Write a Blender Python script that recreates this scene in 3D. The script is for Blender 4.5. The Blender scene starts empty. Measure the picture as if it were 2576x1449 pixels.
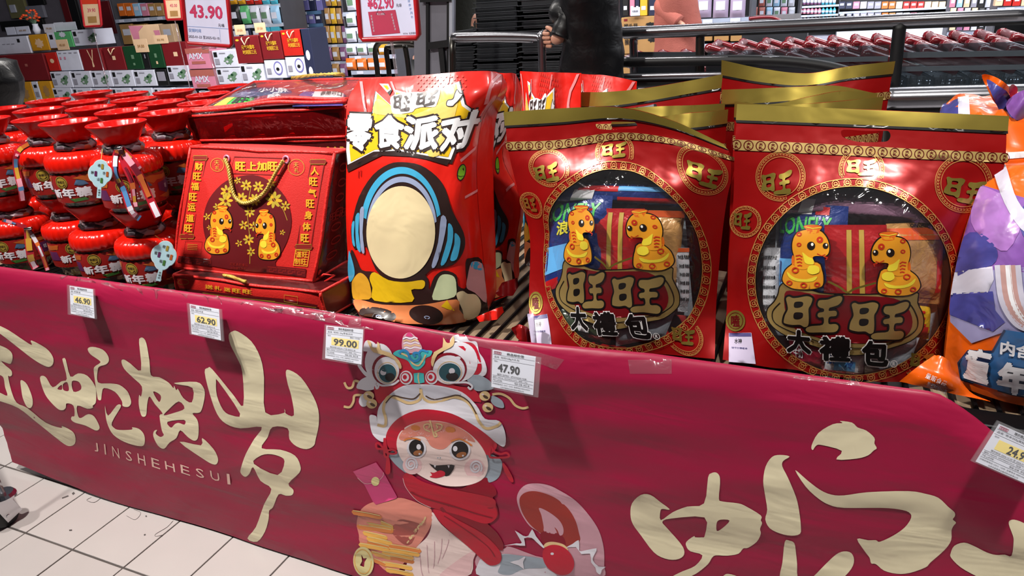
import bpy, math, random
import numpy as np
from mathutils import Vector, Matrix
from mathutils.geometry import delaunay_2d_cdt
rnd = random.Random(7)
SC = bpy.context.scene
COL = SC.collection
PI = math.pi

# ------------------------------------------------------------------ camera
W, H, FPX, CAMH = 2576, 1449, 1760.0, 1.40
VP_LEFT, HORIZON = (-2900.0, 282.0), 0.0
_A = np.array([VP_LEFT[0]-W/2, -(VP_LEFT[1]-H/2), -FPX]); _A /= np.linalg.norm(_A)
_up = np.cross(np.array([0, -(HORIZON-H/2), -FPX]), _A); _up /= np.linalg.norm(_up)
if _up[1] < 0: _up = -_up
CAM_M = np.array([-_A, np.cross(_up, -_A), _up]).T          # camera axes from world axes
EYE = np.array([0, 0, CAMH])
cd = bpy.data.cameras.new('camera'); cam = bpy.data.objects.new('camera', cd); COL.objects.link(cam)
cd.sensor_width = 36.0; cd.lens = 36.0*FPX/W; cd.clip_start = .02; cd.clip_end = 200
cam.matrix_world = Matrix.Translation(EYE) @ Matrix(CAM_M.T.tolist()).to_4x4()
SC.camera = cam

# ------------------------------------------------------------------ world, lamps, exposure
SC.view_settings.view_transform = 'Standard'; SC.view_settings.look = 'None'
SC.view_settings.gamma = 1; SC.view_settings.use_curve_mapping = False
SC.view_settings.exposure = 0.0
wd = bpy.data.worlds.new('store_ambient'); SC.world = wd; wd.use_nodes = True
wd.node_tree.nodes['Background'].inputs[0].default_value = (.80, .80, .92, 1)
wd.node_tree.nodes['Background'].inputs[1].default_value = 0.10
def lamp(name, loc, target, size, power, color=(1, .95, .88), shape='DISK', size_y=None, spread=None):
    d = bpy.data.lights.new(name, 'AREA'); d.shape = shape; d.size = size; d.energy = power; d.color = color
    if size_y: d.size_y = size_y
    if spread: d.spread = spread
    o = bpy.data.objects.new(name, d); COL.objects.link(o); o.location = loc
    o.rotation_euler = (Vector(target)-Vector(loc)).to_track_quat('-Z', 'Y').to_euler()
    return o
# track spots of the store ceiling, in a row above the aisle in front of the table
for x, y, p in ((-3.3, .40, 22), (-1.75, .45, 44), (.45, .40, 27), (2.1, .55, 20)):
    lamp('ceiling_track_spot', (x, y, 3.1), (x+.55, 1.45, .7), .12, p, (1, .95, .89), spread=1.8)
for x in (-2.3, -.9, .5): lamp('ceiling_track_spot', (x, 2.5, 3.2), (x+.2, 1.9, .8), .12, 7, (1, .96, .92), spread=2.2)
lamp('unseen_panel_light', (2.2, 5.2, 3.5), (2.2, 5.2, 0), 3.0, 60, (.93, .96, 1), 'RECTANGLE', .6)
lamp('unseen_panel_light', (-4.2, 4.2, 3.5), (-4.6, 6.0, .8), 3.0, 330, (1, .95, .90), 'RECTANGLE', .6)
lamp('unseen_panel_light', (0, 5.4, 3.5), (0, 7.4, .8), 4.0, 200, (.95, .96, 1), 'RECTANGLE', .6)
lamp('unseen_panel_light', (3.5, 10.0, 3.9), (3.5, 10.5, 0), 7.0, 600, (.95, .96, 1), 'RECTANGLE', .8)  # added lamp, out of view, brightens the floor behind the trolleys
lamp('unseen_panel_light', (3.0, 13.0, 4.0), (3.0, 17.0, 0), 10.0, 1500, (.93, .95, 1), 'RECTANGLE', .8)

# ------------------------------------------------------------------ pixel <-> place
def ray(p):
    p = np.atleast_2d(np.asarray(p, float))
    return np.stack([p[:, 0]-W/2, -(p[:, 1]-H/2), np.full(len(p), -FPX)], 1) @ CAM_M
def at_y(x, y, Y):
    r = ray((x, y))[0]; return EYE + r*(Y/r[1])
def at_z(x, y, Z):
    r = ray((x, y))[0]; return EYE + r*((Z-CAMH)/r[2])
def at_d(x, y, d):
    return EYE + ray((x, y))[0]*(d/FPX)
def proj(P):
    q = (np.atleast_2d(P)-EYE) @ CAM_M.T
    return np.stack([W/2+FPX*q[:, 0]/-q[:, 2], H/2-FPX*q[:, 1]/-q[:, 2]], 1)

# ------------------------------------------------------------------ materials
def srgb(c):
    if isinstance(c, str): c = tuple(int(c[i:i+2], 16) for i in (0, 2, 4))
    c = [v/255 for v in c]
    return tuple(v/12.92 if v <= .04045 else ((v+.055)/1.055)**2.4 for v in c) + (1,)
MATS = {}
def mat(name, col, rough=.5, metal=0., coat=0., bump=0., bscale=30., var=.06, vscale=9., spec=.5,
        trans=0., alpha=1., emit=0., aniso=None, detail=3.):
    if name in MATS: return MATS[name]
    m = bpy.data.materials.new(name); m.use_nodes = True; nt = m.node_tree; b = nt.nodes['Principled BSDF']
    c = srgb(col); b.inputs['Base Color'].default_value = c
    b.inputs['Roughness'].default_value = rough; b.inputs['Metallic'].default_value = metal
    b.inputs['Coat Weight'].default_value = coat; b.inputs['Coat Roughness'].default_value = .12
    b.inputs['Specular IOR Level'].default_value = spec
    b.inputs['Transmission Weight'].default_value = trans; b.inputs['Alpha'].default_value = alpha
    if emit:
        b.inputs['Emission Color'].default_value = c; b.inputs['Emission Strength'].default_value = emit
    tc = nt.nodes.new('ShaderNodeTexCoord')
    mp = nt.nodes.new('ShaderNodeMapping'); nt.links.new(tc.outputs['Object'], mp.inputs[0])
    if aniso: mp.inputs['Scale'].default_value = aniso
    if var:
        n = nt.nodes.new('ShaderNodeTexNoise'); n.inputs['Scale'].default_value = vscale; n.inputs['Detail'].default_value = 3
        nt.links.new(mp.outputs[0], n.inputs[0])
        r = nt.nodes.new('ShaderNodeMapRange'); r.inputs[1].default_value = .3; r.inputs[2].default_value = .7
        r.inputs[3].default_value = 1-var; r.inputs[4].default_value = 1+var
        nt.links.new(n.outputs['Fac'], r.inputs[0])
        h = nt.nodes.new('ShaderNodeHueSaturation'); h.inputs['Color'].default_value = c
        nt.links.new(r.outputs[0], h.inputs['Value']); nt.links.new(h.outputs[0], b.inputs['Base Color'])
    if bump:
        n = nt.nodes.new('ShaderNodeTexNoise'); n.inputs['Scale'].default_value = bscale; n.inputs['Detail'].default_value = detail
        n.inputs['Distortion'].default_value = .6
        nt.links.new(mp.outputs[0], n.inputs[0])
        k = nt.nodes.new('ShaderNodeBump'); k.inputs['Strength'].default_value = bump; k.inputs['Distance'].default_value = .02
        nt.links.new(n.outputs['Fac'], k.inputs['Height']); nt.links.new(k.outputs[0], b.inputs['Normal'])
        if coat: nt.links.new(k.outputs[0], b.inputs['Coat Normal'])
    MATS[name] = m
    return m
def film(name, tint=(255, 255, 255), gloss=.12, rough=.08, bump=.3, bscale=14, haze=.0, hazecol=(200, 200, 205)):
    """thin clear plastic: mostly straight-through, some mirror shine, optionally a little milky"""
    if name in MATS: return MATS[name]
    m = bpy.data.materials.new(name); m.use_nodes = True; nt = m.node_tree; N = nt.nodes; L = nt.links
    N.remove(N['Principled BSDF']); out = N['Material Output']
    t = N.new('ShaderNodeBsdfTransparent'); t.inputs[0].default_value = srgb(tint)
    g = N.new('ShaderNodeBsdfGlossy'); g.inputs['Roughness'].default_value = rough; g.inputs[0].default_value = (.95, .95, .97, 1)
    d = N.new('ShaderNodeBsdfDiffuse'); d.inputs[0].default_value = srgb(hazecol)
    tc = N.new('ShaderNodeTexCoord'); n = N.new('ShaderNodeTexNoise'); n.inputs['Scale'].default_value = bscale; n.inputs['Detail'].default_value = 3
    n.inputs['Distortion'].default_value = 1
    L.new(tc.outputs['Object'], n.inputs[0]); k = N.new('ShaderNodeBump'); k.inputs['Strength'].default_value = bump; k.inputs['Distance'].default_value = .02
    L.new(n.outputs['Fac'], k.inputs['Height']); L.new(k.outputs[0], g.inputs['Normal'])
    f = N.new('ShaderNodeLayerWeight'); f.inputs[0].default_value = .5
    pw = N.new('ShaderNodeMath'); pw.operation = 'POWER'; pw.inputs[1].default_value = 4; L.new(f.outputs['Facing'], pw.inputs[0])
    a = N.new('ShaderNodeMath'); a.operation = 'MULTIPLY_ADD'; a.inputs[1].default_value = .6; a.inputs[2].default_value = gloss; L.new(pw.outputs[0], a.inputs[0])
    x0 = N.new('ShaderNodeMixShader'); x0.inputs[0].default_value = haze; L.new(t.outputs[0], x0.inputs[1]); L.new(d.outputs[0], x0.inputs[2])
    x = N.new('ShaderNodeMixShader'); L.new(a.outputs[0], x.inputs[0]); L.new(x0.outputs[0], x.inputs[1]); L.new(g.outputs[0], x.inputs[2])
    L.new(x.outputs[0], out.inputs[0]); MATS[name] = m
    return m

# ------------------------------------------------------------------ things and parts
def thing(name, label, cat, loc=(0, 0, 0), group=None, rotz=0.):
    o = bpy.data.objects.new(name, None); COL.objects.link(o); o.empty_display_size = .05
    o.location = [float(v) for v in loc]; o.rotation_euler = (0, 0, rotz)
    o['label'] = label; o['category'] = cat
    if group: o['group'] = group
    return o
def tag(o, label, cat, group=None):
    o['label'] = label; o['category'] = cat
    if group: o['group'] = group
    return o
def origin(o):
    p = np.zeros(3)
    while o is not None: p += np.array(o.location); o = o.parent
    return p
def mk(name, V, F, m, parent=None, smooth=False, local=False, base=None):
    """one mesh object; V are world coordinates unless local. base: where to put the origin of a top-level mesh"""
    V = np.asarray(V, float).reshape(-1, 3)
    loc = (0, 0, 0)
    if not local:
        if parent is not None: V = V - origin(parent)
        else:
            loc = V.mean(0)*[1, 1, 0]+[0, 0, V[:, 2].min()] if base is None else np.array(base, float)
            V = V - loc
    me = bpy.data.meshes.new(name); me.from_pydata(V.tolist(), [], [list(map(int, f)) for f in F]); me.update()
    if isinstance(m, (list, tuple)):
        for q in m: me.materials.append(q)
    else: me.materials.append(m)
    if smooth: me.polygons.foreach_set('use_smooth', [True]*len(me.polygons))
    o = bpy.data.objects.new(name, me); COL.objects.link(o); o.location = [float(v) for v in loc]
    if parent is not None: o.parent = parent
    return o
def copy_tree(o, loc=None, rotz=None, label=None, parent=None, group=None):
    c = o.copy(); COL.objects.link(c); c.parent = parent
    if loc is not None: c.location = [float(v) for v in loc]
    if rotz is not None: c.rotation_euler = (0, 0, rotz)
    if label: c['label'] = label
    if group: c['group'] = group
    for ch in [x for x in KIDS(o)]: copy_tree(ch, parent=c)
    return c
def KIDS(o): return [x for x in o.children]
class MB:
    def __init__(s): s.V = []; s.F = []
    def add(s, V, F):
        k = len(s.V); s.V += [tuple(map(float, v)) for v in V]; s.F += [[i+k for i in f] for f in F]; return s
    def box(s, c, sz, rot=None, ch=0.):
        hx, hy, hz = [v/2 for v in sz]
        if ch <= 0:
            V = [(x, y, z) for x in (-hx, hx) for y in (-hy, hy) for z in (-hz, hz)]
            F = [(0, 1, 3, 2), (4, 6, 7, 5), (0, 4, 5, 1), (2, 3, 7, 6), (0, 2, 6, 4), (1, 5, 7, 3)]
        else:
            V = []; idx = {}
            for sx in (-1, 1):
                for sy in (-1, 1):
                    for sz_ in (-1, 1):
                        for ax in range(3):
                            q = [sx*(hx-ch), sy*(hy-ch), sz_*(hz-ch)]; q[ax] = (sx*hx, sy*hy, sz_*hz)[ax]
                            idx[(sx, sy, sz_, ax)] = len(V); V.append(q)
            F = []
            for a in (-1, 1):
                F.append([idx[(a, -1, -1, 0)], idx[(a, 1, -1, 0)], idx[(a, 1, 1, 0)], idx[(a, -1, 1, 0)]])
                F.append([idx[(-1, a, -1, 1)], idx[(1, a, -1, 1)], idx[(1, a, 1, 1)], idx[(-1, a, 1, 1)]])
                F.append([idx[(-1, -1, a, 2)], idx[(1, -1, a, 2)], idx[(1, 1, a, 2)], idx[(-1, 1, a, 2)]])
                for b in (-1, 1):
                    F.append([idx[(a, b, -1, 0)], idx[(a, b, 1, 0)], idx[(a, b, 1, 1)], idx[(a, b, -1, 1)]])
                    F.append([idx[(a, -1, b, 0)], idx[(a, 1, b, 0)], idx[(a, 1, b, 2)], idx[(a, -1, b, 2)]])
                    F.append([idx[(-1, a, b, 1)], idx[(1, a, b, 1)], idx[(1, a, b, 2)], idx[(-1, a, b, 2)]])
                    for e in (-1, 1): F.append([idx[(a, b, e, k)] for k in range(3)])
        V = np.array(V)
        if rot is not None: V = V @ np.array(rot).T
        return s.add(V+np.array(c), F)
    def tube(s, path, r, seg=8, closed=False, caps=True):
        P = np.array(path, float); n = len(P); rr = np.full(n, r) if np.isscalar(r) else np.array(r)
        T = np.roll(P, -1, 0)-np.roll(P, 1, 0)
        if not closed: T[0] = P[1]-P[0]; T[-1] = P[-1]-P[-2]
        T /= np.linalg.norm(T, axis=1)[:, None]+1e-12
        up = np.array([0, 0, 1.]) if abs(T[0][2]) < .9 else np.array([1., 0, 0])
        N = np.cross(T[0], up); N /= np.linalg.norm(N); V = []
        for i in range(n):
            N = N-T[i]*N.dot(T[i]); N /= np.linalg.norm(N)+1e-12; B = np.cross(T[i], N)
            for k in range(seg):
                a = 2*PI*k/seg; V.append(P[i]+rr[i]*(math.cos(a)*N+math.sin(a)*B))
        F = []
        for i in range(n if closed else n-1):
            j = (i+1) % n
            for k in range(seg): F.append((i*seg+k, i*seg+(k+1) % seg, j*seg+(k+1) % seg, j*seg+k))
        if not closed and caps: F += [list(range(seg))[::-1], list(range((n-1)*seg, n*seg))]
        return s.add(V, F)
    def lathe(s, prof, c=(0, 0, 0), seg=24, ripple=None):
        V = []; F = []; n = len(prof)
        for k in range(seg):
            a = 2*PI*k/seg
            for i, (r, z) in enumerate(prof):
                q = r*(ripple(a, i) if ripple else 1.); V.append((c[0]+q*math.cos(a), c[1]+q*math.sin(a), c[2]+z))
        for k in range(seg):
            j = (k+1) % seg
            for i in range(n-1): F.append((k*n+i, j*n+i, j*n+i+1, k*n+i+1))
        return s.add(V, F)
    def grid(s, P):
        P = np.asarray(P); R, C = P.shape[:2]
        return s.add(P.reshape(-1, 3), [(i*C+j, i*C+j+1, (i+1)*C+j+1, (i+1)*C+j) for i in range(R-1) for j in range(C-1)])
    def out(s, name, m, parent=None, smooth=False, local=False, base=None): return mk(name, s.V, s.F, m, parent, smooth, local, base)
def rotz(a): return np.array([[math.cos(a), -math.sin(a), 0], [math.sin(a), math.cos(a), 0], [0, 0, 1]])
def rotx(a): return np.array([[1, 0, 0], [0, math.cos(a), -math.sin(a)], [0, math.sin(a), math.cos(a)]])
def roty(a): return np.array([[math.cos(a), 0, math.sin(a)], [0, 1, 0], [-math.sin(a), 0, math.cos(a)]])

# ------------------------------------------------------------------ smooth noise
_g = np.random.RandomState(5).rand(64, 64)
def vnoise(x, y):
    x = np.asarray(x, float); y = np.asarray(y, float)
    i = np.floor(x).astype(int); j = np.floor(y).astype(int); a = x-i; b = y-j; a = a*a*(3-2*a); b = b*b*(3-2*b)
    g = lambda p, q: _g[p % 64, q % 64]
    return (g(i, j)*(1-a)+g(i+1, j)*a)*(1-b)+(g(i, j+1)*(1-a)+g(i+1, j+1)*a)*b-.5

# ------------------------------------------------------------------ curved sheets
def _cr(P, t):
    """Catmull-Rom through P (n,...) at t in 0..1, straight on beyond the ends"""
    n = len(P); P = np.asarray(P, float)
    Q = np.concatenate([2*P[:1]-P[1:2], P, 2*P[-1:]-P[-2:-1]]) if n > 2 else np.concatenate([2*P[:1]-P[1:2], P, 2*P[-1:]-P[-2:-1]])
    s = np.asarray(t)*(n-1); i = np.clip(np.floor(s).astype(int), 0, n-2); f = s-i
    sh = (-1,)+(1,)*(P.ndim-1) if P.ndim > 1 else (-1,)
    f = f.reshape(sh)
    a, b, c, d = Q[i], Q[i+1], Q[i+2], Q[i+3]
    inside = .5*((2*b)+(c-a)*f+(2*a-5*b+4*c-d)*f**2+(3*b-a-3*c+d)*f**3)
    lo = b+(c-a)*.5*f; hi = c+(d-b)*.5*(f-1)
    return np.where(f < 0, lo, np.where(f > 1, hi, inside))
class Surf:
    """sheet through a grid of control points (rows top to bottom); disp(u,v) pushes it along its outward normal"""
    def __init__(s, ctrl, disp=None, pix=True):
        s.C = np.array([[at_y(*p) if pix else p for p in row] for row in ctrl], float); s.disp = disp; s.sign = 1.
        n = s.normal(np.array([[.5, .5]]))[0]
        if n.dot(EYE-s.base(np.array([[.5, .5]]))[0]) < 0: s.sign = -1.
        s.bake(121, 121)
        g = np.linspace(0, 1, 31); U, Vv = np.meshgrid(g, g); s.guv = np.stack([U.ravel(), Vv.ravel()], 1); s.gpx = proj(s(s.guv))
    def base(s, uv):
        uv = np.atleast_2d(uv); R, C = s.C.shape[:2]
        rows = np.stack([_cr(s.C[r], uv[:, 0]) for r in range(R)], 0)       # R,N,3
        n = R; S_ = uv[:, 1]*(n-1); i = np.clip(np.floor(S_).astype(int), 0, n-2); f = (S_-i)[:, None]
        Q = np.concatenate([2*rows[:1]-rows[1:2], rows, 2*rows[-1:]-rows[-2:-1]]); k = np.arange(len(uv))
        a, b, c, d = Q[i, k], Q[i+1, k], Q[i+2, k], Q[i+3, k]
        ins = .5*((2*b)+(c-a)*f+(2*a-5*b+4*c-d)*f**2+(3*b-a-3*c+d)*f**3)
        return np.where(f < 0, b+(c-a)*.5*f, np.where(f > 1, c+(d-b)*.5*(f-1), ins))
    def normal(s, uv):
        e = 1e-3; du = s.base(uv+[e, 0])-s.base(uv-[e, 0]); dv = s.base(uv+[0, e])-s.base(uv-[0, e])
        n = np.cross(du, dv); return s.sign*n/(np.linalg.norm(n, axis=1)[:, None]+1e-12)
    def bake(s, nu, nv):
        U, Vv = np.meshgrid(np.linspace(-.12, 1.12, nu), np.linspace(-.12, 1.12, nv)); uv = np.stack([U.ravel(), Vv.ravel()], 1); n = s.normal(uv); P = s.base(uv)
        if s.disp: P = P+n*(np.asarray(s.disp(uv[:, 0], uv[:, 1]))*np.ones(len(uv)))[:, None]
        s.G = np.concatenate([P, n], 1).reshape(nv, nu, 6)
    def __call__(s, uv, off=0.):
        uv = np.atleast_2d(np.asarray(uv, float)); nv, nu = s.G.shape[:2]
        x = np.clip((uv[:, 0]+.12)/1.24*(nu-1), 0, nu-1.001); y = np.clip((uv[:, 1]+.12)/1.24*(nv-1), 0, nv-1.001); i = x.astype(int); j = y.astype(int); a = (x-i)[:, None]; b = (y-j)[:, None]
        q = (s.G[j, i]*(1-a)+s.G[j, i+1]*a)*(1-b)+(s.G[j+1, i]*(1-a)+s.G[j+1, i+1]*a)*b
        return q[:, :3]+q[:, 3:]*off
    def inv(s, px):
        px = np.atleast_2d(np.asarray(px, float))
        uv = s.guv[np.concatenate([np.argmin(((px[i:i+400, None]-s.gpx[None])**2).sum(2), 1) for i in range(0, len(px), 400)])]; e = 2e-3
        for _ in range(7):
            f0 = proj(s(uv)); r = px-f0; a = (proj(s(uv+[e, 0]))-f0)/e; b = (proj(s(uv+[0, e]))-f0)/e
            det = a[:, 0]*b[:, 1]-a[:, 1]*b[:, 0]; det = np.where(np.abs(det) < 1e-3, 1e9, det)
            st = np.stack([(r[:, 0]*b[:, 1]-r[:, 1]*b[:, 0])/det, (a[:, 0]*r[:, 1]-a[:, 1]*r[:, 0])/det], 1)
            uv = np.clip(uv+np.clip(st, -.15, .15), -.1, 1.1)
        return uv
    def mesh(s, nu, nv, off=0., u=(0, 1), v=(0, 1)):
        U, Vv = np.meshgrid(np.linspace(*u, nu+1), np.linspace(*v, nv+1)); uv = np.stack([U.ravel(), Vv.ravel()], 1)
        return s(uv, off).reshape(nv+1, nu+1, 3)

# ------------------------------------------------------------------ flat print: outlines, strokes, lettering
def smooth(pts, n=5, closed=True):
    P = np.array(pts, float); m = len(P); out = []
    for i in range(m if closed else m-1):
        if closed: a, b, c, d = P[i-1], P[i], P[(i+1) % m], P[(i+2) % m]
        else: a, b, c, d = P[max(i-1, 0)], P[i], P[i+1], P[min(i+2, m-1)]
        for k in range(n):
            t = k/n; out.append(.5*((2*b)+(c-a)*t+(2*a-5*b+4*c-d)*t*t+(3*b-a-3*c+d)*t**3))
    if not closed: out.append(P[-1])
    return np.array(out)
def zm(ox, oy, s): return lambda pts: [(ox+x/s, oy+y/s) for x, y in pts]
def ell(cx, cy, rx, ry=None, rot=0., n=40, a0=0., a1=2*PI, close=True):
    ry = rx if ry is None else ry; a = np.linspace(a0, a1, n, endpoint=not close); c, s = math.cos(rot), math.sin(rot)
    x, y = rx*np.cos(a), ry*np.sin(a); return np.stack([cx+c*x-s*y, cy+s*x+c*y], 1)
def inside(pt, loops):
    x, y = pt[:, 0], pt[:, 1]; r = np.zeros(len(pt), bool)
    for L in loops:
        a = np.asarray(L); b = np.roll(a, -1, 0)
        for (x0, y0), (x1, y1) in zip(a, b):
            if y0 == y1: continue
            r ^= ((y0 > y) != (y1 > y)) & (x < (x1-x0)*(y-y0)/(y1-y0)+x0)
    return r
def fill(loops, cell=1e9):
    """triangles inside the loops (even-odd), broken into cells so that they can follow a curved sheet"""
    V = []; E = []; dl = []
    for L in loops:
        L = np.asarray(L, float); q = []
        for a, b in zip(L, np.roll(L, -1, 0)):
            k = max(1, int(np.hypot(*(b-a))/cell)) if cell < 1e8 else 1
            for i in range(k): q.append(a+(b-a)*i/k)
        k0 = len(V); V += q; E += [(k0+i, k0+(i+1) % len(q)) for i in range(len(q))]; dl.append(np.array(q))
    if cell < 1e8:
        A = np.concatenate(dl); lo, hi = A.min(0), A.max(0)
        if (hi-lo).max() > cell:
            gx = np.arange(lo[0]+cell/2, hi[0], cell); gy = np.arange(lo[1]+cell/2, hi[1], cell)
            G = np.stack([g.ravel() for g in np.meshgrid(gx, gy)], 1)
            if len(G): V += list(G[inside(G, dl)])
    r = delaunay_2d_cdt([Vector(v) for v in V], E, [], 0, 1e-6)
    P = np.array([tuple(v) for v in r[0]]); T = np.array([list(f) for f in r[2]])
    if not len(T): return np.zeros((0, 2)), []
    keep = inside(P[T].mean(1), dl); T = T[keep]
    use = np.unique(T); mp = -np.ones(len(P), int); mp[use] = np.arange(len(use))
    return P[use], mp[T].tolist()
def stroke(pts, w, closed=False):
    P = np.asarray(pts, float); T = np.roll(P, -1, 0)-np.roll(P, 1, 0)
    if not closed: T[0] = P[1]-P[0]; T[-1] = P[-1]-P[-2]
    T /= np.hypot(T[:, 0], T[:, 1])[:, None]+1e-9; N = np.stack([-T[:, 1], T[:, 0]], 1)*(np.asarray(w)/2 if np.isscalar(w) else np.asarray(w)[:, None]/2)
    n = len(P); V = np.concatenate([P+N, P-N]); F = [(i, (i+1) % n, n+(i+1) % n, n+i) for i in range(n if closed else n-1)]
    return V, F
_GC = {}
def glyphs(s, bold=0., spacing=1.):
    k = (s, bold, spacing)
    if k in _GC: return _GC[k]
    c = bpy.data.curves.new('t', 'FONT'); c.body = s; c.resolution_u = 2; c.space_character = spacing
    o = bpy.data.objects.new('t', c); m = o.to_mesh()
    V = np.array([v.co[:2] for v in m.vertices]); F = [list(p.vertices) for p in m.polygons]
    o.to_mesh_clear(); bpy.data.objects.remove(o); bpy.data.curves.remove(c)
    if bold:                                        # heavier strokes: the outline swept round a small circle, merged into one sheet
        cnt = {}
        for f in F:
            for i, j in zip(f, f[1:]+f[:1]): cnt[(min(i, j), max(i, j))] = cnt.get((min(i, j), max(i, j)), 0)+1
        E = [e for e, q in cnt.items() if q == 1]; n = len(V); sh = np.array([(bold*math.cos(k*PI/3), bold*math.sin(k*PI/3)) for k in range(6)]+[(0, 0)])
        r = delaunay_2d_cdt([Vector(v) for d in sh for v in V+d], [(i+k*n, j+k*n) for k in range(7) for i, j in E], [], 0, 1e-5)
        Q = np.array([tuple(v) for v in r[0]]); T = np.array([list(f) for f in r[2]]); c = Q[T].mean(1); keep = np.zeros(len(T), bool); A, B = V[[e[0] for e in E]], V[[e[1] for e in E]]
        for d in sh:
            x, y = (c-d).T; hit = (A[:, 1][:, None] > y) != (B[:, 1][:, None] > y); xx = (B[:, 0]-A[:, 0])[:, None]*(y-A[:, 1][:, None])/np.where(B[:, 1] == A[:, 1], 1e9, B[:, 1]-A[:, 1])[:, None]+A[:, 0][:, None]
            keep |= (hit & (x < xx)).sum(0) % 2 == 1
        T = T[keep]; use = np.unique(T); mp = -np.ones(len(Q), int); mp[use] = np.arange(len(use)); V, F = Q[use], mp[T].tolist()
    lo, hi = V.min(0), V.max(0); V = (V-lo)/(hi-lo); V[:, 1] = 1-V[:, 1]
    _GC[k] = (V, F, (hi-lo)); return _GC[k]
def refine(V, F, cell):
    import bmesh
    bm = bmesh.new(); vs = [bm.verts.new((x, y, 0)) for x, y in V]
    for f in F:
        try: bm.faces.new([vs[i] for i in f])
        except ValueError: pass
    for _ in range(3):
        e = [x for x in bm.edges if x.calc_length() > cell]
        if not e: break
        bmesh.ops.subdivide_edges(bm, edges=e, cuts=1); bmesh.ops.triangulate(bm, faces=[f for f in bm.faces if len(f.verts) > 3])
    bm.verts.index_update(); out = np.array([v.co[:2] for v in bm.verts]), [[v.index for v in f.verts] for f in bm.faces]
    bm.free(); return out
def lettering(s, quad, bold=.02, cell=None, spacing=1.):
    """quad: TL, TR, BR, BL of the lettering's own bounding box"""
    V, F, _ = glyphs(s, bold, spacing); q = np.array(quad, float); a, b = V[:, :1], V[:, 1:]
    P = (q[0]*(1-a)+q[1]*a)*(1-b)+(q[3]*(1-a)+q[2]*a)*b
    return refine(P, F, cell) if cell else (P, F)
def rect(x0, y0, x1, y1): return [(x0, y0), (x1, y0), (x1, y1), (x0, y1)]
class Art:
    """print in design pixels, grouped by part name; applied to a sheet as thin layers lying on it"""
    JOIN = {'scale_spot', 'face_scale', 'belly_fold', 'snowflake_speck', 'star_speck', 'halftone_dot', 'tiny_print', 'lace_pattern', 'key_pattern', 'mini_seal'}
    def __init__(s, split=False): s.p = {}; s.split = split
    def add(s, name, m, layer, VF):
        V, F = VF; seq = len(s.p) if s.split and name not in s.JOIN else 0
        e = s.p.setdefault((name, layer, m.name, seq), [[], [], 0, m])
        if len(V) == 0: return s
        e[0].append(np.asarray(V, float)); e[1] += [[i+e[2] for i in f] for f in F]; e[2] += len(V); return s
    def poly(s, name, m, layer, loops, cell=18, sm=0):
        loops = [loops] if np.ndim(loops[0][0]) == 0 else loops
        if sm: loops = [smooth(l, sm) for l in loops]
        return s.add(name, m, layer, fill(loops, cell))
    def line(s, name, m, layer, pts, w, closed=False, sm=0):
        if sm: pts = smooth(pts, sm, closed)
        return s.add(name, m, layer, stroke(pts, w, closed))
    def text(s, name, m, layer, st, quad, bold=.02, cell=None, spacing=1.): return s.add(name, m, layer, lettering(st, quad, bold, cell, spacing))
    def to_uv(s, f):
        a = Art()
        for k, e in s.p.items():
            if e[0]: a.p[k] =  [[f(np.concatenate(e[0]))], e[1], e[2], e[3]]
        return a
    def apply(s, surf, parent, step=.0005, base=.0006, skip=(), clip=None):
        out = []
        for (name, layer, mn, _q), e in s.p.items():
            if name in skip or not e[0]: continue
            uv = np.concatenate(e[0]); P = surf(uv, base+step*layer)
            F = e[1]
            if clip is not None:
                ok = clip(uv); F = [f for f in F if all(ok[i] for i in f)]
            if F:
                out.append(mk(name, P, F, e[3], parent, smooth=True))
                if name in s.JOIN: out[-1]['kind'] = 'stuff'
        return out
# ================================================================== floor
def tiled_floor():
    m = bpy.data.materials.new('pale_floor_tiles'); m.use_nodes = True; nt = m.node_tree; b = nt.nodes['Principled BSDF']
    tc = nt.nodes.new('ShaderNodeTexCoord'); mp = nt.nodes.new('ShaderNodeMapping'); nt.links.new(tc.outputs['Object'], mp.inputs[0])
    mp.inputs['Location'].default_value = (-TX0/TPX, -TY0/TPY, 0); mp.inputs['Scale'].default_value = (1/TPX, 1/TPY, 1)
    br = nt.nodes.new('ShaderNodeTexBrick'); br.offset = 0; br.inputs['Scale'].default_value = 1
    br.inputs['Brick Width'].default_value = 1; br.inputs['Row Height'].default_value = 1; br.inputs['Mortar Size'].default_value = .018
    br.inputs['Color1'].default_value = srgb('bdb7b8'); br.inputs['Color2'].default_value = srgb('b6b0b0'); br.inputs['Mortar'].default_value = srgb('5a5350')
    nt.links.new(mp.outputs[0], br.inputs[0]); nt.links.new(br.outputs[0], b.inputs['Base Color'])
    b.inputs['Roughness'].default_value = .35
    return m
TPX, TPY = .2103, .2050
_t0 = at_z(333, 1272, 0); TX0, TY0 = _t0[0], _t0[1]
fl = mk('floor', [(-22, -3, -.004), (16, -3, -.004), (16, 34, -.004), (-22, 34, -.004)], [(0, 1, 2, 3)], tiled_floor(), base=(0, 0, -.004)); fl['kind'] = 'structure'
gro = mat('dark_grout', '4d4643', .9, var=.2)
M_tile = mat('glazed_tile', 'b4adab', .28, var=.05, vscale=2.5, bump=.03, bscale=6)
gx0, gx1, gy0, gy1 = TX0-TPX*8, TX0+TPX*6, TY0-TPY*5, TY0+TPY*4
g_ = MB().box(((gx0+gx1)/2, (gy0+gy1)/2, -.0015), (gx1-gx0, gy1-gy0, .002)).out('grout_bed', gro, fl)
tb = MB().box((0, 0, 0), (TPX-.005, TPY-.006, .004), ch=.0009)
proto = None
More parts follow.
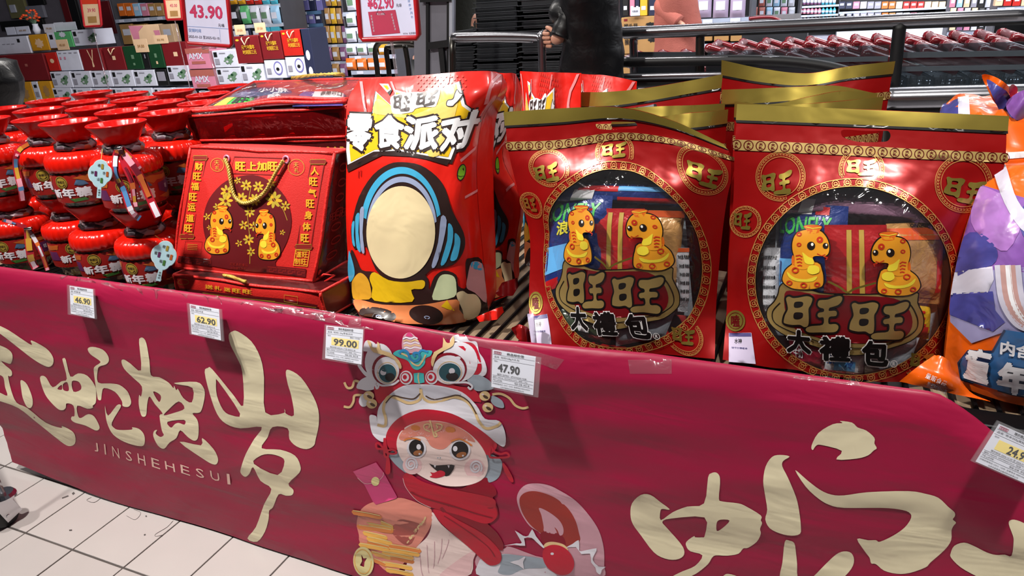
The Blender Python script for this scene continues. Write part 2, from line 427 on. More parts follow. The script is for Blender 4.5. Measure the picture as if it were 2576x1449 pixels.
for i in range(14):
    for j in range(9):
        c = (gx0+TPX*(i+.5), gy0+TPY*(j+.5), .0006+.0003*math.sin(i*3.1+j*1.7))
        if proto is None: proto = tb.out('tile', M_tile, None, local=True); o = proto
        else: o = proto.copy(); COL.objects.link(o)
        o.parent = fl; o.location = np.array(c)-np.array(fl.location)
# dark scuffs and hairs on the tiles
M_scuff = mat('floor_scuff', '4a4342', .8)
for k, (pts, w) in enumerate(((((156, 1253), (172, 1247)), 3), (((182, 1243), (187, 1239)), 5), (((366, 1299), (369, 1298)), 3.5), (((174, 1334), (181, 1333)), 3), (((362, 1346), (366, 1344)), 3),
                              (((230, 1251), (218, 1258), (236, 1264), (252, 1254)), .8), (((318, 1297), (340, 1307), (354, 1290), (336, 1281)), .7), (((436, 1309), (420, 1326), (392, 1343), (392, 1349), (408, 1346)), .8))):
    V, F = stroke(smooth(pts, 4, False) if len(pts) > 2 else pts, w)
    o = mk('scuff_mark', [at_z(x, y, .0036) for x, y in V], F, M_scuff, fl)
# ================================================================== display table
TZ = .714                                   # where the goods stand
BY = 1.137                                  # the banner's face
tt = thing('display_table', 'long low display table carrying the holiday gift packs, hidden behind the crimson banner', 'table', (-.8, 1.7, 0))
M_wood = mat('worn_wood', '7d6a55', .6, var=.25, vscale=4, aniso=(14, 1, 1))
M_black = mat('black_metal', '17171a', .35, .6, var=.1)
MB().box((-.85, 1.755, TZ-.03), (3.6, 1.15, .036), ch=.004).out('tabletop', M_wood, tt)
b = MB()
for k in range(98): b.tube([(-2.40+k*.034, 1.236, TZ-.006), (-2.40+k*.034, 2.32, TZ-.006)], .0045, 6)
o = b.out('wire_grid', M_black, tt); o['kind'] = 'stuff'
MB().box((-.75, 1.165, TZ-.055), (3.38, .02, .06), ch=.004).out('front_rail', M_black, tt)
MB().box((-.75, 1.207, TZ-.009), (3.38, .05, .012), ch=.002).out('added_edge_strip', M_black, tt)  # black strip added so the gap behind the sagging banner reads dark
MB().box((-.75, 2.32, TZ-.03), (3.4, .03, .10), ch=.004).out('back_rail', M_black, tt)
for x in (-2.38, .86):
    for y in (1.22, 2.28):
        MB().box((x, y, TZ/2), (.05, .05, TZ-.10), ch=.004).out('leg', M_black, tt)
        MB().lathe([(.001, 0), (.034, 0), (.036, .012), (.030, .03), (.001, .032)], (x, y, 0.003), 16).out('foot', M_black, tt, True)
# ================================================================== banner
UX0, UX1 = -2.455, .95
def ztop(X): return .772-.012*np.clip((X+1.1)/.5, 0, 1)*np.clip((-.25-X)/.35, 0, 1)*1.3-.10*np.clip((X-.205)/.14, 0, 1)**1.3
_vp = np.array([[0, .024, -.002], [.03, .019, .003], [.07, .010, -.004], [.11, .000, -.022], [.16, -.006, -.045]])  # v, dY, dZ of the fold over the rail
class BannerS(Surf):
    def __init__(s):
        s.disp = s._d; s.sign = 1.
        n = s.normal(np.array([[.5, .5]]))[0]
        if n.dot(EYE-s.base(np.array([[.5, .5]]))[0]) < 0: s.sign = -1.
        s.bake(361, 161)
        U, Vv = np.meshgrid(np.linspace(0, 1, 60), np.linspace(0, 1, 40)); s.guv = np.stack([U.ravel(), Vv.ravel()], 1); s.gpx = proj(s(s.guv))
    def base(s, uv):
        uv = np.atleast_2d(uv); X = UX0+(UX1-UX0)*uv[:, 0]; v = uv[:, 1]; zt = ztop(X)
        zb = .010+.025*np.clip((-1.9-X)/.5, 0, 1)**1.5
        k = np.clip((v-.16)/.84, 0, 1.2)
        Y = BY+np.interp(v, _vp[:, 0], _vp[:, 1])-.003*k
        Z = zt+np.where(v < .16, np.interp(v, _vp[:, 0], _vp[:, 2]), 0)
        Z = np.where(v >= .16, (zt-.045)*(1-k)+zb*k, Z)
        return np.stack([X, Y, Z], 1)
    def _d(s, u, v):
        X = UX0+(UX1-UX0)*u; w = np.clip((v-.05)/.25, 0, 1)
        d = .014*vnoise(X*1.6+7, v*2.2+3)+.011*vnoise(X*2.2-v*1.5+20, v*7+X*.7)+.006*vnoise(X*3.2+40, v*17+X*2.6)+.003*vnoise(X*7+11, v*34+X*6)
        d += .012*np.exp(-((X+.3)/.2)**2)*np.exp(-((v-.10)/.10)**2)       # buckle under the right-hand packs
        d += .010*np.clip((v-.8)/.2, 0, 1)*np.sin(X*5.)*.5
        return d*(w+.15)
BS = BannerS()
bn = thing('banner', 'crimson fabric banner with cream brush lettering and a lion-hatted snake, wrapped along the table front', 'banner', (-.8, BY, 0))
def banner_mat(name, col, rough=.42):
    m = mat(name, col, rough, var=.05, vscale=3, spec=.3, bump=.30, bscale=3.2, aniso=(1, 1, 4))
    return m
M_ban = banner_mat('banner_crimson', '8e1238')
M_cream = banner_mat('banner_cream', 'd8ceae', .5)
bsh = MB().grid(BS.mesh(190, 56)).out('sheet', M_ban, bn, True)
MB().grid(BS.mesh(150, 2, -.0015, v=(.9, 1.0))).out('hem', M_ban, bn, True)
BA = Art(True); za = zm(0, 680, 2.5875); zb_ = zm(460, 740, 2.196); ze = zm(1540, 1000, 2.4865)
def brush(loops, z): BA.poly('brush_stroke', M_cream, 1, [smooth(z(l), 3) for l in loops], 16)
brush([[(-60, 330), (0, 360), (60, 390), (165, 460), (210, 485), (205, 455), (300, 505), (345, 560), (348, 605), (320, 628), (270, 610), (200, 565), (130, 510), (0, 410), (-60, 380)]], za)
brush([[(-60, 470), (0, 487), (50, 510), (80, 540), (83, 580), (70, 607), (40, 600), (10, 590), (40, 620), (75, 650), (80, 680), (65, 690), (55, 690), (75, 780), (110, 860), (180, 895), (300, 990), (400, 1025), (405, 1010), (470, 1045), (492, 1080), (490, 1125), (460, 1143), (420, 1130), (330, 1060), (230, 980), (120, 895), (0, 850), (-60, 830), (-60, 780), (0, 795), (50, 815), (35, 760), (25, 700), (0, 680), (-60, 660)]], za)
brush([[(135, 720), (150, 716), (180, 745), (210, 820), (215, 870), (200, 895), (175, 885), (150, 830), (140, 770)]], za)
brush([[(262, 700), (280, 685), (305, 700), (345, 760), (400, 722), (437, 705), (410, 590), (412, 573), (430, 580), (460, 690), (510, 670), (570, 685), (620, 750), (628, 800), (625, 860), (605, 880), (607, 893), (570, 900), (505, 880), (510, 945), (530, 960), (575, 935), (615, 950), (648, 1010), (645, 1035), (620, 1040), (560, 1010), (490, 990), (465, 970), (470, 950), (487, 945), (480, 880), (435, 865), (430, 895), (405, 910), (370, 895), (310, 830), (280, 770)],
       [(375, 770), (403, 744), (405, 776)], [(412, 740), (440, 728), (450, 782), (415, 778)], [(470, 722), (510, 722), (530, 750), (525, 778), (480, 788)]], za)
brush([[(573, 510), (605, 497), (670, 515), (705, 555), (710, 590), (690, 612), (650, 625), (638, 650), (640, 728), (720, 735), (780, 745), (830, 785), (850, 830), (855, 865), (835, 888), (800, 882), (795, 850), (750, 790), (680, 765), (665, 800), (660, 840), (645, 843), (635, 820), (615, 680), (615, 630), (655, 600), (640, 580), (590, 545)]], za)
brush([[(685, 880), (705, 945), (760, 880), (785, 873), (785, 895), (730, 990), (745, 1025), (780, 1038), (860, 1035), (862, 1020), (905, 1030), (935, 1060), (945, 1100), (935, 1140), (890, 1140), (810, 1115), (740, 1070), (705, 1010), (690, 950)]], za)
brush([[(792, 590), (810, 580), (850, 605), (920, 650), (907, 470), (915, 440), (935, 440), (955, 475), (975, 590), (985, 682), (1040, 695), (1100, 730), (1130, 765), (1135, 750), (1150, 780), (1160, 770), (1195, 830), (1250, 858), (1255, 765), (1150, 740), (1148, 730), (1280, 725), (1325, 760), (1335, 810), (1320, 890), (1300, 925), (1255, 930), (1285, 970), (1295, 1020), (1290, 1090), (1265, 1108), (1225, 1085), (1175, 1040), (1150, 1090), (1105, 1120), (1070, 1160), (1030, 1140), (1000, 1080), (1005, 1045), (1025, 1038), (1015, 1060), (1045, 1083), (1068, 1070), (1055, 1040), (1040, 945), (1060, 930), (1010, 870), (975, 820), (960, 870), (955, 935), (940, 952), (920, 940), (905, 870), (908, 810), (920, 820), (925, 755), (870, 700), (810, 640)],
       [(998, 788), (1040, 805), (1050, 830), (1035, 855)], [(1068, 943), (1100, 905), (1165, 852), (1203, 898), (1140, 925)], [(1092, 985), (1200, 972), (1203, 1003), (1165, 992), (1140, 1000), (1115, 1023)]], za)
brush([[(1170, 1115), (1310, 1138), (1318, 1090), (1390, 1160), (1420, 1220), (1415, 1255), (1390, 1262), (1330, 1230)]], za)
brush([[(255, 225), (275, 205), (305, 205), (380, 260), (430, 350), (450, 460), (457, 652), (560, 655), (562, 632), (570, 658), (615, 668), (600, 560), (582, 500), (570, 430), (590, 418), (655, 460), (720, 560), (750, 640), (752, 720), (735, 800), (725, 835), (685, 855), (630, 840), (590, 800), (580, 740), (497, 733), (470, 790), (437, 850), (540, 858), (620, 890), (650, 945), (645, 985), (585, 1045), (612, 1080), (605, 1108), (570, 1112), (530, 1105), (500, 1175), (478, 1195), (475, 1240), (455, 1310), (412, 1366), (358, 1348), (405, 1285), (450, 1160), (490, 1075), (430, 1030), (390, 955), (370, 990), (345, 1008), (320, 985), (325, 950), (350, 880), (395, 800), (437, 733), (320, 740), (240, 715), (190, 660), (150, 550), (122, 430), (140, 407), (165, 415), (280, 555), (335, 615), (330, 430), (300, 350), (265, 280)],
       [(185, 487), (198, 482), (318, 660), (270, 668), (225, 640), (190, 560)], [(394, 936), (420, 897), (470, 882), (530, 893), (563, 922), (525, 998)]], zb_)
brush([[(1247, 300), (1290, 220), (1380, 165), (1440, 158), (1425, 145), (1500, 155), (1535, 185), (1590, 205), (1640, 250), (1640, 285), (1655, 315), (1635, 330), (1600, 360), (1530, 380), (1402, 385), (1437, 332), (1310, 295), (1275, 300), (1255, 327)]], ze)
brush([[(945, 520), (960, 430), (1000, 370), (1050, 357), (1110, 367), (1070, 395), (1065, 430), (1100, 500), (1150, 620), (1170, 710), (1180, 800), (1175, 850), (1120, 862), (1050, 848), (985, 815), (958, 760), (970, 700), (955, 600)]], ze)
brush([[(1145, 452), (1220, 515), (1300, 575), (1370, 605), (1450, 610), (1600, 590), (1850, 583), (1960, 600), (2040, 625), (2100, 680), (2140, 715), (2143, 740), (2130, 760), (2150, 780), (2135, 800), (2122, 830), (2120, 890), (2080, 950), (1990, 1030), (1960, 1060), (1860, 1095), (1780, 1100), (1700, 1080), (1650, 1040), (1620, 1035), (1610, 1000), (1580, 960), (1532, 882), (1600, 890), (1650, 890), (1675, 900), (1760, 860), (1830, 810), (1870, 750), (1855, 715), (1790, 697), (1680, 688), (1450, 688), (1360, 670), (1290, 630), (1210, 555)]], ze)
brush([[(125, 660), (180, 607), (240, 607), (300, 650), (357, 693), (350, 700), (320, 695), (303, 705), (305, 765), (380, 715), (470, 680), (575, 660), (600, 500), (620, 472), (650, 467), (672, 490), (675, 540), (668, 630), (690, 648), (790, 660), (840, 680), (930, 735), (930, 765), (938, 785), (925, 820), (930, 850), (905, 900), (850, 938), (820, 942), (790, 975), (720, 987), (650, 985), (625, 1000), (600, 1040), (540, 1090), (495, 1116), (440, 1150), (330, 1150), (378, 1116), (440, 1085), (520, 1050), (565, 985), (490, 960), (465, 930), (465, 900), (512, 865), (520, 872), (560, 872), (580, 860), (578, 748), (370, 755), (315, 775), (340, 810), (420, 900), (450, 950), (445, 990), (400, 1012), (330, 1005), (260, 965), (180, 860), (130, 790), (115, 730)], [(655, 780), (680, 762), (735, 768), (690, 815), (655, 832)]], ze)
brush([[(1080, 900), (1110, 893), (1140, 910), (1150, 970), (1157, 1040), (1160, 1116), (1200, 1160), (1260, 1116), (1330, 1045), (1400, 980), (1450, 960), (1495, 970), (1513, 1015), (1495, 1070), (1430, 1140), (1330, 1220), (1240, 1250), (1120, 1250), (1060, 1200), (1048, 1116), (1065, 1030)]], ze)
brush([[(660, 1160), (700, 1110), (730, 1101), (785, 1118), (830, 1160), (780, 1200), (700, 1195)]], ze)
brush([[(2117, 970), (2140, 925), (2200, 905), (2260, 925), (2340, 965), (2400, 982), (2455, 980), (2497, 987), (2510, 900), (2505, 860), (2480, 790), (2490, 765), (2530, 765), (2600, 800), (2700, 900), (2720, 1116), (2600, 1180), (2400, 1170), (2280, 1116), (2180, 1060), (2120, 1000)]], ze)
M_pinkish = banner_mat('banner_letter_pink', 'dcb6a8', .5)
_L = "JINSHEHESUI"; _ws = [.62, .3, 1, .95, 1, .85, 1, .85, .95, 1, .3]; _xs = [0, 30, 60, 103, 141, 183, 225, 271, 315, 353, 403]
_zl = zm(0, 1040, 3.543)
for ch, (x0, x1, y0, y1) in zip(_L, ((842, 882, 252, 346), (932, 950, 270, 366), (1003, 1070, 290, 400), (1122, 1183, 325, 430), (1230, 1303, 353, 465), (1352, 1430, 390, 497), (1473, 1565, 420, 523), (1612, 1697, 452, 555), (1748, 1825, 480, 582), (1877, 1963, 506, 610), (2025, 2057, 535, 632))):
    sl = .31*(x1-x0); sk = .11*(y1-y0)
    if ch == 'I': sl = 3
    BA.text('pinyin_letter', M_pinkish, 1, ch, _zl([(x0-sk*.3, y0), (x1-sk, y0+sl), (x1, y1), (x0+sk*.5, y1-sl)]), .0)
# ---- the snake in a lion-dance hat, printed on the banner
zc = zm(820, 800, 3.293); zd = zm(860, 1100, 3.68)
def bm_(n, c, r=.45): return banner_mat('print_'+n, c, r)
P_white, P_red, P_dred = bm_('white', 'cdcad3'), bm_('red', 'b0182f'), bm_('dark_red', '7a1022')
P_teal, P_blue, P_gold, P_face = bm_('teal', '3fa9ac'), bm_('blue', '2f7fb5'), bm_('gold', 'cdb081'), bm_('face', 'dcc6c2')
P_peach, P_dark, P_slate, P_scarf = bm_('peach', 'cf7f70'), bm_('dark', '1b1416'), bm_('slate', '1f4a55'), bm_('scarf', 'ab152c')
P_coin, P_orange, P_pink, P_mauve = bm_('coin', 'd8a24c'), bm_('orange', 'c9773a'), bm_('pink', 'b83a6c'), bm_('mauve', 'b98c98')
P_grey, P_blush, P_brown, P_cgrey = bm_('grey', '8f9aa6'), bm_('blush', 'd8b2b4'), bm_('amber', '9a5f34'), bm_('pale_yellow', 'cfc38a')
def bp(name, m, l, loops, z, sm=4): BA.poly(name, m, l, [smooth(z(q), sm) if sm else z(q) for q in (loops if np.ndim(loops[0][0]) else [loops])], 16)
def bl(name, m, l, pts, w, z, closed=False): BA.line(name, m, l, z(pts), w, closed, 4)
# body and tail
bp('snake_tail', P_mauve, 1, [[(1622, 580), (1640, 500), (1700, 440), (1790, 424), (1900, 437), (2000, 480), (2160, 580), (2290, 720), (2380, 860), (2425, 1020), (2430, 1180), (2420, 1290), (2150, 1290), (1850, 1290), (1400, 1290), (1240, 1180), (1290, 1060), (1500, 1030), (1560, 1010), (1860, 1110), (1890, 1010), (1840, 890), (1740, 820), (1660, 700)]], zd)
bp('snake_tail_scales', bm_('tail_scales', '8d2f28'), 2, [[(1645, 580), (1680, 520), (1760, 495), (1860, 510), (1980, 560), (2090, 650), (2160, 760), (2195, 880), (2200, 960), (2080, 1010), (1980, 960), (1850, 890), (1740, 800), (1670, 690)]], zd)
bp('snake_tail_rim', P_mauve, 3, [[(1828, 650), (1920, 690), (2010, 760), (2050, 830), (2050, 890), (2020, 905), (2000, 860), (1970, 830), (1990, 890), (1880, 870), (1870, 820), (1850, 720)]], zd)
bp('snake_tail_dark', P_dred, 3, [[(1840, 890), (1920, 862), (2010, 890), (2060, 930), (2070, 1000), (1990, 970), (1880, 1000)]], zd)
bp('snake_lower_coil', P_white, 2, [[(1270, 1150), (1330, 1120), (1460, 1170), (1480, 1080), (1640, 1090), (1880, 1130), (1900, 1210), (1960, 1290), (1300, 1290)]], zd)
bp('snake_shadow_coil', P_grey, 3, [[(1480, 1085), (1640, 1090), (1870, 1125), (1890, 1200), (1690, 1215), (1560, 1270), (1450, 1250), (1470, 1180)]], zd)
bp('tail_rattle', P_red, 5, [[(1860, 1080), (1880, 1020), (1950, 990), (2040, 1005), (2110, 1060), (2150, 1140), (2145, 1210), (2100, 1260), (2020, 1270), (1930, 1220), (1880, 1160)]], zd)
bp('rattle_cap', P_gold, 4, [[(1865, 1020), (1890, 975), (1960, 963), (2060, 990), (2095, 1045), (2000, 1000), (1920, 1000)]], zd)
bp('rattle_shine', P_white, 6, [ell(1950, 1072, 16, 12, n=12).tolist()], zd, 0)
for q in ([(1605, 858), (1680, 905), (1730, 905), (1765, 845), (1800, 910), (1870, 1000), (1868, 1020), (1800, 960), (1760, 925), (1690, 930), (1700, 998), (1600, 990), (1500, 1000), (1620, 975), (1670, 970)],
          [(2080, 1015), (2140, 980), (2195, 945), (2200, 1020), (2215, 1050), (2360, 1020), (2340, 1080), (2325, 1130), (2380, 1190), (2445, 1192), (2410, 1220), (2395, 1265), (2360, 1240), (2350, 1200), (2310, 1150), (2300, 1070), (2220, 1075), (2170, 1010)],
          [(1560, 1150), (1640, 1130), (1690, 1100), (1700, 1110), (1680, 1150), (1690, 1215), (1640, 1180)]):
    bp('spark', P_white, 6, [q], zd, 2)
bp('snake_back', P_peach, 2, [[(140, 800), (160, 700), (220, 630), (320, 590), (520, 558), (620, 575), (740, 620), (830, 665), (830, 800), (760, 930), (690, 1020), (600, 1130), (450, 1260), (190, 1000), (160, 900)]], zd)
bp('snake_belly', P_face, 2, [[(840, 690), (920, 800), (1100, 950), (1235, 1040), (1220, 1130), (1150, 1290), (640, 1290), (600, 1180), (690, 1020), (790, 920), (830, 820)]], zd)
bp('snake_belly_band', P_blush, 3, [[(1235, 1045), (1215, 1140), (1150, 1290), (900, 1290), (1080, 1130)]], zd)
for k in range(5): bl('belly_fold', P_mauve, 4, [(1000-70*k, 900+30*k), (980-60*k, 1000+60*k), (930-40*k, 1120+45*k)], 1.2, zd)
for k in range(46):
    t = rnd.random(); s_ = rnd.random()
    bp('scale_spot', P_gold, 4, [ell(800-190*t+s_*20-30, 770+250*t-s_*60, 7, 10, .5, 8).tolist()], zd, 0)
bp('scale_shade', bm_('scale_shade', '9c4a44'), 3, [[(540, 760), (700, 790), (720, 830), (650, 970), (580, 990), (480, 900), (470, 830)]], zd)
# coins
for k, (x, y, w) in enumerate(((105, 668, 255), (365, 765, 110), (230, 780, 240), (155, 800, 310), (205, 860, 210), (240, 910, 220), (245, 950, 200), (170, 970, 260), (280, 1045, 170), (455, 980, 270), (440, 1015, 270), (385, 1045, 270), (410, 1080, 250), (385, 1140, 260), (415, 1200, 240), (300, 1110, 110))):
    z0 = [(x, y), (x+w*.5, y+22), (x+w, y+48), (x+w, y+88), (x+w*.5, y+62), (x+6, y+44)]
    bp('coin', P_coin if k % 3 else P_orange, 4+k % 2, [z0], zd, 2); bl('coin_edge', P_cgrey, 6, [(x+4, y+6), (x+w*.5, y+26), (x+w-4, y+52)], 1.6, zd)
bp('round_coin', P_cgrey, 7, [ell(205, 1145, 95, 138, -.1, 30).tolist(), [(185, 1080), (205, 1115), (238, 1112), (215, 1150), (210, 1195), (172, 1180), (192, 1140)]], zd, 0)
bl('round_coin_rim', P_coin, 8, ell(200, 1145, 76, 112, -.1, 24).tolist(), 2, zd, True)
# red packet
bp('red_packet', P_pink, 5, [[(108, 312), (320, 228), (390, 320), (515, 545), (510, 560), (320, 620), (290, 590), (215, 440)]], zd, 0)
bp('packet_flap', bm_('packet_flap', 'b9466f'), 6, [[(108, 312), (320, 228), (390, 325), (380, 360), (330, 400), (260, 420), (210, 420), (150, 370)]], zd, 0)
bp('packet_button', P_cgrey, 7, [ell(315, 403, 38, 42, n=16).tolist()], zd, 0)
bl('packet_edge', P_blush, 7, [(150, 370), (205, 418), (260, 424), (335, 402), (385, 355), (390, 320)], 1, zd)
# scarf
bp('scarf_back', P_dred, 5, [[(1300, 380), (1360, 410), (1420, 460), (1435, 520), (1400, 560), (1440, 640), (1450, 720), (1400, 780), (1350, 790), (1440, 880), (1490, 960), (1500, 1010), (1470, 1040), (1300, 930), (900, 640)]], zd)
bp('scarf', P_scarf, 6, [[(570, 370), (600, 325), (650, 340), (740, 400), (900, 450), (1150, 500), (1400, 560), (1430, 640), (1440, 720), (1390, 780), (1300, 790), (1100, 720), (850, 650), (700, 580), (600, 460)]], zd)
bp('scarf_end', P_scarf, 7, [[(850, 660), (960, 690), (1080, 760), (1300, 880), (1440, 1010), (1480, 1090), (1470, 1150), (1410, 1180), (1340, 1160), (1200, 1030), (1000, 860), (900, 760)]], zd)
bl('scarf_fold', P_dred, 8, [(640, 500), (780, 560), (1000, 620), (1250, 700), (1400, 740)], 3, zd); bl('scarf_fold', P_dred, 8, [(950, 720), (1150, 850), (1350, 1000), (1420, 1100)], 2.5, zd)
bl('scarf_edge', P_blush, 8, [(570, 372), (600, 462), (700, 580), (830, 645)], 1.2, zd)
# hat flaps behind the face, lion hat
bp('hat_flap', P_grey, 2, [[(520, 1120), (640, 1080), (680, 1200), (690, 1290), (620, 1250), (550, 1180)]], zc)
bp('hat_flap', P_grey, 2, [[(1330, 1130), (1450, 1170), (1455, 1260), (1420, 1330), (1340, 1360), (1280, 1300)]], zc)
for sgn, q in ((0, [(265, 395), (330, 480), (390, 490), (380, 470), (330, 440), (290, 390)]), (1, [(1030, 200), (1050, 155), (1110, 135), (1160, 150), (1190, 190), (1250, 200), (1270, 280), (1310, 340), (1335, 420), (1320, 470), (1280, 480), (1240, 450), (1200, 300), (1100, 200)])):
    bp('hat_ear', P_white, 2, [q], zc)
bp('hat_ear_inner', P_red, 3, [[(1080, 215), (1180, 200), (1240, 230), (1280, 330), (1290, 430), (1250, 470), (1200, 440), (1180, 300)]], zc)
bp('hat_ear', P_white, 2, [[(310, 260), (330, 190), (380, 190), (420, 225), (400, 270), (330, 275)]], zc)
for q in ([(155, 530), (180, 575), (220, 570), (240, 520), (275, 525)], [(150, 730), (200, 735), (230, 690), (240, 640), (300, 635)], [(1380, 630), (1450, 625), (1520, 660), (1570, 720), (1630, 745), (1680, 735)]):
    bl('hat_tendril', P_gold, 3, q, 6, zc)
bp('hat_cheek', P_white, 3, [[(255, 575), (280, 520), (340, 485), (410, 490), (440, 560), (360, 600), (300, 590)]], zc); bp('hat_cheek', P_white, 3, [[(275, 690), (300, 630), (360, 640), (340, 720), (300, 730)]], zc)
bp('hat_cheek', P_grey, 3, [[(1160, 480), (1250, 465), (1350, 510), (1390, 580), (1300, 600), (1230, 590)]], zc); bp('hat_cheek', P_grey, 3, [[(1380, 640), (1460, 680), (1475, 740), (1410, 730), (1370, 690)]], zc)
bp('hat_crown', P_red, 3, [[(560, 320), (640, 290), (830, 290), (900, 330), (960, 540), (1200, 590), (1280, 690), (1100, 660), (800, 560), (560, 620), (440, 700), (410, 640), (420, 540), (620, 500)]], zc)
bp('hat_red_side', P_red, 3, [[(410, 540), (520, 560), (640, 540), (780, 545), (560, 610), (470, 690), (425, 690)]], zc)
bp('hat_red_side', P_red, 3, [[(820, 545), (940, 520), (1080, 560), (1230, 590), (1290, 690), (1230, 680), (1060, 610)]], zc)
bp('hat_topknot', P_mauve, 4, [[(640, 270), (640, 160), (690, 120), (740, 150), (795, 230), (790, 270), (720, 290)]], zc)
for k in range(5): bl('topknot_ring', P_gold if k % 2 else P_white, 5, [(640+3*k, 172+20*k), (670, 162+20*k), (705, 172+20*k), (740, 160+20*k), (762+8*k, 172+20*k)], 3, zc)
bp('topknot_tip', P_pink, 5, [[(665, 150), (692, 118), (725, 152)]], zc)
bp('hat_forehead', P_teal, 5, [[(560, 290), (620, 260), (700, 300), (800, 270), (880, 270), (870, 310), (830, 330), (820, 380), (770, 425), (720, 410), (680, 350), (600, 320)]], zc)
bl('forehead_trim', P_gold, 6, [(620, 285), (690, 320), (720, 370), (770, 390), (805, 350), (830, 300)], 4, zc)
bl('forehead_curl', P_blue, 7, [(610, 290), (640, 265), (680, 280), (700, 330), (740, 355), (780, 330), (770, 290), (730, 290), (745, 320)], 6, zc); bl('forehead_curl', P_blue, 7, [(770, 290), (800, 265), (850, 280)], 5, zc)
for (x, y, rx, ry, px_, py_) in ((505, 425, 120, 130, 480, 445), (1020, 420, 150, 135, 1048, 435)):
    bp('hat_eye_frill', P_white, 4, [ell(x+(-60 if x < 800 else 90), y-60, rx*1.0, ry*1.2, n=30).tolist()], zc, 0)
    bp('hat_eye_rim', P_dred, 5, [ell(x, y, rx, ry, n=30).tolist()], zc, 0); bp('hat_eye_white', P_white, 6, [ell(x+3, y+6, rx-18, ry-16, n=30).tolist()], zc, 0)
    bl('hat_eye_line', P_gold, 7, ell(x+8, y+25, rx*.66, ry*.66, n=26).tolist(), 1.6, zc, True)
    bp('hat_iris', P_slate, 7, [ell(x+10, y+28, rx*.6, ry*.58, n=26).tolist()], zc, 0); bp('hat_pupil_shine', P_white, 8, [ell(px_, py_, 25, 25, n=16).tolist()], zc, 0)
    bp('hat_pupil', P_dark, 8, [ell(x+30, y+60, rx*.34, ry*.26, n=20).tolist()], zc, 0)
for q in ([(345, 180), (380, 200), (385, 235), (430, 240), (430, 195), (450, 215), (460, 260), (540, 285), (610, 345), (632, 400), (615, 415), (570, 340), (480, 300), (400, 280), (370, 240)], [(890, 400), (875, 360), (900, 280), (970, 240), (975, 160), (1000, 200), (1030, 205), (1055, 150), (1070, 190), (1055, 230), (1000, 260), (930, 300), (905, 350)]):
    bp('hat_brow', P_gold, 8, [q], zc, 2)
for x, y in ((668, 490), (880, 488)):
    for k, (r, m_) in enumerate(((58, P_white), (46, P_red), (34, P_white), (18, P_red))): bp('hat_nostril', m_, 6+k, [ell(x-k*3, y-k*2, r*.92, r, n=24).tolist()], zc, 0)
bp('hat_nose', P_teal, 6, [[(730, 455), (775, 448), (815, 455), (820, 530), (775, 540), (735, 530)]], zc, 0); bl('hat_nose_line', P_gold, 7, [(772, 450), (768, 490), (778, 540)], 3, zc)
for q in ([(415, 545), (425, 580), (440, 560), (430, 535), (470, 555), (560, 545), (610, 510)], [(930, 460), (980, 520), (1080, 530), (1170, 530), (1215, 560), (1200, 585), (1180, 565)]): bl('hat_whisker', P_white, 7, q, 5, zc)
bp('hat_muzzle', P_white, 5, [[(425, 850), (440, 740), (520, 640), (640, 560), (790, 545), (960, 560), (1130, 610), (1250, 720), (1320, 830), (1440, 850), (1490, 960), (1480, 1060), (1400, 1020), (1250, 900), (1050, 790), (850, 755), (700, 780), (560, 880), (500, 1000), (460, 1020), (390, 960), (365, 850), (370, 800), (420, 810)]], zc)
bp('hat_muzzle_upper', bm_('hat_shade', 'b9b8c4'), 6, [[(470, 720), (540, 640), (640, 570), (780, 550), (800, 620), (770, 660), (700, 690), (600, 650), (520, 650)]], zc); bp('hat_muzzle_upper', bm_('hat_shade', 'b9b8c4'), 6, [[(800, 560), (960, 570), (1120, 620), (1060, 650), (950, 690), (860, 680), (820, 640)]], zc)
bl('hat_mouth_trim', P_gold, 7, [(430, 880), (490, 890), (500, 830), (480, 740), (520, 650), (600, 665), (690, 700), (780, 670), (790, 580), (800, 640), (860, 690), (960, 680), (1060, 650), (1160, 680), (1230, 760), (1270, 850), (1330, 910), (1420, 890), (1450, 860)], 7, zc)
bl('hat_mouth_shadow', bm_('bronze', '4a3426'), 8, [(500, 700), (560, 640), (640, 655), (730, 665), (785, 620)], 3, zc); bl('hat_mouth_shadow', bm_('bronze', '4a3426'), 8, [(830, 640), (900, 670), (1010, 650), (1100, 635), (1190, 690), (1250, 790)], 3, zc)
for x, y in ((360, 640), (385, 705), (1320, 640), (1345, 735)):
    bp('hat_bell', P_gold, 9, [ell(x, y, 45, 40, n=20).tolist()], zc, 0); bp('bell_slot', bm_('bronze', '4a3426'), 10, [ell(x+8, y+8, 24, 12, .5, 14).tolist()], zc, 0); bp('bell_shine', P_face, 10, [ell(x-16, y-14, 12, 8, n=10).tolist()], zc, 0)
bp('hat_lining', P_red, 6, [[(500, 1010), (520, 920), (600, 830), (720, 770), (850, 752), (1050, 790), (1250, 900), (1390, 1010), (1420, 1060), (1360, 1130), (1300, 1100), (1200, 960), (1050, 880), (860, 850), (720, 880), (640, 960), (600, 1080), (540, 1090)]], zc)
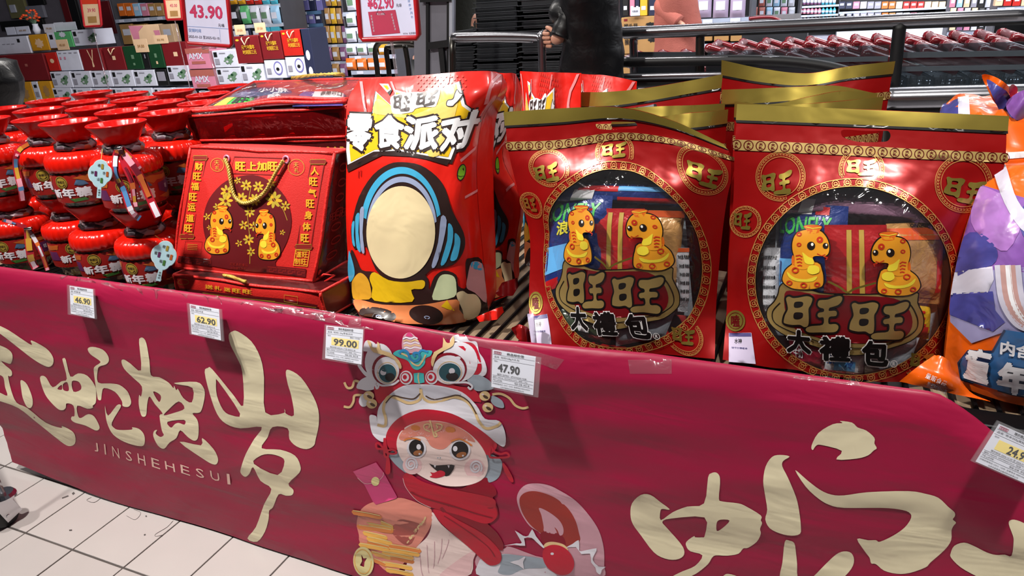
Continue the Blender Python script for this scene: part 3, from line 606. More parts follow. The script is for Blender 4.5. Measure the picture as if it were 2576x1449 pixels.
# face
bp('snake_face', P_face, 7, [[(590, 1020), (620, 940), (700, 880), (860, 845), (1040, 870), (1190, 950), (1300, 1070), (1345, 1190), (1330, 1290), (1270, 1350), (1150, 1385), (1000, 1385), (860, 1340), (740, 1270), (640, 1180), (600, 1100)]], zc)
bp('snake_brow_scales', P_peach, 8, [[(610, 990), (640, 930), (740, 870), (860, 848), (1040, 872), (1180, 948), (1240, 1020), (1180, 1010), (1080, 1000), (980, 1080), (880, 1060), (820, 980), (720, 980), (650, 1010)]], zc)
for k in range(26):
    x = 650+rnd.random()*540; y = 900+rnd.random()*110
    if y > 880+abs(x-900)*.25: bl('face_scale', P_blush, 9, [(x-14, y), (x-7, y+9), (x+7, y+9), (x+14, y)], .8, zc)
bp('cheek_blush', P_blush, 8, [ell(720, 1215, 80, 75, n=24).tolist()], zc, 0); bp('cheek_blush', P_blush, 8, [ell(1235, 1240, 85, 80, n=24).tolist()], zc, 0)
for x, y, rx, a in ((755, 1070, 62, -.2), (1115, 1085, 70, -.25)):
    bp('eye_white', P_white, 9, [ell(x, y+4, rx+18, 82, a, 26).tolist()], zc, 0); bp('eye_iris', P_dark, 10, [ell(x, y, rx, 70, a, 26).tolist()], zc, 0)
    bp('eye_amber', P_brown, 11, [ell(x+12, y+40, rx*.62, 22, a, 18).tolist()], zc, 0); bp('eye_shine', P_white, 12, [ell(x+(20 if x < 900 else -38), y-10, 19, 23, n=14).tolist()], zc, 0); bp('eye_shine', P_white, 12, [ell(x+26, y+48, 8, 8, n=10).tolist()], zc, 0)
bl('eyelid', P_orange, 11, [(650, 1010), (680, 995), (740, 990), (790, 1005)], 4, zc); bl('eyelid', P_orange, 11, [(1040, 1015), (1110, 995), (1170, 1020), (1215, 1050)], 4, zc)
bp('brow_patch', P_orange, 9, [ell(748, 905, 40, 22, .1, 16).tolist()], zc, 0); bp('brow_patch', P_orange, 9, [ell(1035, 920, 42, 25, .1, 16).tolist()], zc, 0)
for x in (855, 925): bl('brow_ornament', P_gold, 10, [(x+(15 if x < 880 else -15), 935), (x+(-30 if x < 880 else 30), 915), (x+(-35 if x < 880 else 40), 880), (x+(5 if x < 880 else -5), 872), (x+5, 900), (x-5, 905)], 3.4, zc)
bl('brow_ornament', P_gold, 10, [(865, 840), (878, 880), (890, 930), (905, 975), (925, 965), (905, 935)], 4, zc)
for x, y in ((710, 1205), (1245, 1230)):
    a = np.linspace(0, 4.2*PI, 30); r = 12+46*a/(4.2*PI); bl('cheek_swirl', P_white, 10, np.stack([x+r*np.cos(a)*.9, y+r*np.sin(a)], 1).tolist()[::1], 4.2, lambda p: zc(p))
bp('nostril', P_grey, 10, [ell(933, 1152, 6, 6, n=8).tolist()], zc, 0); bp('nostril', P_grey, 10, [ell(953, 1152, 6, 6, n=8).tolist()], zc, 0)
bp('mouth', P_dark, 10, [[(860, 1200), (905, 1215), (1000, 1210), (1072, 1215), (1040, 1280), (1000, 1305), (940, 1270), (905, 1245)]], zc, 2)
bp('tongue', P_red, 11, [[(870, 1270), (900, 1275), (950, 1255), (990, 1270), (985, 1300), (920, 1318), (865, 1308), (885, 1295)]], zc, 3)
for q in ([(898, 1213), (918, 1213), (910, 1235)], [(1012, 1213), (1030, 1213), (1024, 1238)]): bp('fang', P_white, 11, [q], zc, 0)
for q in ([(420, 1040), (440, 1030), (470, 1060), (510, 1090), (560, 1085), (590, 1110), (560, 1120), (510, 1110), (480, 1080), (430, 1075)], [(490, 990), (500, 1040), (510, 1090), (520, 1140), (490, 1130)], [(1370, 1060), (1400, 1100), (1450, 1120), (1500, 1110), (1520, 1140), (1470, 1150), (1400, 1150), (1360, 1140)]): bl('knot_cord', P_red, 9, q, 5, zc, True)
for q in ([(510, 1150), (530, 1160), (540, 1240), (530, 1285), (500, 1280), (500, 1220)], [(1465, 1200), (1490, 1210), (1540, 1290), (1558, 1345), (1535, 1350), (1490, 1280)]): bp('tassel', P_red, 9, [q], zc)
BU = BA.to_uv(BS.inv)
BU.apply(BS, bsh, step=.00025, base=.0007)
# clear tape along the fold, with bright glints
M_tape = film('clear_tape', gloss=.10, rough=.2, bump=.3, bscale=30, haze=.06)
for q in ([(140, 688), (440, 722), (640, 752), (640, 768), (440, 736), (140, 700)], [(660, 752), (930, 800), (940, 830), (900, 826), (660, 778)], [(1290, 868), (1420, 905), (1400, 930), (1290, 890)], [(2000, 940), (2160, 958), (2165, 972), (1995, 952)], [(1580, 905), (1690, 905), (1690, 940), (1585, 940)]):
    V, F = fill([q], 16); mk('clear_tape', BS(BS.inv(V), .0012), F, M_tape, bn, True)

# ================================================================== price tags
M_paper = mat('tag_paper', 'd3d6e2', .55, var=.02); M_ink = mat('tag_ink', '1d1d22', .6, var=0); M_yel = mat('tag_yellow', 'e6d27c', .55, var=.03)
M_tagred = mat('tag_red', 'a03a58', .55, var=0); M_tline = mat('tag_rule', '5c5f68', .6, var=0)
M_sleeve = film('tag_sleeve', gloss=.07, rough=.06, bump=.35, bscale=9, haze=.10)
def price_tag(sq, cq, yt, yb, price, label, yellow=True, title='降价商品标价签', lines=('品名  旺旺礼盒', '现价'), foot='降价时段 2025-01-17 至 2025-01-30', pq=(.22, .36, .86, .56), was=None):
    t = thing('price_tag', label, 'price tag', at_y(*(np.array(sq[2])+sq[3])/2, yb), 'price tags taped along the banner')
    S1 = Surf([[(*cq[0], yt), (*cq[1], yt)], [(*cq[3], yb), (*cq[2], yb)]])
    S2 = Surf([[(*sq[0], yt), (*sq[1], yt)], [(*sq[3], yb), (*sq[2], yb)]])
    cardo = mk('card', S1.mesh(2, 2).reshape(-1, 3), [(0, 1, 4, 3), (1, 2, 5, 4), (3, 4, 7, 6), (4, 5, 8, 7)], M_paper, t)
    MB().grid(S2.mesh(4, 4, .0022)).out('plastic_sleeve', M_sleeve, t, True); MB().grid(S2.mesh(2, 2, -.0012)).out('sleeve_back', M_sleeve, t, True)
    a = Art(True)
    if yellow: a.poly('price_field', M_yel, 0, [(.16, .33), (.90, .33), (.90, .57), (.16, .57)], 1)
    x0, y0, x1, y1 = pq; a.text('price', M_ink, 1, price, rect(x0, y0, x1, y1), .03)
    a.poly('store_mark', M_tagred, 1, [rect(.04, .03, .21, .10), rect(.05, .042, .20, .088)], 1); a.text('store_mark', M_tagred, 1, '京客隆', rect(.06, .048, .19, .084), .02)
    a.text('title', M_ink, 1, title, rect(.34, .025, .74, .095), .015)
    a.text('product_line', M_ink, 1, lines[0], rect(.05, .15, .05+.045*len(lines[0]), .21), .0)
    a.text('product_line', M_ink, 1, lines[1], rect(.05, .27, .14, .31), .0)
    if was: a.text('old_price', M_ink, 1, was, rect(.66, .25, .92, .30), 0)
    a.text('period', M_ink, 1, foot, rect(.13, .60, .82, .655), .0)
    a.text('small_print', M_ink, 1, '编码 740034  6937006412416  规格 1.2kg', rect(.03, .69, .85, .735), .0)
    a.text('small_print', M_ink, 1, '产地 山东济南', rect(.03, .77, .25, .82), .0); a.text('small_print', M_ink, 1, '等级 合格  单位 袋', rect(.55, .77, .9, .82), .0)
    a.text('small_print', M_ink, 1, '价格举报电话 12315  12345  监督电话 4000105024', rect(.03, .87, .92, .91), .0)
    a.text('small_print', M_ink, 1, '北京京客隆商业集团股份有限公司', rect(.22, .94, .78, .98), .0)
    for y in (.12, .24, .67, .75, .84): a.line('rule', M_tline, 0, [(.02, y), (.98, y)], .006)
    a.apply(S1, cardo, step=.0003, base=.0004)
    return t
price_tag([(170, 716), (238, 727), (243, 803), (172, 791)], [(175, 719), (234, 728), (238, 801), (178, 789)], 1.126, 1.098, '46.90', 'small price tag reading 46.90 in a clear sleeve, leftmost on the banner', lines=('品名  新年糖礼罐', '现价'))
price_tag([(471, 762), (558, 778), (564, 859), (478, 841)], [(477, 765), (551, 778), (556, 856), (482, 840)], 1.120, 1.094, '62.90', 'small price tag reading 62.90 in a clear sleeve, below the red gift boxes', lines=('品名  旺旺大礼盒', '现价'))
price_tag([(818, 816), (917, 826), (912, 921), (811, 904)], [(821, 819), (914, 829), (909, 917), (818, 901)], 1.118, 1.086, '99.00', 'white price tag reading 99.00 in a clear sleeve, left of the snake hat', lines=('品名  旺旺1.2kg零食派对', '现价'), was='原价 119.00')
price_tag([(1236, 876), (1362, 899), (1354, 1000), (1233, 977)], [(1239, 879), (1348, 897), (1341, 994), (1236, 973)], 1.112, 1.084, '47.90', 'white price tag reading 47.90 with no yellow field, right of the snake hat', False, '商品标价签', ('品名  旺旺528g大礼包', '零售价'), '编码 237531  6910163411528', (.14, .34, .66, .56))
price_tag([(2508, 1057), (2640, 1115), (2590, 1224), (2441, 1159)], [(2513, 1066), (2640, 1122), (2588, 1220), (2454, 1161)], 1.110, 1.080, '24.90', 'tilted price tag reading 24 at the right end of the banner', lines=('品名  奇多355g奥特', '现价'), foot='降价时段 2024-12-25 至 2025-01-31', pq=(.38, .36, .80, .56))

# ================================================================== trolley caster at the left edge
cb = at_z(26, 1322, .0)
tr = thing('stock_trolley', 'chrome trolley leg on a black caster wheel, at the left edge of the floor', 'trolley', cb)
M_chrome = mat('chrome', 'c8c8cc', .18, 1., var=.03); M_rubber = mat('black_rubber', '161619', .55, var=.15)
wc = cb+[-.012, .0, .040]
MB().tube([wc+[-.017, 0, 0], wc+[-.009, 0, 0], wc+[.009, 0, 0], wc+[.017, 0, 0]], [.036, .040, .040, .036], 24).out('wheel', M_rubber, tr, True)
f = MB()
for s in (-1, 1): f.box(wc+[s*.022, .008, .022], (.004, .05, .075), rotx(.25), ch=.001)
f.lathe([(.001, .078), (.03, .078), (.036, .068), (.036, .060), (.001, .060)], wc+[0, .018, -.01], 18)
f.out('fork', M_chrome, tr)
MB().tube([wc+[-.026, 0, 0], wc+[.026, 0, 0]], .006, 8).out('axle', M_chrome, tr)
MB().tube([wc+[0, .018, .06], wc+[-.03, .03, .14], wc+[-.20, .05, .60]], .009, 10).out('leg', M_chrome, tr, True)
# ================================================================== candy jars, two tiers
M_lid = mat('lid_red', 'c61408', .20, coat=.25, var=.03); M_bowl = mat('bowl_red', 'a80d0a', .22, coat=0., spec=.28, var=.03)
M_jarclear = film('jar_plastic', gloss=.05, rough=.05, bump=.15, bscale=30)
def speckle(name, cols, scale, rough=.35):
    m = bpy.data.materials.new(name); m.use_nodes = True; nt = m.node_tree; b = nt.nodes['Principled BSDF']
    tc = nt.nodes.new('ShaderNodeTexCoord'); v = nt.nodes.new('ShaderNodeTexVoronoi'); v.inputs['Scale'].default_value = scale
    nt.links.new(tc.outputs['Object'], v.inputs[0]); s = nt.nodes.new('ShaderNodeSeparateColor'); nt.links.new(v.outputs['Color'], s.inputs[0])
    r = nt.nodes.new('ShaderNodeValToRGB'); r.color_ramp.interpolation = 'CONSTANT'; e = r.color_ramp.elements
    while len(e) < len(cols): e.new(.5)
    for i, c in enumerate(cols): e[i].position = i/len(cols); e[i].color = srgb(c)
    nt.links.new(s.outputs[0], r.inputs[0]); nt.links.new(r.outputs[0], b.inputs['Base Color']); b.inputs['Roughness'].default_value = rough
    k = nt.nodes.new('ShaderNodeBump'); k.inputs['Strength'].default_value = .6; k.inputs['Distance'].default_value = .01
    nt.links.new(v.outputs['Distance'], k.inputs['Height']); nt.links.new(k.outputs[0], b.inputs['Normal'])
    MATS[name] = m; return m
M_candy = speckle('wrapped_candies', ('5a1414', '2c4a22', '7d5a1e', '3a1030', '82261a', '20283c', '6d2c1a', '8d7a30'), 55)
M_scarf = speckle('printed_scarf', ('6a1a20', 'c09088', '2a1418', 'd0b0a8', '7a2a40', '4a3440', 'b06040', '9a8088'), 48, .5)
class Cyl:
    """front of a jar: u runs round, v runs down"""
    def __init__(s, r0, r1, z0, z1, span=3.6): s.a = (r0, r1, z0, z1, span)
    def __call__(s, uv, off=0.):
        r0, r1, z0, z1, sp = s.a; uv = np.atleast_2d(uv); a = -PI/2+(uv[:, 0]-.5)*sp; v = uv[:, 1]; r = r1+(r0-r1)*v+off+.0015*np.sin(v*PI)
        return np.stack([r*np.cos(a), r*np.sin(a), z1+(z0-z1)*v], 1)
L_red, L_orange, L_purple = mat('label_red', '8f1712', .4, coat=.3), mat('label_orange', 'a8521d', .4, coat=.3), mat('label_purple', '5a2350', .4, coat=.3)
L_white, L_gold, L_blue = mat('label_white', 'd9d3da', .45), mat('label_gold', 'b79c3e', .35, .4), mat('label_blue', '46607e', .4)
L_dark, L_green = mat('label_dark', '2a1512', .4), mat('label_green', '3d6b2e', .4)
def build_jar():
    t = thing('candy_jar', '', 'candy jar', (0, 0, 0), 'red candy jars stacked in two tiers')
    MB().lathe([(.001, .002), (.052, .002), (.058, .012), (.062, .022), (.073, .042), (.075, .10), (.073, .118), (.001, .124)], seg=20).out('candy_fill', M_candy, t, True)
    MB().lathe([(.001, 0), (.056, 0), (.062, .006), (.0650, .020), (.0765, .038), (.0785, .06), (.0785, .10), (.0765, .120)], seg=28, ripple=lambda a, i: 1+.012*math.cos(28*a)*(i in (2, 3))).out('clear_body', M_jarclear, t, True)
    S = Cyl(.0775, .0790, .036, .110); lb = MB(); g = np.linspace(0, 1, 25); U, Vv = np.meshgrid(g, np.linspace(0, 1, 7)); lb.grid(S(np.stack([U.ravel(), Vv.ravel()], 1), .0008).reshape(7, 25, 3))
    lab = lb.out('label', L_red, t, True)
    a = Art(True); asp = .072/.27                                    # v units are squatter than u units
    def pol(n, m, l, q): a.poly(n, m, l, q, .03)
    pol('roof_print', L_orange, 0, [(.44, .10), (.56, .02), (.70, .10), (.78, .08), (.80, .2), (.70, .24), (.62, .22), (.58, .3), (.52, .2)])
    pol('lantern_print', L_purple, 0, [(.62, .34), (.80, .30), (.84, .62), (.72, .78), (.62, .60)])
    pol('roof_print', L_orange, 0, [(.02, .1), (.2, .06), (.18, .25), (.04, .3)]); pol('lantern_print', L_purple, 0, [(.04, .36), (.16, .34), (.18, .7), (.03, .72)])
    pol('fan_print', L_blue, 1, [(.44, .34), (.47, .16), (.53, .22), (.56, .36), (.50, .40)])
    pol('wave_print', L_orange, 0, [(.60, .80), (.80, .72), (.98, .8), (.98, .95), (.7, .93)]); pol('leaf_print', L_green, 0, [(.36, .86), (.50, .82), (.53, .92), (.40, .97)])
    pol('roof_print', L_orange, 0, [(.86, .05), (.98, .1), (.96, .4), (.88, .35)]); pol('dark_print', L_dark, 0, [(.86, .45), (.97, .42), (.95, .68), (.87, .66)])
    e = ell(.325, .24, .062, .225, n=28); a.poly('emblem', L_gold, 2, [e], .05)
    a.poly('emblem_ring', L_dark, 3, [ell(.325, .24, .055, .2, n=28), ell(.325, .24, .050, .183, n=28)], 1)
    a.text('emblem_lettering', L_dark, 3, '徐福记', rect(.287, .17, .363, .27), .02); a.line('emblem_smile', L_dark, 3, ell(.325, .26, .034, .11, n=10, a0=.4, a1=PI-.4, close=False), .012)
    a.text('lettering', L_white, 2, '新', [(.18, .50), (.295, .47), (.295, .80), (.19, .82)], .045); a.text('lettering', L_white, 2, '年', rect(.30, .45, .43, .82), .045); a.text('lettering', L_white, 2, '糖', rect(.435, .43, .57, .80), .045)
    a.line('dot_border', L_gold, 1, [(.22, .90), (.40, .88), (.54, .84)], .02); a.text('lettering', L_white, 2, '年货', rect(.70, .42, .735, .60), .02)
    for o in a.apply(S, lab, step=.0003, base=.0013): pass
    MB().lathe([(.070, .117), (.081, .117), (.0835, .122), (.0845, .132), (.0835, .145), (.078, .156), (.066, .163), (.045, .167), (.001, .168)], seg=120, ripple=lambda a, i: 1+(.030*abs(math.cos(15*a))-.014)*(.25 if i > 6 else 1 if i else 0)).out('lid', M_lid, t, True)
    sc = MB()
    P = [(.044*math.cos(k*PI/9), .044*math.sin(k*PI/9), .175+.0035*math.sin(k*2.3)) for k in range(18)]; sc.tube(P, .0085, 6, True)
    P = [(.041*math.cos(k*PI/9), .041*math.sin(k*PI/9), .183+.003*math.sin(k*1.7+1)) for k in range(18)]; sc.tube(P, .006, 6, True)
    s_ = sc.out('folded_scarf', M_scarf, t, True); s_['kind'] = 'thing'; del s_['kind']
    MB().lathe([(.001, .168), (.030, .168), (.034, .186), (.040, .190), (.0705, .236), (.0715, .2395), (.0695, .241), (.0665, .238), (.040, .197), (.028, .194), (.001, .195)], seg=64, ripple=lambda a, i: 1+.022*math.cos(26*a)*(1 if i in (7, 8) else .25 if i in (3, 4) else 0)).out('bowl', M_bowl, t, True)
    return t
jar0 = build_jar(); first = True
ROWS = (('front', ((-45, 300), (100, 297), (172, 305), (292, 309))), ('second', ((4, 272), (96, 275), (228, 270), (305, 278), (417, 281))),
        ('third', ((121, 252), (214, 254), (336, 249), (405, 256), (508, 257))), ('fourth', ((231, 232), (320, 235), (437, 229), (524, 236))), ('back', ((573, 216),)))
def ORD(n):
    a = ('', 'first', 'second', 'third', 'fourth', 'fifth', 'sixth', 'seventh', 'eighth', 'ninth', 'tenth', 'eleventh', 'twelfth', 'thirteenth', 'fourteenth', 'fifteenth', 'sixteenth', 'seventeenth', 'eighteenth', 'nineteenth', 'twentieth')
    return a[n] if n <= 20 else 'twenty-'+a[n-20] if n < 30 else 'thirty-'+a[n-30]
NTH = ('first', 'second', 'third', 'fourth', 'fifth', 'sixth', 'seventh', 'eighth', 'ninth', 'tenth')
JAR = {}
for rn, L in ROWS:
    for k, (x, y) in enumerate(L):
        c = at_z(x, y, 1.174)
        for tier, z in (('upper', .934), ('lower', .714)):
            if tier == 'lower' and rn in ('back',): pass
            a = math.atan2(-c[1], -c[0])+PI/2+(.30*math.sin(k*2.1+len(rn)+z*9)+(.12 if rn == 'front' else .3))
            lab = 'red-lidded candy jar, %s tier of the %s row, %s from left' % (tier, rn, NTH[k])
            if first: o = jar0; o.location = (c[0], c[1], z); o.rotation_euler = (0, 0, a); o['label'] = lab; first = False
            else: o = copy_tree(jar0, (c[0], c[1], z), a, lab)
            JAR[(rn, k, tier)] = (o, c)
# loose printed lanyards hanging over some jars, and two pale blue fan tags
M_str = mat('gold_string', 'a8843c', .4, .4)
RB = [mat('lanyard_'+n, c, .45, coat=.2) for n, c in (('red', 'a8182a'), ('pink', 'd68fa0'), ('white', 'd8cfd8'), ('blue', '4f7fb0'), ('orange', 'c8642a'), ('gold', 'b98a2e'), ('maroon', '6a1226'))]
def lanyard(label, strips, Y, knot=None):
    a0 = np.mean([at_y(*s[-1][:2], Y) for s, _ in strips], 0)
    t = thing('printed_lanyard', label, 'lanyard', a0, 'printed lanyards hanging on the jars')
    for pts, w in strips:
        P = smooth(pts, 4, False); V, F = stroke(P, w); n = len(P)
        tw = np.tile(np.sin(np.arange(n)*.7)*.003, 2)
        mk('strap', [at_y(x, y, Y+tw[i]) for i, (x, y) in enumerate(V)], F, RB[0], t, True)
        s = 0
        while s < n-1:                                        # coloured print blocks along the strap
            e = min(n-1, s+rnd.randint(1, 3)); m = RB[1+rnd.randint(0, 5)]; wv = w*(.35+.5*rnd.random())
            if rnd.random() < .75:
                V, F = stroke(P[s:e+1], wv); mk('strap_print', [at_y(x, y, Y-.002+tw[s+(i % (e+1-s))]) for i, (x, y) in enumerate(V)], F, m, t, True)
            s = e
    if knot: MB().tube([at_y(knot[0]-7, knot[1], Y-.004), at_y(knot[0]+9, knot[1]-2, Y-.004)], .004, 8).out('metal_clasp', M_chrome, t, True)
    return t
c3 = JAR[('front', 3, 'upper')][1]
lanyard('printed lanyard with several loops draped down the jar nearest the gift box', [(((297, 375), (290, 400), (292, 440), (312, 480), (330, 530), (352, 550)), 18), (((300, 375), (318, 395), (350, 440), (375, 495), (398, 545)), 20), (((303, 375), (310, 410), (332, 460), (340, 520)), 15), (((306, 374), (330, 398), (352, 425)), 16)], c3[1]-.105, (297, 374))
lanyard('printed lanyard bundled to a point between the two lower jars beside the banner', [(((5, 553), (30, 560), (66, 572)), 10), (((70, 575), (72, 610), (78, 650), (90, 675)), 20), (((70, 575), (92, 610), (108, 645), (120, 680)), 12)], 1.17, (70, 576))
lanyard('narrow printed lanyard hanging down behind the leftmost front jar', [(((72, 362), (50, 376), (40, 400), (42, 430), (52, 470), (58, 505)), 17)], 1.225)
M_fan, M_fanrim = mat('fan_blue', 'a9cbd6', .45, var=.02), mat('fan_rim', 'd4d8d6', .4)
def fan_tag(label, cx, cy, r, Y, rot, string_to, words):
    t = thing('fan_shaped_tag', label, 'hang tag', at_y(cx, cy+r*1.8, Y), 'pale blue fan tags on the jars')
    def R(p): return [(cx+math.cos(rot)*x-math.sin(rot)*y, cy+math.sin(rot)*x+math.cos(rot)*y) for x, y in p]
    lob = []
    for k in range(60):
        a = 2*PI*k/60; q = r*(1.06+.20*abs(math.cos(2*a))**.6-.12); lob.append((q*math.cos(a)*.86, q*math.sin(a)))
    def plate(name, m, q, y0, th=.0016):
        V, F = fill([q], 1e9); n = len(V); P = [at_y(x, y, y0) for x, y in V]+[at_y(x, y, y0+th) for x, y in V]
        mk(name, P, list(F)+[[i+n for i in f][::-1] for f in F], m, t)
    plate('fan_rim', M_fanrim, R([(x*1.05, y*1.05) for x, y in lob]), Y); plate('fan_face', M_fan, R(lob), Y-.0006)
    plate('handle', M_fan, R([(-r*.16, r*1.05), (r*.16, r*1.05), (r*.19, r*2.05), (-r*.19, r*2.05)]), Y-.0008)
    a = Art(True); IK = L_dark
    for (wx, wy), w, m in zip(((0, -.62), (-.52, 0), (.45, 0), (0, .55)), words, (L_gold, L_purple, L_orange, L_green)):
        a.text('flavour_lettering', IK, 0, w, R(rect((wx-.26)*r, (wy-.2)*r, (wx-.02)*r, (wy+.05)*r)), .01); a.poly('sweet_print', m, 0, [R(rect((wx+.04)*r, (wy-.2)*r, (wx+.24)*r, (wy+.22)*r))], 1e9)
    a.text('handle_lettering', IK, 0, '徐', R(rect(-.1*r, 1.3*r, .1*r, 1.45*r)), .01); a.text('handle_lettering', IK, 0, '福', R(rect(-.1*r, 1.5*r, .1*r, 1.65*r)), .01); a.text('handle_lettering', IK, 0, '记', R(rect(-.1*r, 1.7*r, .1*r, 1.85*r)), .01)
    for k, e in a.p.items():
        if e[0]: mk(k[0], [at_y(x, y, Y-.0012) for x, y in np.concatenate(e[0])], e[1], e[3], t)
    MB().tube([at_y(*R([(0, -r*.95)])[0], Y), at_y(*string_to, Y+.03)], .0008, 5).out('string', M_str, t)
fan_tag('pale blue fan-shaped tag hanging against the two front upper jars', 252, 437, 30, c3[1]-.115, .06, (258, 375), ('橘', '酥', '杏', '话'))
fan_tag('pale blue fan-shaped tag at the corner of the upright red gift box, shadow across it', 412, 643, 32, 1.185, .22, (390, 592), ('柑', '蜜', '橘', '福'))
# ================================================================== shared makers for packs, boxes, prints
def V3(*p): return np.array(p, float)
def rope(path, r, turns=9., n=None, m=None, name='rope_handle', parent=None):
    P = smooth(path, 7, False); L = np.concatenate([[0], np.cumsum(np.linalg.norm(np.diff(P, axis=0), axis=1))]); b = MB()
    T = np.gradient(P, axis=0); T /= np.linalg.norm(T, axis=1)[:, None]; N = np.cross(T, [0.3, 1, .2]); N /= np.linalg.norm(N, axis=1)[:, None]; B = np.cross(T, N)
    for k in range(3):
        a = L/L[-1]*turns*2*PI+k*2*PI/3; b.tube(P+r*.5*(np.cos(a)[:, None]*N+np.sin(a)[:, None]*B), r*.58, 6)
    return b.out(name, m or M_rope, parent, True)
M_rope = mat('gold_cord', 'b99a45', .4, .35, bump=.2, bscale=400)
def pillow(name, quad, th, m, parent, n=14, crimp=.06, mback=None):
    """a sealed pouch lying in a quad (TL TR BR BL): bulged middle, flat crimped ends"""
    q = np.array(quad, float); nrm = np.cross(q[1]-q[0], q[3]-q[0]); nrm /= np.linalg.norm(nrm)
    if nrm.dot(EYE-q.mean(0)) < 0: nrm = -nrm
    g = np.linspace(0, 1, n+1); b = MB(); grids = []
    for s in (1, -1):
        U, Vv = np.meshgrid(g, g); P = (q[0]*(1-U[..., None])+q[1]*U[..., None])*(1-Vv[..., None])+(q[3]*(1-U[..., None])+q[2]*U[..., None])*Vv[..., None]
        w = np.clip((np.minimum(Vv, 1-Vv)-crimp)/.2, 0, 1); e = np.sqrt(np.clip(np.minimum(U, 1-U)/.16, 0, 1)); bl = (w*(2-w))*e*(1+.25*vnoise(U*4+th*900, Vv*4))
        P = P+nrm*(s*th/2*bl[..., None]+.0004*s); b.grid(P); grids.append(P)
    o = b.out(name, m, parent, True)
    class PS:
        def __call__(s_, uv, off=0.):
            uv = np.clip(np.atleast_2d(uv), 0, .9999); i = uv*n; k = i.astype(int); f = i-k; G = grids[0]
            a, c = f[:, :1], f[:, 1:]; u, v = k[:, 0], k[:, 1]
            return (G[v, u]*(1-a)+G[v, u+1]*a)*(1-c)+(G[v+1, u]*(1-a)+G[v+1, u+1]*a)*c+nrm*off
    return o, PS()
# a jar-shaped golden snake with an ingot hat, printed on the packs; drawn in its own 320 x 440 frame
SN_gold, SN_or, SN_red, SN_yel, SN_dark, SN_white = (mat('snake_'+n, c, .4, coat=.2) for n, c in (('gold', 'cf8a1e'), ('orange', 'c45a12'), ('red', 'b02a12'), ('yellow', 'd6c234'), ('dark', '1a0d08'), ('white', 'e2ded4')))
def snake_print(a, T, L0, cell=14):
    z = lambda q: [T(x, y) for x, y in q]
    coil = [(460, 690), (480, 640), (520, 605), (545, 590), (690, 590), (720, 640), (730, 690), (725, 740), (690, 760), (620, 768), (540, 765), (490, 745), (465, 720)]
    head = [(545, 620), (540, 560), (525, 500), (527, 450), (545, 405), (580, 380), (630, 370), (690, 372), (730, 395), (760, 440), (770, 490), (763, 530), (735, 548), (690, 545), (660, 556), (672, 600), (610, 635)]
    hat = [(600, 347), (640, 338), (690, 340), (722, 352), (705, 378), (700, 392), (670, 398), (628, 392), (622, 375)]
    for q in (coil, head, hat):
        c = np.mean(q, 0); a.poly('snake_outline', SN_dark, L0, [smooth(z([(c[0]+(x-c[0])*1.075, c[1]+(y-c[1])*1.075) for x, y in q]), 3)], cell)
    a.poly('snake_coil', SN_gold, L0+1, [smooth(z(coil), 3)], cell); a.poly('snake_tail', SN_or, L0+1, [smooth(z([(522, 600), (520, 560), (530, 540), (545, 580), (550, 610)]), 3)], cell)
    a.poly('snake_head', SN_gold, L0+2, [smooth(z(head), 3)], cell); a.poly('ingot_hat', SN_or, L0+2, [smooth(z(hat), 3)], cell); a.line('ingot_line', SN_yel, L0+3, z([(612, 352), (660, 362), (714, 356)]), 2)
    a.poly('snake_throat', SN_yel, L0+3, [smooth(z([(592, 520), (630, 550), (662, 565), (668, 598), (640, 602), (610, 590), (600, 555)]), 3)], cell)
    a.poly('snake_belly', SN_yel, L0+2, [smooth(z([(490, 650), (540, 690), (620, 700), (690, 680), (660, 715), (560, 715), (505, 690)]), 3)], cell)
    a.poly('snake_medal', SN_yel, L0+3, [smooth(z([(625, 635), (640, 610), (680, 608), (705, 625), (700, 655), (660, 668), (630, 655)]), 3)], cell)
    for x, y, r in ((650, 478, 27), (746, 478, 19)):
        a.poly('snake_eye', SN_dark, L0+3, [z(ell(x, y, r, r*1.05, n=18))], cell); a.poly('eye_shine', SN_white, L0+4, [z(ell(x+r*.3, y-r*.35, r*.33, r*.4, n=10))], cell)
    a.line('snake_mouth', SN_red, L0+3, z([(690, 530), (720, 545), (745, 535)]), 2.2); a.line('snake_tongue', SN_red, L0+3, z([(735, 548), (758, 556), (750, 570)]), 3)
    a.poly('snake_flower', SN_red, L0+3, [z(ell(708, 438, 22, 22, n=10))], cell); a.poly('snake_flower_heart', SN_gold, L0+4, [z(ell(708, 438, 7, 7, n=8))], cell)
    for k in range(4): a.line('neck_stripe', SN_red, L0+3, z([(548+4*k, 545+22*k), (575, 540+22*k), (590, 552+20*k)]), 3)
    for x, y, r in ((545, 640, 20), (570, 400, 14), (505, 725, 16), (600, 740, 18), (690, 735, 16), (570, 470, 12)): a.line('snake_pattern', SN_red, L0+3, z(ell(x, y, r, r*.8, n=12)), 3.2, True)
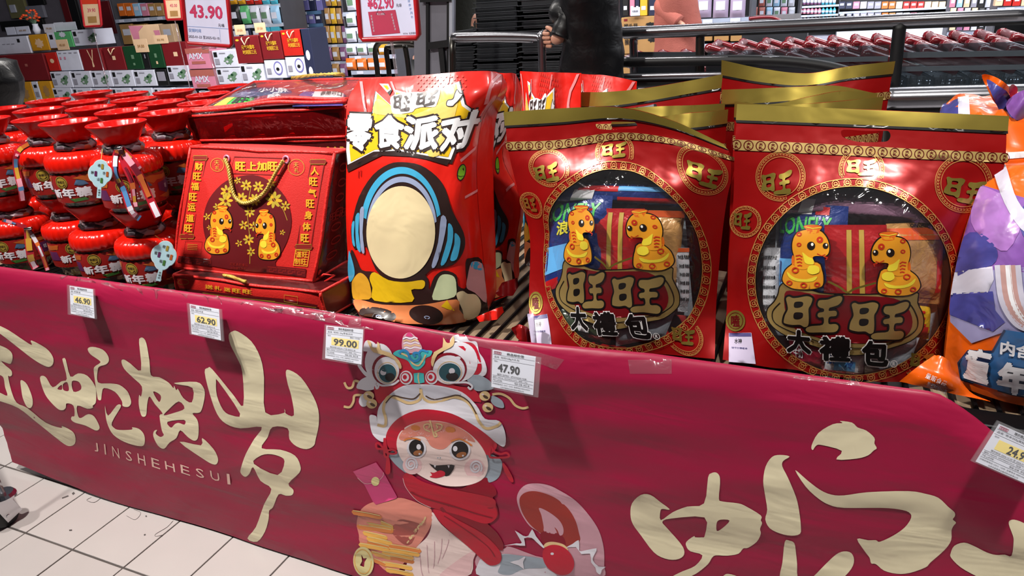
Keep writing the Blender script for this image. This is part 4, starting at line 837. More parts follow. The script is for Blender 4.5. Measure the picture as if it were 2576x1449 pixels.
# ---- fabric gift boxes
G_red = mat('gift_fabric_red', 'b9140d', .62, coat=.06, bump=.10, bscale=260, var=.05); G_edge = mat('gift_piping_red', 'c41a14', .55, bump=.2, bscale=120)
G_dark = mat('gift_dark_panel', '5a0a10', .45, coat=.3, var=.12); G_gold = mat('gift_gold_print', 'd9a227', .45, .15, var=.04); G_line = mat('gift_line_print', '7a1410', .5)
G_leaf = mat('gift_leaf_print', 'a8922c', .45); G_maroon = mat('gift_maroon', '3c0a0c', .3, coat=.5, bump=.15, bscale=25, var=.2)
G_meshfilm = film('red_mesh_film', (190, 40, 40), .06, .12, .25, 20, .35, (120, 10, 14)); G_clear = film('gift_clear_film', gloss=.10, rough=.07, bump=.7, bscale=9, haze=.05)
G_grom = mat('pink_grommet', 'c97f9c', .25, .3)
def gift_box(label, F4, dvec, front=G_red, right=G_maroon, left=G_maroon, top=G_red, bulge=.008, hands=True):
    """F4: front TL TR BR BL in the world; dvec leads to the back"""
    F4 = np.array(F4, float); B4 = F4+np.array(dvec) if np.ndim(dvec) == 1 else np.array(dvec, float)
    t = thing('gift_box', label, 'gift box', (F4[2]+F4[3]+B4[2]+B4[3])/4, 'red fabric gift boxes')
    def panel(name, q, m, bg, n=16):
        s = Surf([[q[0], q[1]], [q[3], q[2]]], lambda u, v: bg*np.clip(16*u*(1-u)*v*(1-v), 0, 1)**.6, pix=False); c = (F4.mean(0)+B4.mean(0))/2
        if s.normal(np.array([[.5, .5]]))[0].dot(s.base(np.array([[.5, .5]]))[0]-c) < 0: s.sign = -s.sign
        s.obj = MB().grid(s.mesh(n, n)).out(name, m, t, True); return s
    S = {'front': panel('front_panel', F4, front, bulge), 'back': panel('back_panel', [B4[1], B4[0], B4[3], B4[2]], G_red, bulge), 'right': panel('right_side', [F4[1], B4[1], B4[2], F4[2]], right, bulge*.6),
         'left': panel('left_side', [B4[0], F4[0], F4[3], B4[3]], left, bulge*.6), 'top': panel('top_panel', [B4[0], B4[1], F4[1], F4[0]], top, bulge*.8), 'bottom': panel('bottom_panel', [F4[3], F4[2], B4[2], B4[3]], G_red, 0)}
    p = MB()
    for Q in (F4, B4):
        for i in range(4):
            a, b = Q[i], Q[(i+1) % 4]; k = np.linspace(0, 1, 9)[:, None]; w = np.stack([vnoise(k[:, 0]*5+i*7+Q[0][0]*9, k[:, 0]*0+j*5.) for j in range(3)], 1)*.006*np.sin(k*PI); p.tube(a+(b-a)*k+w, .0042, 6)
    for i in range(4): p.tube([F4[i], (F4[i]+B4[i])/2+[0, 0, .001], B4[i]], .0038, 6)
    p.out('piping', G_edge, t, True)
    return t, S
# --- upright box at the front
FA = [at_y(480, 370, 1.335), at_y(842, 385, 1.335), at_z(789, 708, .792), at_z(436, 673, .792)]
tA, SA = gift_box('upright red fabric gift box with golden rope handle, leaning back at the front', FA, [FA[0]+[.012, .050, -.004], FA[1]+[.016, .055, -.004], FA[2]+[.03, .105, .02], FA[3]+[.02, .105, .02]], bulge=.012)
aA = Art(True); zg = zm(420, 360, 3.294); C1 = 14
aA.poly('maroon_disc', G_dark, 0, [smooth(zg([(670, 265), (800, 285), (920, 370), (1000, 480), (1035, 640), (1010, 780), (960, 890), (900, 990), (870, 1075), (360, 1015), (370, 940), (330, 820), (302, 680), (320, 540), (380, 420), (500, 310)]), 3)], C1)
def gt(ch, x, y, w, h, b=.035, sl=.04): aA.text('gold_lettering', G_gold, 2, ch, zg([(x-w/2, y-h/2), (x+w/2, y-h/2+sl*w), (x+w/2-.0*h, y+h/2+sl*w), (x-w/2-.0*h, y+h/2)]), b)
for ch, x, y in zip('财旺福旺运道旺', (268, 253, 236, 219, 208, 195, 180), (193, 275, 357, 445, 530, 620, 705)): gt(ch, x, y, 66, 66)
for ch, x, y in zip('人旺气旺身体旺', (1228, 1216, 1207, 1190, 1175, 1160, 1145), (228, 318, 412, 500, 595, 690, 785)): gt(ch, x, y, 68, 70)
for ch, x in zip('旺上加旺', (612, 705, 790, 878)): gt(ch, x, 190, 84, 76, .045)
for q in ([(230, 135), (325, 142), (215, 760), (120, 752)], [(1195, 165), (1305, 172), (1195, 850), (1080, 840)], [(560, 112), (965, 125), (945, 265), (522, 250)]): aA.line('scroll_outline', G_line, 1, zg(q), 2, True)
for x0, y0, x1, y1 in ((215, 100, 345, 142), (105, 752, 235, 794), (1183, 132, 1325, 176), (1062, 835, 1210, 882)):
    aA.poly('scroll_rod', G_line, 1, [smooth(zg(rect(x0+12, y0+4, x1-12, y1-2)), 2)], C1); aA.line('scroll_rod_line', G_leaf, 2, zg(rect(x0+10, y0+4, x1-10, y1-2)), 1, True)
for x, y, r in ((420, 180, 55), (1075, 200, 66)):
    aA.line('seal_ring', G_leaf, 1, zg(ell(x, y, r, r, n=28)), 1, True); aA.text('seal_lettering', G_leaf, 1, '天', zg(rect(x-24, y-38, x+18, y+2)), 0); aA.text('seal_lettering', G_leaf, 1, '礼', zg(rect(x-18, y+6, x+24, y+44)), 0)
def meander(x0, y0, x1, y1, n, sl):
    w = (x1-x0)/n
    for k in range(n):
        x = x0+k*w; y = y0+sl*k*w; h = y1-y0
        aA.line('meander_border', G_line, 2, zg([(x, y+h*.2), (x+w*.92, y+h*.2+sl*w*.9), (x+w*.92, y+h*.55+sl*w*.9), (x+w*.62, y+h*.55+sl*w*.6), (x+w*.62, y+h*.85), (x+w*.2, y+h*.85), (x+w*.2, y+h*.5), (x+w*.45, y+h*.5)]), 3)
aA.poly('meander_field', G_dark, 1, [zg([(100, 935), (375, 962), (370, 1022), (88, 985)])], C1); aA.poly('meander_field', G_dark, 1, [zg([(835, 1012), (1158, 1042), (1150, 1110), (830, 1070)])], C1)
meander(100, 938, 372, 995, 4, .1); meander(838, 1012, 1150, 1075, 4, .1)
aA.line('seal_box', G_gold, 1, zg([(1070, 885), (1185, 890), (1165, 1020), (1052, 1012)]), 2.5, True)
for ch, x, y in (('谨', 1095, 920), ('旺', 1147, 922), ('制', 1085, 978), ('旺', 1138, 982)): gt(ch, x, y, 46, 50, .02)
aA.text('dark_lettering', G_line, 2, '旺旺系列食品', zg([(527, 988), (675, 998), (673, 1025), (525, 1015)]), .02); aA.text('dark_lettering', G_line, 2, '净含量:528克', zg([(530, 1024), (658, 1032), (656, 1052), (530, 1044)]), .01)
aA.line('fine_print_box', G_line, 1, zg([(155, 810), (295, 815), (280, 930), (140, 920)]), 1, True)
for y in (838, 852, 866, 880): aA.line('fine_print_line', G_leaf, 1, zg([(172, y), (255, y+4)]), 1)
for (x, y, r, n) in ((500, 400, 55, 7), (490, 480, 60, 7), (590, 310, 30, 5), (870, 330, 40, 6), (890, 470, 70, 8), (985, 520, 40, 6), (420, 530, 35, 6), (335, 610, 30, 5), (660, 350, 46, 7), (760, 360, 46, 7), (620, 460, 52, 8), (730, 470, 52, 8), (690, 570, 44, 7), (640, 680, 40, 6), (720, 690, 40, 6), (680, 800, 46, 7), (600, 830, 30, 5), (700, 900, 36, 6), (960, 740, 24, 5), (355, 700, 22, 5)):
    for k in range(n):
        a_ = 2*PI*k/n+x; cx_, cy_ = x+r*.6*math.cos(a_), y+r*.6*math.sin(a_); aA.poly('leaf_print', G_leaf if k % 3 else G_gold, 1, [zg(ell(cx_, cy_, r*.42, r*.2, a_, 10))], C1)
for q in ([(330, 620), (420, 530), (500, 440), (560, 330), (600, 300)], [(1000, 640), (960, 540), (890, 470), (860, 340)], [(690, 1000), (690, 800), (670, 560), (700, 360)]): aA.line('twig_print', G_leaf, 1, zg(q), 1.2, sm=4)
snake_print(aA, lambda x, y: zg([(317+(x-455)*.725-(y-340)*.0, 515+(y-335)*.93)])[0], 3)
snake_print(aA, lambda x, y: zg([(945-(x-455)*.66, 545+(y-335)*.97)])[0], 3)
aA.to_uv(SA['front'].inv).apply(SA['front'], SA['front'].obj, step=.0003, base=.0012)
for x, y in ((572, 400), (721, 402)):
    p = SA['front'](SA['front'].inv((x, y)), .002)[0]; b = MB(); b.tube([p+.0085*(math.cos(k*PI/6)*V3(1, 0, 0)+math.sin(k*PI/6)*V3(0, .25, .97)) for k in range(12)], .0028, 6, True); b.out('grommet', G_grom, tA, True)
rope([SA['front'](SA['front'].inv(p), .009)[0] for p in zg([(502, 132), (532, 210), (552, 330), (582, 440), (640, 492), (700, 492), (775, 458), (850, 380), (920, 250), (984, 148)])], .0052, 16, parent=tA)
# seam tail at the lower right corner
for q in ([(789, 708), (815, 690), (842, 692), (812, 712)], [(795, 712), (800, 690), (806, 680)]): MB().tube([at_y(x, y, 1.275) for x, y in q], .003, 5).out('loose_seam', G_edge, tA, True)
aAs = Art(True)
for k in range(7): aAs.line('embossed_print', G_line, 0, ell(.45+.05*math.sin(k*3), .12+.12*k, .16, .03, n=14), .015, True)
aAs.text('embossed_lettering', G_line, 0, '旺旺', rect(.15, .47, .8, .54), .02); aAs.apply(SA['right'], SA['right'].obj, base=.001)
# --- flat box under it
FB = [at_z(437, 691, .787), at_z(806, 736, .787), None, None]; FB[2] = FB[1]+[0, .004, -.070]; FB[3] = FB[0]+[0, .004, -.070]
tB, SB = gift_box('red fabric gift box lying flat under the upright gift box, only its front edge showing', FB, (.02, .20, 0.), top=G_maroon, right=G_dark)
aB = Art(True)
for ch, x0, x1, y in zip('送礼送旺旺', (318, 395, 475, 545, 630), (385, 455, 530, 615, 705), (1168, 1178, 1190, 1200, 1208)):
    aB.text('gold_lettering', G_gold, 1, ch, zg([(x0, y), (x1, y+8), (x1, y+42), (x0, y+34)]), .03)
aB.line('seal_ring', G_leaf, 1, zg(ell(140, 1150, 45, 22, n=20)), 1, True); aB.line('seal_box', G_leaf, 1, zg([(975, 1255), (1085, 1270), (1085, 1330), (975, 1310)]), 1.2, True)
aB.poly('dark_wave', G_dark, 0, [zg([(110, 1200), (400, 1232), (700, 1265), (980, 1290), (1250, 1340), (1250, 1390), (800, 1320), (120, 1250)])], C1)
for q in ([(120, 1225), (300, 1260), (500, 1275)], [(300, 1240), (600, 1280), (900, 1310)], [(700, 1290), (1000, 1330), (1240, 1360)]): aB.line('wave_line', G_leaf, 1, zg(q), 1.2, sm=5)
aB.to_uv(SB['front'].inv).apply(SB['front'], SB['front'].obj, base=.0012)
rope([at_z(x, y, .796) for x, y in zg([(470, 1095), (530, 1105), (600, 1130), (655, 1150)])], .005, 6, parent=tB)
# --- the lying box on top of the stack behind
FC = [V3(-1.625, 1.455, 1.158), V3(-1.150, 1.540, 1.170), V3(-1.150, 1.540, 1.093), V3(-1.615, 1.460, 1.090)]
BC = [at_z(640, 206, 1.205), at_z(985, 196, 1.215), None, None]; BC[2] = BC[1]-[0, 0, .080]; BC[3] = BC[0]-[0, 0, .078]
tC, SCx = gift_box('red gift box lying on top of the stack, clear lid and dark mesh side', FC, BC, front=G_meshfilm, top=G_clear, bulge=.006)
fz = MB()
k = np.linspace(0, 1, 24)[:, None]; fz.tube(FC[0]+(FC[1]-FC[0])*k+np.concatenate([0*k, 0*k+.012, .012+.010*np.exp(-((k-.55)/.2)**2)], 1), .006, 6); fz.tube(FC[0]+(FC[1]-FC[0])*k+np.concatenate([0*k, 0*k+.022, .016+.014*np.exp(-((k-.6)/.22)**2)], 1), .006, 6)
fz.out('folded_zip_band', G_edge, tC, True)
rope([at_z(x, y, z) for x, y, z in ((735, 196, 1.215), (790, 189, 1.228), (850, 186, 1.230), (865, 190, 1.222))], .0055, 9, parent=tC)
PK = {n: mat('pack_'+n, c, .32, .1, coat=.4, bump=.25, bscale=45, var=.12, vscale=14) for n, c in (('navy', '1b2f6e'), ('white', 'c9cbd2'), ('crimson', '9b1430'), ('green', '2fae3a'), ('yellow', 'c9a520'), ('orange', 'c8551a'), ('violet', '3f4fa8'), ('silver', '8f97a0'), ('tan', 'b98a52'), ('sky', '3a86c8'), ('black', '15151a'), ('pink', 'c06a7e'))}
PT = {n: mat('packprint_'+n, c, .4) for n, c in (('white', 'dcdce0'), ('green', '37a646'), ('yellow', 'd8cf3a'), ('black', '101012'), ('red', 'b5161c'), ('blue', '2a5aa8'), ('gold', 'b08f3a'), ('sky', '5aa0d8'), ('orange', 'c8501a'))}
def snack(label, quad, th, m, words=(), group='snack pouches inside the gift packs', blocks=()):
    q = np.array(quad, float); t = thing('snack_pouch', label, 'snack pouch', (q[2]+q[3])/2, group); po_, S = pillow('pouch', q, th, m, t); a = Art(True)
    for col, x0, y0, x1, y1 in blocks: a.poly('printed_block', PT[col], 0, [rect(x0, y0, x1, y1)], .08)
    for w, col, x0, y0, x1, y1 in words: a.text('lettering', PT[col], 1, w, rect(x0, y0, x1, y1), .03, .08)
    a.apply(S, t, step=.0003, base=.0009); return t
def ontop(a, b, c, d, z0=1.154, sl=.049):
    def P(x, y):
        p = at_z(x, y, z0+.025)
        for _ in range(6): p = at_z(x, y, z0+sl*np.clip((p[1]-1.47)/.35, 0, 1.2))
        return p
    return [P(*a), P(*b), P(*c), P(*d)]
for lab, q, m, w, bl in (('navy snack pouch under the clear lid of the lying gift box', ((600, 218), (730, 215), (735, 240), (560, 245)), 'navy', (('小小酥', 'white', .5, .5, .95, .85),), ()),
                     ('green and yellow snack pouch at the front left of the clear lid', ((575, 246), (640, 246), (630, 274), (520, 278)), 'green', (('旺', 'black', .5, .2, .9, .8),), (('yellow', 0, .1, .4, .9),)),
                     ('crimson snack pouch in the middle of the clear lid', ((640, 247), (745, 228), (760, 262), (632, 270)), 'crimson', (('酥', 'white', .3, .2, .6, .6),), ()),
                     ('blue and white snack pouch at the front right of the clear lid', ((760, 228), (870, 226), (862, 266), (735, 268)), 'violet', (('香脆可口', 'black', .5, .3, .95, .6),), (('white', .35, .08, .98, .9),)),
                     ('yellow snack pouch near the snack party bag under the clear lid', ((780, 205), (880, 205), (868, 222), (765, 226)), 'yellow', (), (('red', .7, .2, .95, .9),)),
                     ('tan snack pouch with a gold and red oval, at the back of the clear lid', ((665, 206), (775, 200), (770, 216), (655, 220)), 'tan', (('旺旺', 'gold', .2, .2, .85, .85),), (('red', .15, .1, .9, .92),)),
                     ('red snack pouch with gold lettering beside the rope handle of the lying box', ((880, 196), (960, 192), (915, 215), (850, 222)), 'crimson', (('旺旺恭喜', 'gold', .2, .2, .9, .8),), ())):
    snack(lab, ontop(*q), .016, PK[m], w, 'snack pouches under the clear lid', bl)
for k in range(5):
    f0, f1 = .07+k*.19, .07+k*.19+.11; a, b = FC[0]+(FC[1]-FC[0])*f0, FC[0]+(FC[1]-FC[0])*f1; off = V3(-.004, .026, 0)
    tag(MB().box((a+b)/2+off-[0, 0, .042], (np.linalg.norm(b-a), .02, .050), rotz(.17), ch=.004).out('snack_carton', PK['black']), 'dark snack carton behind the mesh side, %s from left' % NTH[k], 'carton', 'cartons behind the red mesh')
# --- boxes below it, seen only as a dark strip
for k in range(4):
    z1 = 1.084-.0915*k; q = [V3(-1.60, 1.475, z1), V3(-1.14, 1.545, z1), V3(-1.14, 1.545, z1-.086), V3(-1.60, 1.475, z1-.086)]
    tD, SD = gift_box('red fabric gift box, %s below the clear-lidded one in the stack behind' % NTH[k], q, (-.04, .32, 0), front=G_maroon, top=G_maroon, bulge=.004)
    if k == 0:
        aD = Art(True); aD.text('lettering', G_leaf, 1, 'LONELY GOD', rect(.55, .2, .95, .8), .03); aD.text('lettering', G_leaf, 1, '旺旺', rect(.1, .2, .3, .8), .03); aD.apply(SD['front'], SD['front'].obj, base=.0012)
# ================================================================== shiny bags that stand on the table
def bag_body(name, S, th, m, parent, loops=(), cell=.02, mback=None, flat=.0, backloops=None):
    """front sheet (with openings cut out) and a back sheet that meets it at the rim"""
    sq = [(0, 0), (1, 0), (1, 1), (0, 1)]; V, F = fill([sq]+[l for l in loops], cell); Pf = S(V)
    Vb, Fb = fill([sq]+[l for l in (loops if backloops is None else backloops)], cell*1.4)
    w = np.clip(np.minimum(Vb[:, 0], 1-Vb[:, 0])/.18, 0, 1)*np.clip((Vb[:, 1]-flat)/.25, 0, 1)*np.clip((1-Vb[:, 1])/.08, 0, 1); w = np.sqrt(np.clip(w, 0, 1))
    Pb = S(Vb)+np.stack([0*w, .0015+th*w, 0*w], 1)
    fr = mk(name, Pf, F, m, parent, True); mk('back_sheet', Pb, [f[::-1] for f in Fb], mback or m, parent, True); return fr
def wang(quad):
    """the rounded two-part brand character, as outlines inside a quad (TL TR BR BL)"""
    q = np.array(quad, float)
    A = [[(15, 25), (35, 12), (60, 22), (100, 18), (150, 8), (180, 15), (190, 30), (180, 65), (165, 95), (168, 150), (165, 205), (140, 218), (110, 203), (60, 205), (10, 195), (2, 180), (10, 140), (28, 100), (22, 60)],
         [(72, 52), (105, 45), (128, 52), (125, 75), (100, 88), (70, 85)], [(70, 125), (100, 118), (128, 125), (125, 155), (95, 168), (68, 160)]]
    B = [[(228, 48), (240, 34), (290, 30), (330, 14), (368, 4), (388, 14), (384, 40), (360, 66), (320, 80), (304, 86), (302, 106), (340, 104), (354, 116), (348, 140), (304, 148), (302, 194), (345, 194), (366, 208), (362, 234), (335, 250), (250, 252), (175, 254), (150, 240), (156, 222), (190, 210), (262, 200), (266, 152), (238, 152), (226, 138), (234, 120), (266, 112), (266, 92), (240, 84), (226, 68)]]
    def T(l):
        l = np.array(l, float)/[390, 256]; a, b = l[:, :1], l[:, 1:]; return smooth((q[0]*(1-a)+q[1]*a)*(1-b)+(q[3]*(1-a)+q[2]*a)*b, 3)
    return [[T(l) for l in A], [T(l) for l in B]]
def grown(loop, d):
    L = np.asarray(loop); T = np.roll(L, -1, 0)-np.roll(L, 1, 0); T /= np.hypot(T[:, 0], T[:, 1])[:, None]+1e-9; N = np.stack([T[:, 1], -T[:, 0]], 1)
    ar = .5*np.sum(L[:, 0]*np.roll(L[:, 1], -1)-L[:, 1]*np.roll(L[:, 0], -1)); return L+N*d*(1 if ar > 0 else -1)
SB_ = {n: mat('snackbag_'+n, c, .34, .0, coat=.45, bump=.22, bscale=9, var=.04) for n, c in (('red', 'd01a0e'), ('maroon', '7d0d10'), ('yellow', 'd8ae18'), ('straw', 'dcbc62'), ('white', 'dedde0'), ('dark', '2a1a18'), ('pink', 'd9868a'), ('cream', 'dccaa0'), ('blue', '3f9dc4'), ('steel', '8f9ab8'), ('green', '6f9f22'), ('deck', 'cf7a4a'), ('rose', 'c98f92'), ('mint', 'b9c29a'), ('gold', 'd39a2c'))}
def snack_art():
    a = Art(True); z1 = zm(840, 160, 4.262); z2 = zm(840, 480, 4.026); c = SB_; K = 11
    burst = [(455, 300), (640, 470), (640, 400), (668, 285), (880, 345), (1110, 290), (1345, 195), (1405, 440), (1500, 510), (1400, 660), (1340, 800), (1255, 1030), (1060, 1000), (880, 965), (690, 935), (430, 945), (155, 1085), (140, 930), (150, 700), (420, 520)]
    a.poly('burst_shadow', c['dark'], 0, [z1([(x+(14 if x > 700 else -10), y+(46 if y > 700 else -4)) for x, y in burst])], K)
    a.poly('burst_edge', c['white'], 1, [z1(burst)], K); cx, cy = 780, 640
    a.poly('burst', c['yellow'], 2, [z1([(cx+(x-cx)*.945, cy+(y-cy)*.93) for x, y in burst])], K)
    a.poly('burst_glow', c['straw'], 3, [smooth(z1([(480, 380), (640, 480), (800, 560), (1000, 500), (1260, 380), (1330, 420), (1300, 560), (1250, 800), (1120, 990), (1000, 960), (1050, 700), (800, 600), (600, 560), (430, 530)]), 3)], K)
    a.poly('diamond_edge', c['dark'], 1, [z1([(485, 215), (615, 255), (630, 290), (600, 345), (545, 270)])], K); a.poly('diamond', c['white'], 2, [z1([(495, 220), (590, 222), (622, 280), (580, 315)])], K); a.poly('diamond_heart', c['yellow'], 3, [z1([(535, 238), (580, 240), (602, 275), (580, 290)])], K)
    for q in ([(280, 195), (312, 195), (358, 520), (330, 522)], [(607, 195), (630, 195), (672, 300), (660, 330)], [(1222, 115), (1250, 115), (1232, 218), (1212, 225)], [(1755, 112), (1792, 118), (1700, 210), (1648, 425), (1600, 440), (1675, 195)], [(1520, 880), (1510, 920), (1360, 1060), (1350, 1030)], [(1535, 1345), (1530, 1375), (1400, 1449), (1400, 1420)]): a.poly('pale_stripe', c['pink'], 1, [z1(q)], K)
    a.poly('name_plate', c['white'], 4, [smooth(z1([(618, 370), (700, 335), (860, 312), (980, 312), (1080, 262), (1140, 270), (1145, 330), (1110, 440), (1080, 470), (960, 470), (880, 490), (845, 525), (700, 545), (640, 530), (625, 470)]), 3)], K)
    for q in ([(640, 345), (850, 318), (832, 520), (652, 525)], [(890, 320), (1130, 282), (1100, 445), (888, 490)]):
        for l in wang(z1(q)): a.poly('brand_lettering', c['dark'], 5, l, K)
    for ch, q in (('零', [(150, 535), (450, 548), (395, 945), (150, 935)]), ('食', [(440, 555), (785, 560), (745, 925), (455, 905)]), ('派', [(765, 565), (1160, 560), (1120, 935), (750, 935)]), ('对', [(1150, 575), (1600, 470), (1430, 900), (1140, 955)])):
        a.text('title_shadow', c['dark'], 4, ch, z1([(q[0][0]-22, q[0][1]-22), (q[1][0]+22, q[1][1]-22), (q[2][0]+26, q[2][1]+30), (q[3][0]-22, q[3][1]+30)]), .10, 14); a.text('title', c['white'], 6, ch, z1(q), .045, 14)
    a.poly('rice_cracker', c['white'], 4, [smooth(z1([(1215, 455), (1225, 400), (1280, 385), (1300, 330), (1325, 285), (1350, 320), (1385, 335), (1340, 400), (1300, 440), (1275, 462)]), 3)], K); a.line('rice_cracker_line', c['dark'], 5, z1([(1215, 455), (1225, 400), (1280, 385), (1300, 330), (1325, 285), (1350, 320), (1385, 335), (1340, 400), (1300, 440), (1275, 462)]), 1.8, True, 3)
    a.poly('dark_wedge', c['dark'], 1, [z1([(150, 1120), (490, 960), (690, 935), (880, 965), (1255, 1035), (1215, 1092), (900, 1000), (520, 985), (155, 1165)])], K)
    for (x, y) in ((1365, 1165),):
        a.poly('bean_edge', c['dark'], 1, [z1(ell(x, y, 45, 92, .22, 26))], K); a.poly('bean', c['green'], 2, [z1(ell(x, y, 34, 80, .22, 26))], K); a.line('bean_line', c['dark'], 3, z1([(x-40, y+35), (x-10, y+45), (x+20, y+40)]), 1.5)
    a.line('music_note', c['maroon'], 1, z1([(270, 1225), (272, 1150), (298, 1140), (296, 1210)]), 1.6)
    # plain oval panel with a headset round it
    a.poly('oval_shadow', c['dark'], 1, [smooth(z2([(330, 560), (215, 590), (180, 440), (190, 320), (260, 60), (400, -160), (560, -270), (700, -290), (880, -260), (1040, -150), (1130, -20), (1200, 200), (1310, 420), (1320, 580), (1240, 720), (1130, 770), (1000, 790), (900, 870), (740, 905), (560, 890), (430, 800)]), 3)], K)
    a.poly('headset_band', c['blue'], 2, [np.concatenate([ell(1010, 570, 101, 150, .02, 40, PI*1.05, PI*1.93, False), ell(1012, 574, 90, 137, .02, 40, PI*1.05, PI*1.93, False)[::-1]])], K)
    a.poly('headset_lining', c['steel'], 2, [np.concatenate([ell(1012, 576, 88, 132, .02, 40, PI*1.03, PI*1.95, False), ell(1012, 580, 80, 122, .02, 40, PI*1.03, PI*1.95, False)[::-1]])], K)
    a.poly('oval_panel', c['cream'], 3, [ell(1010, 584, 86, 116, .03, 60)], K)
    for col, q in (('steel', [(275, 190), (315, 180), (300, 420), (320, 620), (285, 600), (270, 400)]), ('blue', [(228, 260), (268, 230), (258, 420), (282, 615), (240, 570), (228, 420)]), ('blue', [(190, 340), (218, 310), (212, 450), (225, 560), (195, 520)]),
                   ('steel', [(1090, 260), (1145, 295), (1110, 520), (1040, 750), (995, 755), (1060, 520)]), ('blue', [(1160, 330), (1205, 375), (1200, 520), (1140, 715), (1085, 740), (1150, 500)]), ('blue', [(1225, 425), (1275, 480), (1270, 580), (1240, 690), (1180, 695), (1220, 540)])): a.poly('headset_cup', c[col], 3, [smooth(z2(q), 3)], K)
    # picnic of snacks along the foot of the bag
    a.poly('snack_shadow', c['dark'], 1, [smooth(z2([(160, 900), (180, 600), (230, 680), (290, 800), (420, 820), (560, 890), (740, 905), (900, 840), (960, 900), (970, 1000), (1020, 870), (1120, 805), (1240, 850), (1260, 960), (1340, 970), (1330, 720), (1380, 680), (1490, 700), (1540, 1000), (1540, 1300), (1300, 1330), (700, 1360), (300, 1300), (200, 1180)]), 3)], K)
    for col, q in (('blue', [(160, 610), (180, 650), (215, 780), (215, 860), (170, 920), (150, 800)]), ('gold', [(190, 960), (200, 900), (260, 830), (320, 850), (370, 930), (385, 1080), (300, 1100), (205, 1090)]), ('yellow', [(370, 880), (420, 820), (560, 900), (740, 920), (900, 900), (930, 940), (900, 990), (790, 1000), (800, 1120), (420, 1110), (400, 980)]), ('mint', [(1035, 960), (1080, 860), (1150, 842), (1220, 870), (1240, 960), (1220, 1070), (1010, 1100)]),
                   ('rose', [(1390, 720), (1490, 740), (1520, 900), (1535, 1130), (1420, 1030), (1340, 980), (1350, 860)]), ('cream', [(1240, 1050), (1300, 1010), (1350, 1040), (1430, 1050), (1480, 1140), (1450, 1260), (1330, 1300), (1300, 1200)]), ('deck', [(205, 1120), (270, 1100), (500, 1150), (900, 1150), (1240, 1095), (1270, 1200), (1330, 1320), (900, 1345), (500, 1330), (260, 1240)]), ('blue', [(1395, 715), (1490, 735), (1485, 805), (1385, 770)])): a.poly('snack_print', c[col], 3, [smooth(z2(q), 3)], K)
    for x, y, rx, ry in ((450, 1255, 190, 75), (940, 1250, 170, 95)): a.poly('record_print', c['dark'], 4, [z2(ell(x, y, rx, ry, .12, 30))], K); a.line('record_ring', c['steel'], 5, z2(ell(x+10, y+25, 26, 12, .1, 14)), 2, True)
    a.poly('flash_print', c['yellow'], 4, [z2([(1090, 1165), (1150, 1100), (1180, 1150), (1225, 1210), (1150, 1190)])], K)
    for i in range(9):
        for j in range(5):
            x, y = 860+i*44+(j % 2)*22, 330+j*40; a.poly('halftone_dot', mat('snackbag_dot', 'd83a2c', .34, coat=.45), 0, [z1(ell(900+i*60+(j % 2)*30, 140+j*34, 13, 13, n=8))], 1e9)
    return a
FS_rows = [[(903, 203), (990, 192), (1080, 190), (1160, 182), (1228, 176), (1264, 188)], [(876, 250), (985, 245), (1080, 240), (1165, 235), (1225, 230), (1256, 234)], [(870, 320), (975, 320), (1075, 318), (1150, 315), (1195, 308), (1214, 300)], [(871, 420), (965, 420), (1060, 420), (1140, 418), (1180, 415), (1199, 405)], [(870, 530), (960, 530), (1055, 530), (1135, 530), (1180, 528), (1203, 520)], [(875, 650), (965, 655), (1055, 660), (1135, 660), (1185, 655), (1215, 645)], [(882, 745), (970, 765), (1060, 775), (1140, 772), (1190, 765), (1223, 745)], [(905, 795), (980, 808), (1050, 816), (1130, 815), (1190, 808), (1228, 785)]]
FS_Y = [1.405, 1.375, 1.345, 1.315, 1.295, 1.283, 1.275, 1.285]; FS_dY = [.03, -.005, -.018, -.010, .02, .065]
def crumple(k, amp=.004): return lambda u, v: amp*(vnoise(u*5+k*3.1, v*7+k)+.5*vnoise(u*11+k, v*13+k*2))*np.clip(8*np.minimum(u, 1-u), 0, 1)
def footrow(r): return [(x, y, at_z(x, y, TZ+.003)[1]) for x, y in r]
SS1 = Surf([[(x, y, Y+d) for (x, y), d in zip(r, FS_dY)] for r, Y in zip(FS_rows[:-1], FS_Y)]+[footrow(FS_rows[-1])], crumple(1, .007))
SNACK_UV = snack_art().to_uv(lambda q: np.clip(SS1.inv(q), .001, .998))
def snack_bag(label, S, th=.12, skip=(), clip=None, rear=False):
    t = thing('snack_party_bag', label, 'snack bag', S(np.array([[.5, 1.]]))[0], 'big red snack party bags'); fr = bag_body('front_sheet', S, th, SB_['red'], t)
    SNACK_UV.apply(S, fr, step=.0005, base=.0014, skip=skip, clip=clip); return t
fb1 = snack_bag('big red snack bag with white title and blank cream oval, at the front', SS1)
def flap(par, m, pts, Ys, nm='corner_flap'):
    V, F = fill([pts], 8); n = len(V); c = np.mean(pts, 0); y = [Ys+.0006*(q[0]-c[0])-.0004*(q[1]-c[1])+.006*math.sin(q[0]*.2) for q in V]
    P = [at_y(a, b, t) for (a, b), t in zip(V, y)]; mk(nm, P+[q+V3(0, .003, 0) for q in P], list(F)+[[i+n for i in f][::-1] for f in F], m, par, True)
flap(fb1, SB_['red'], [(1198, 798), (1235, 782), (1262, 772), (1266, 786), (1250, 804), (1206, 810)], 1.285)
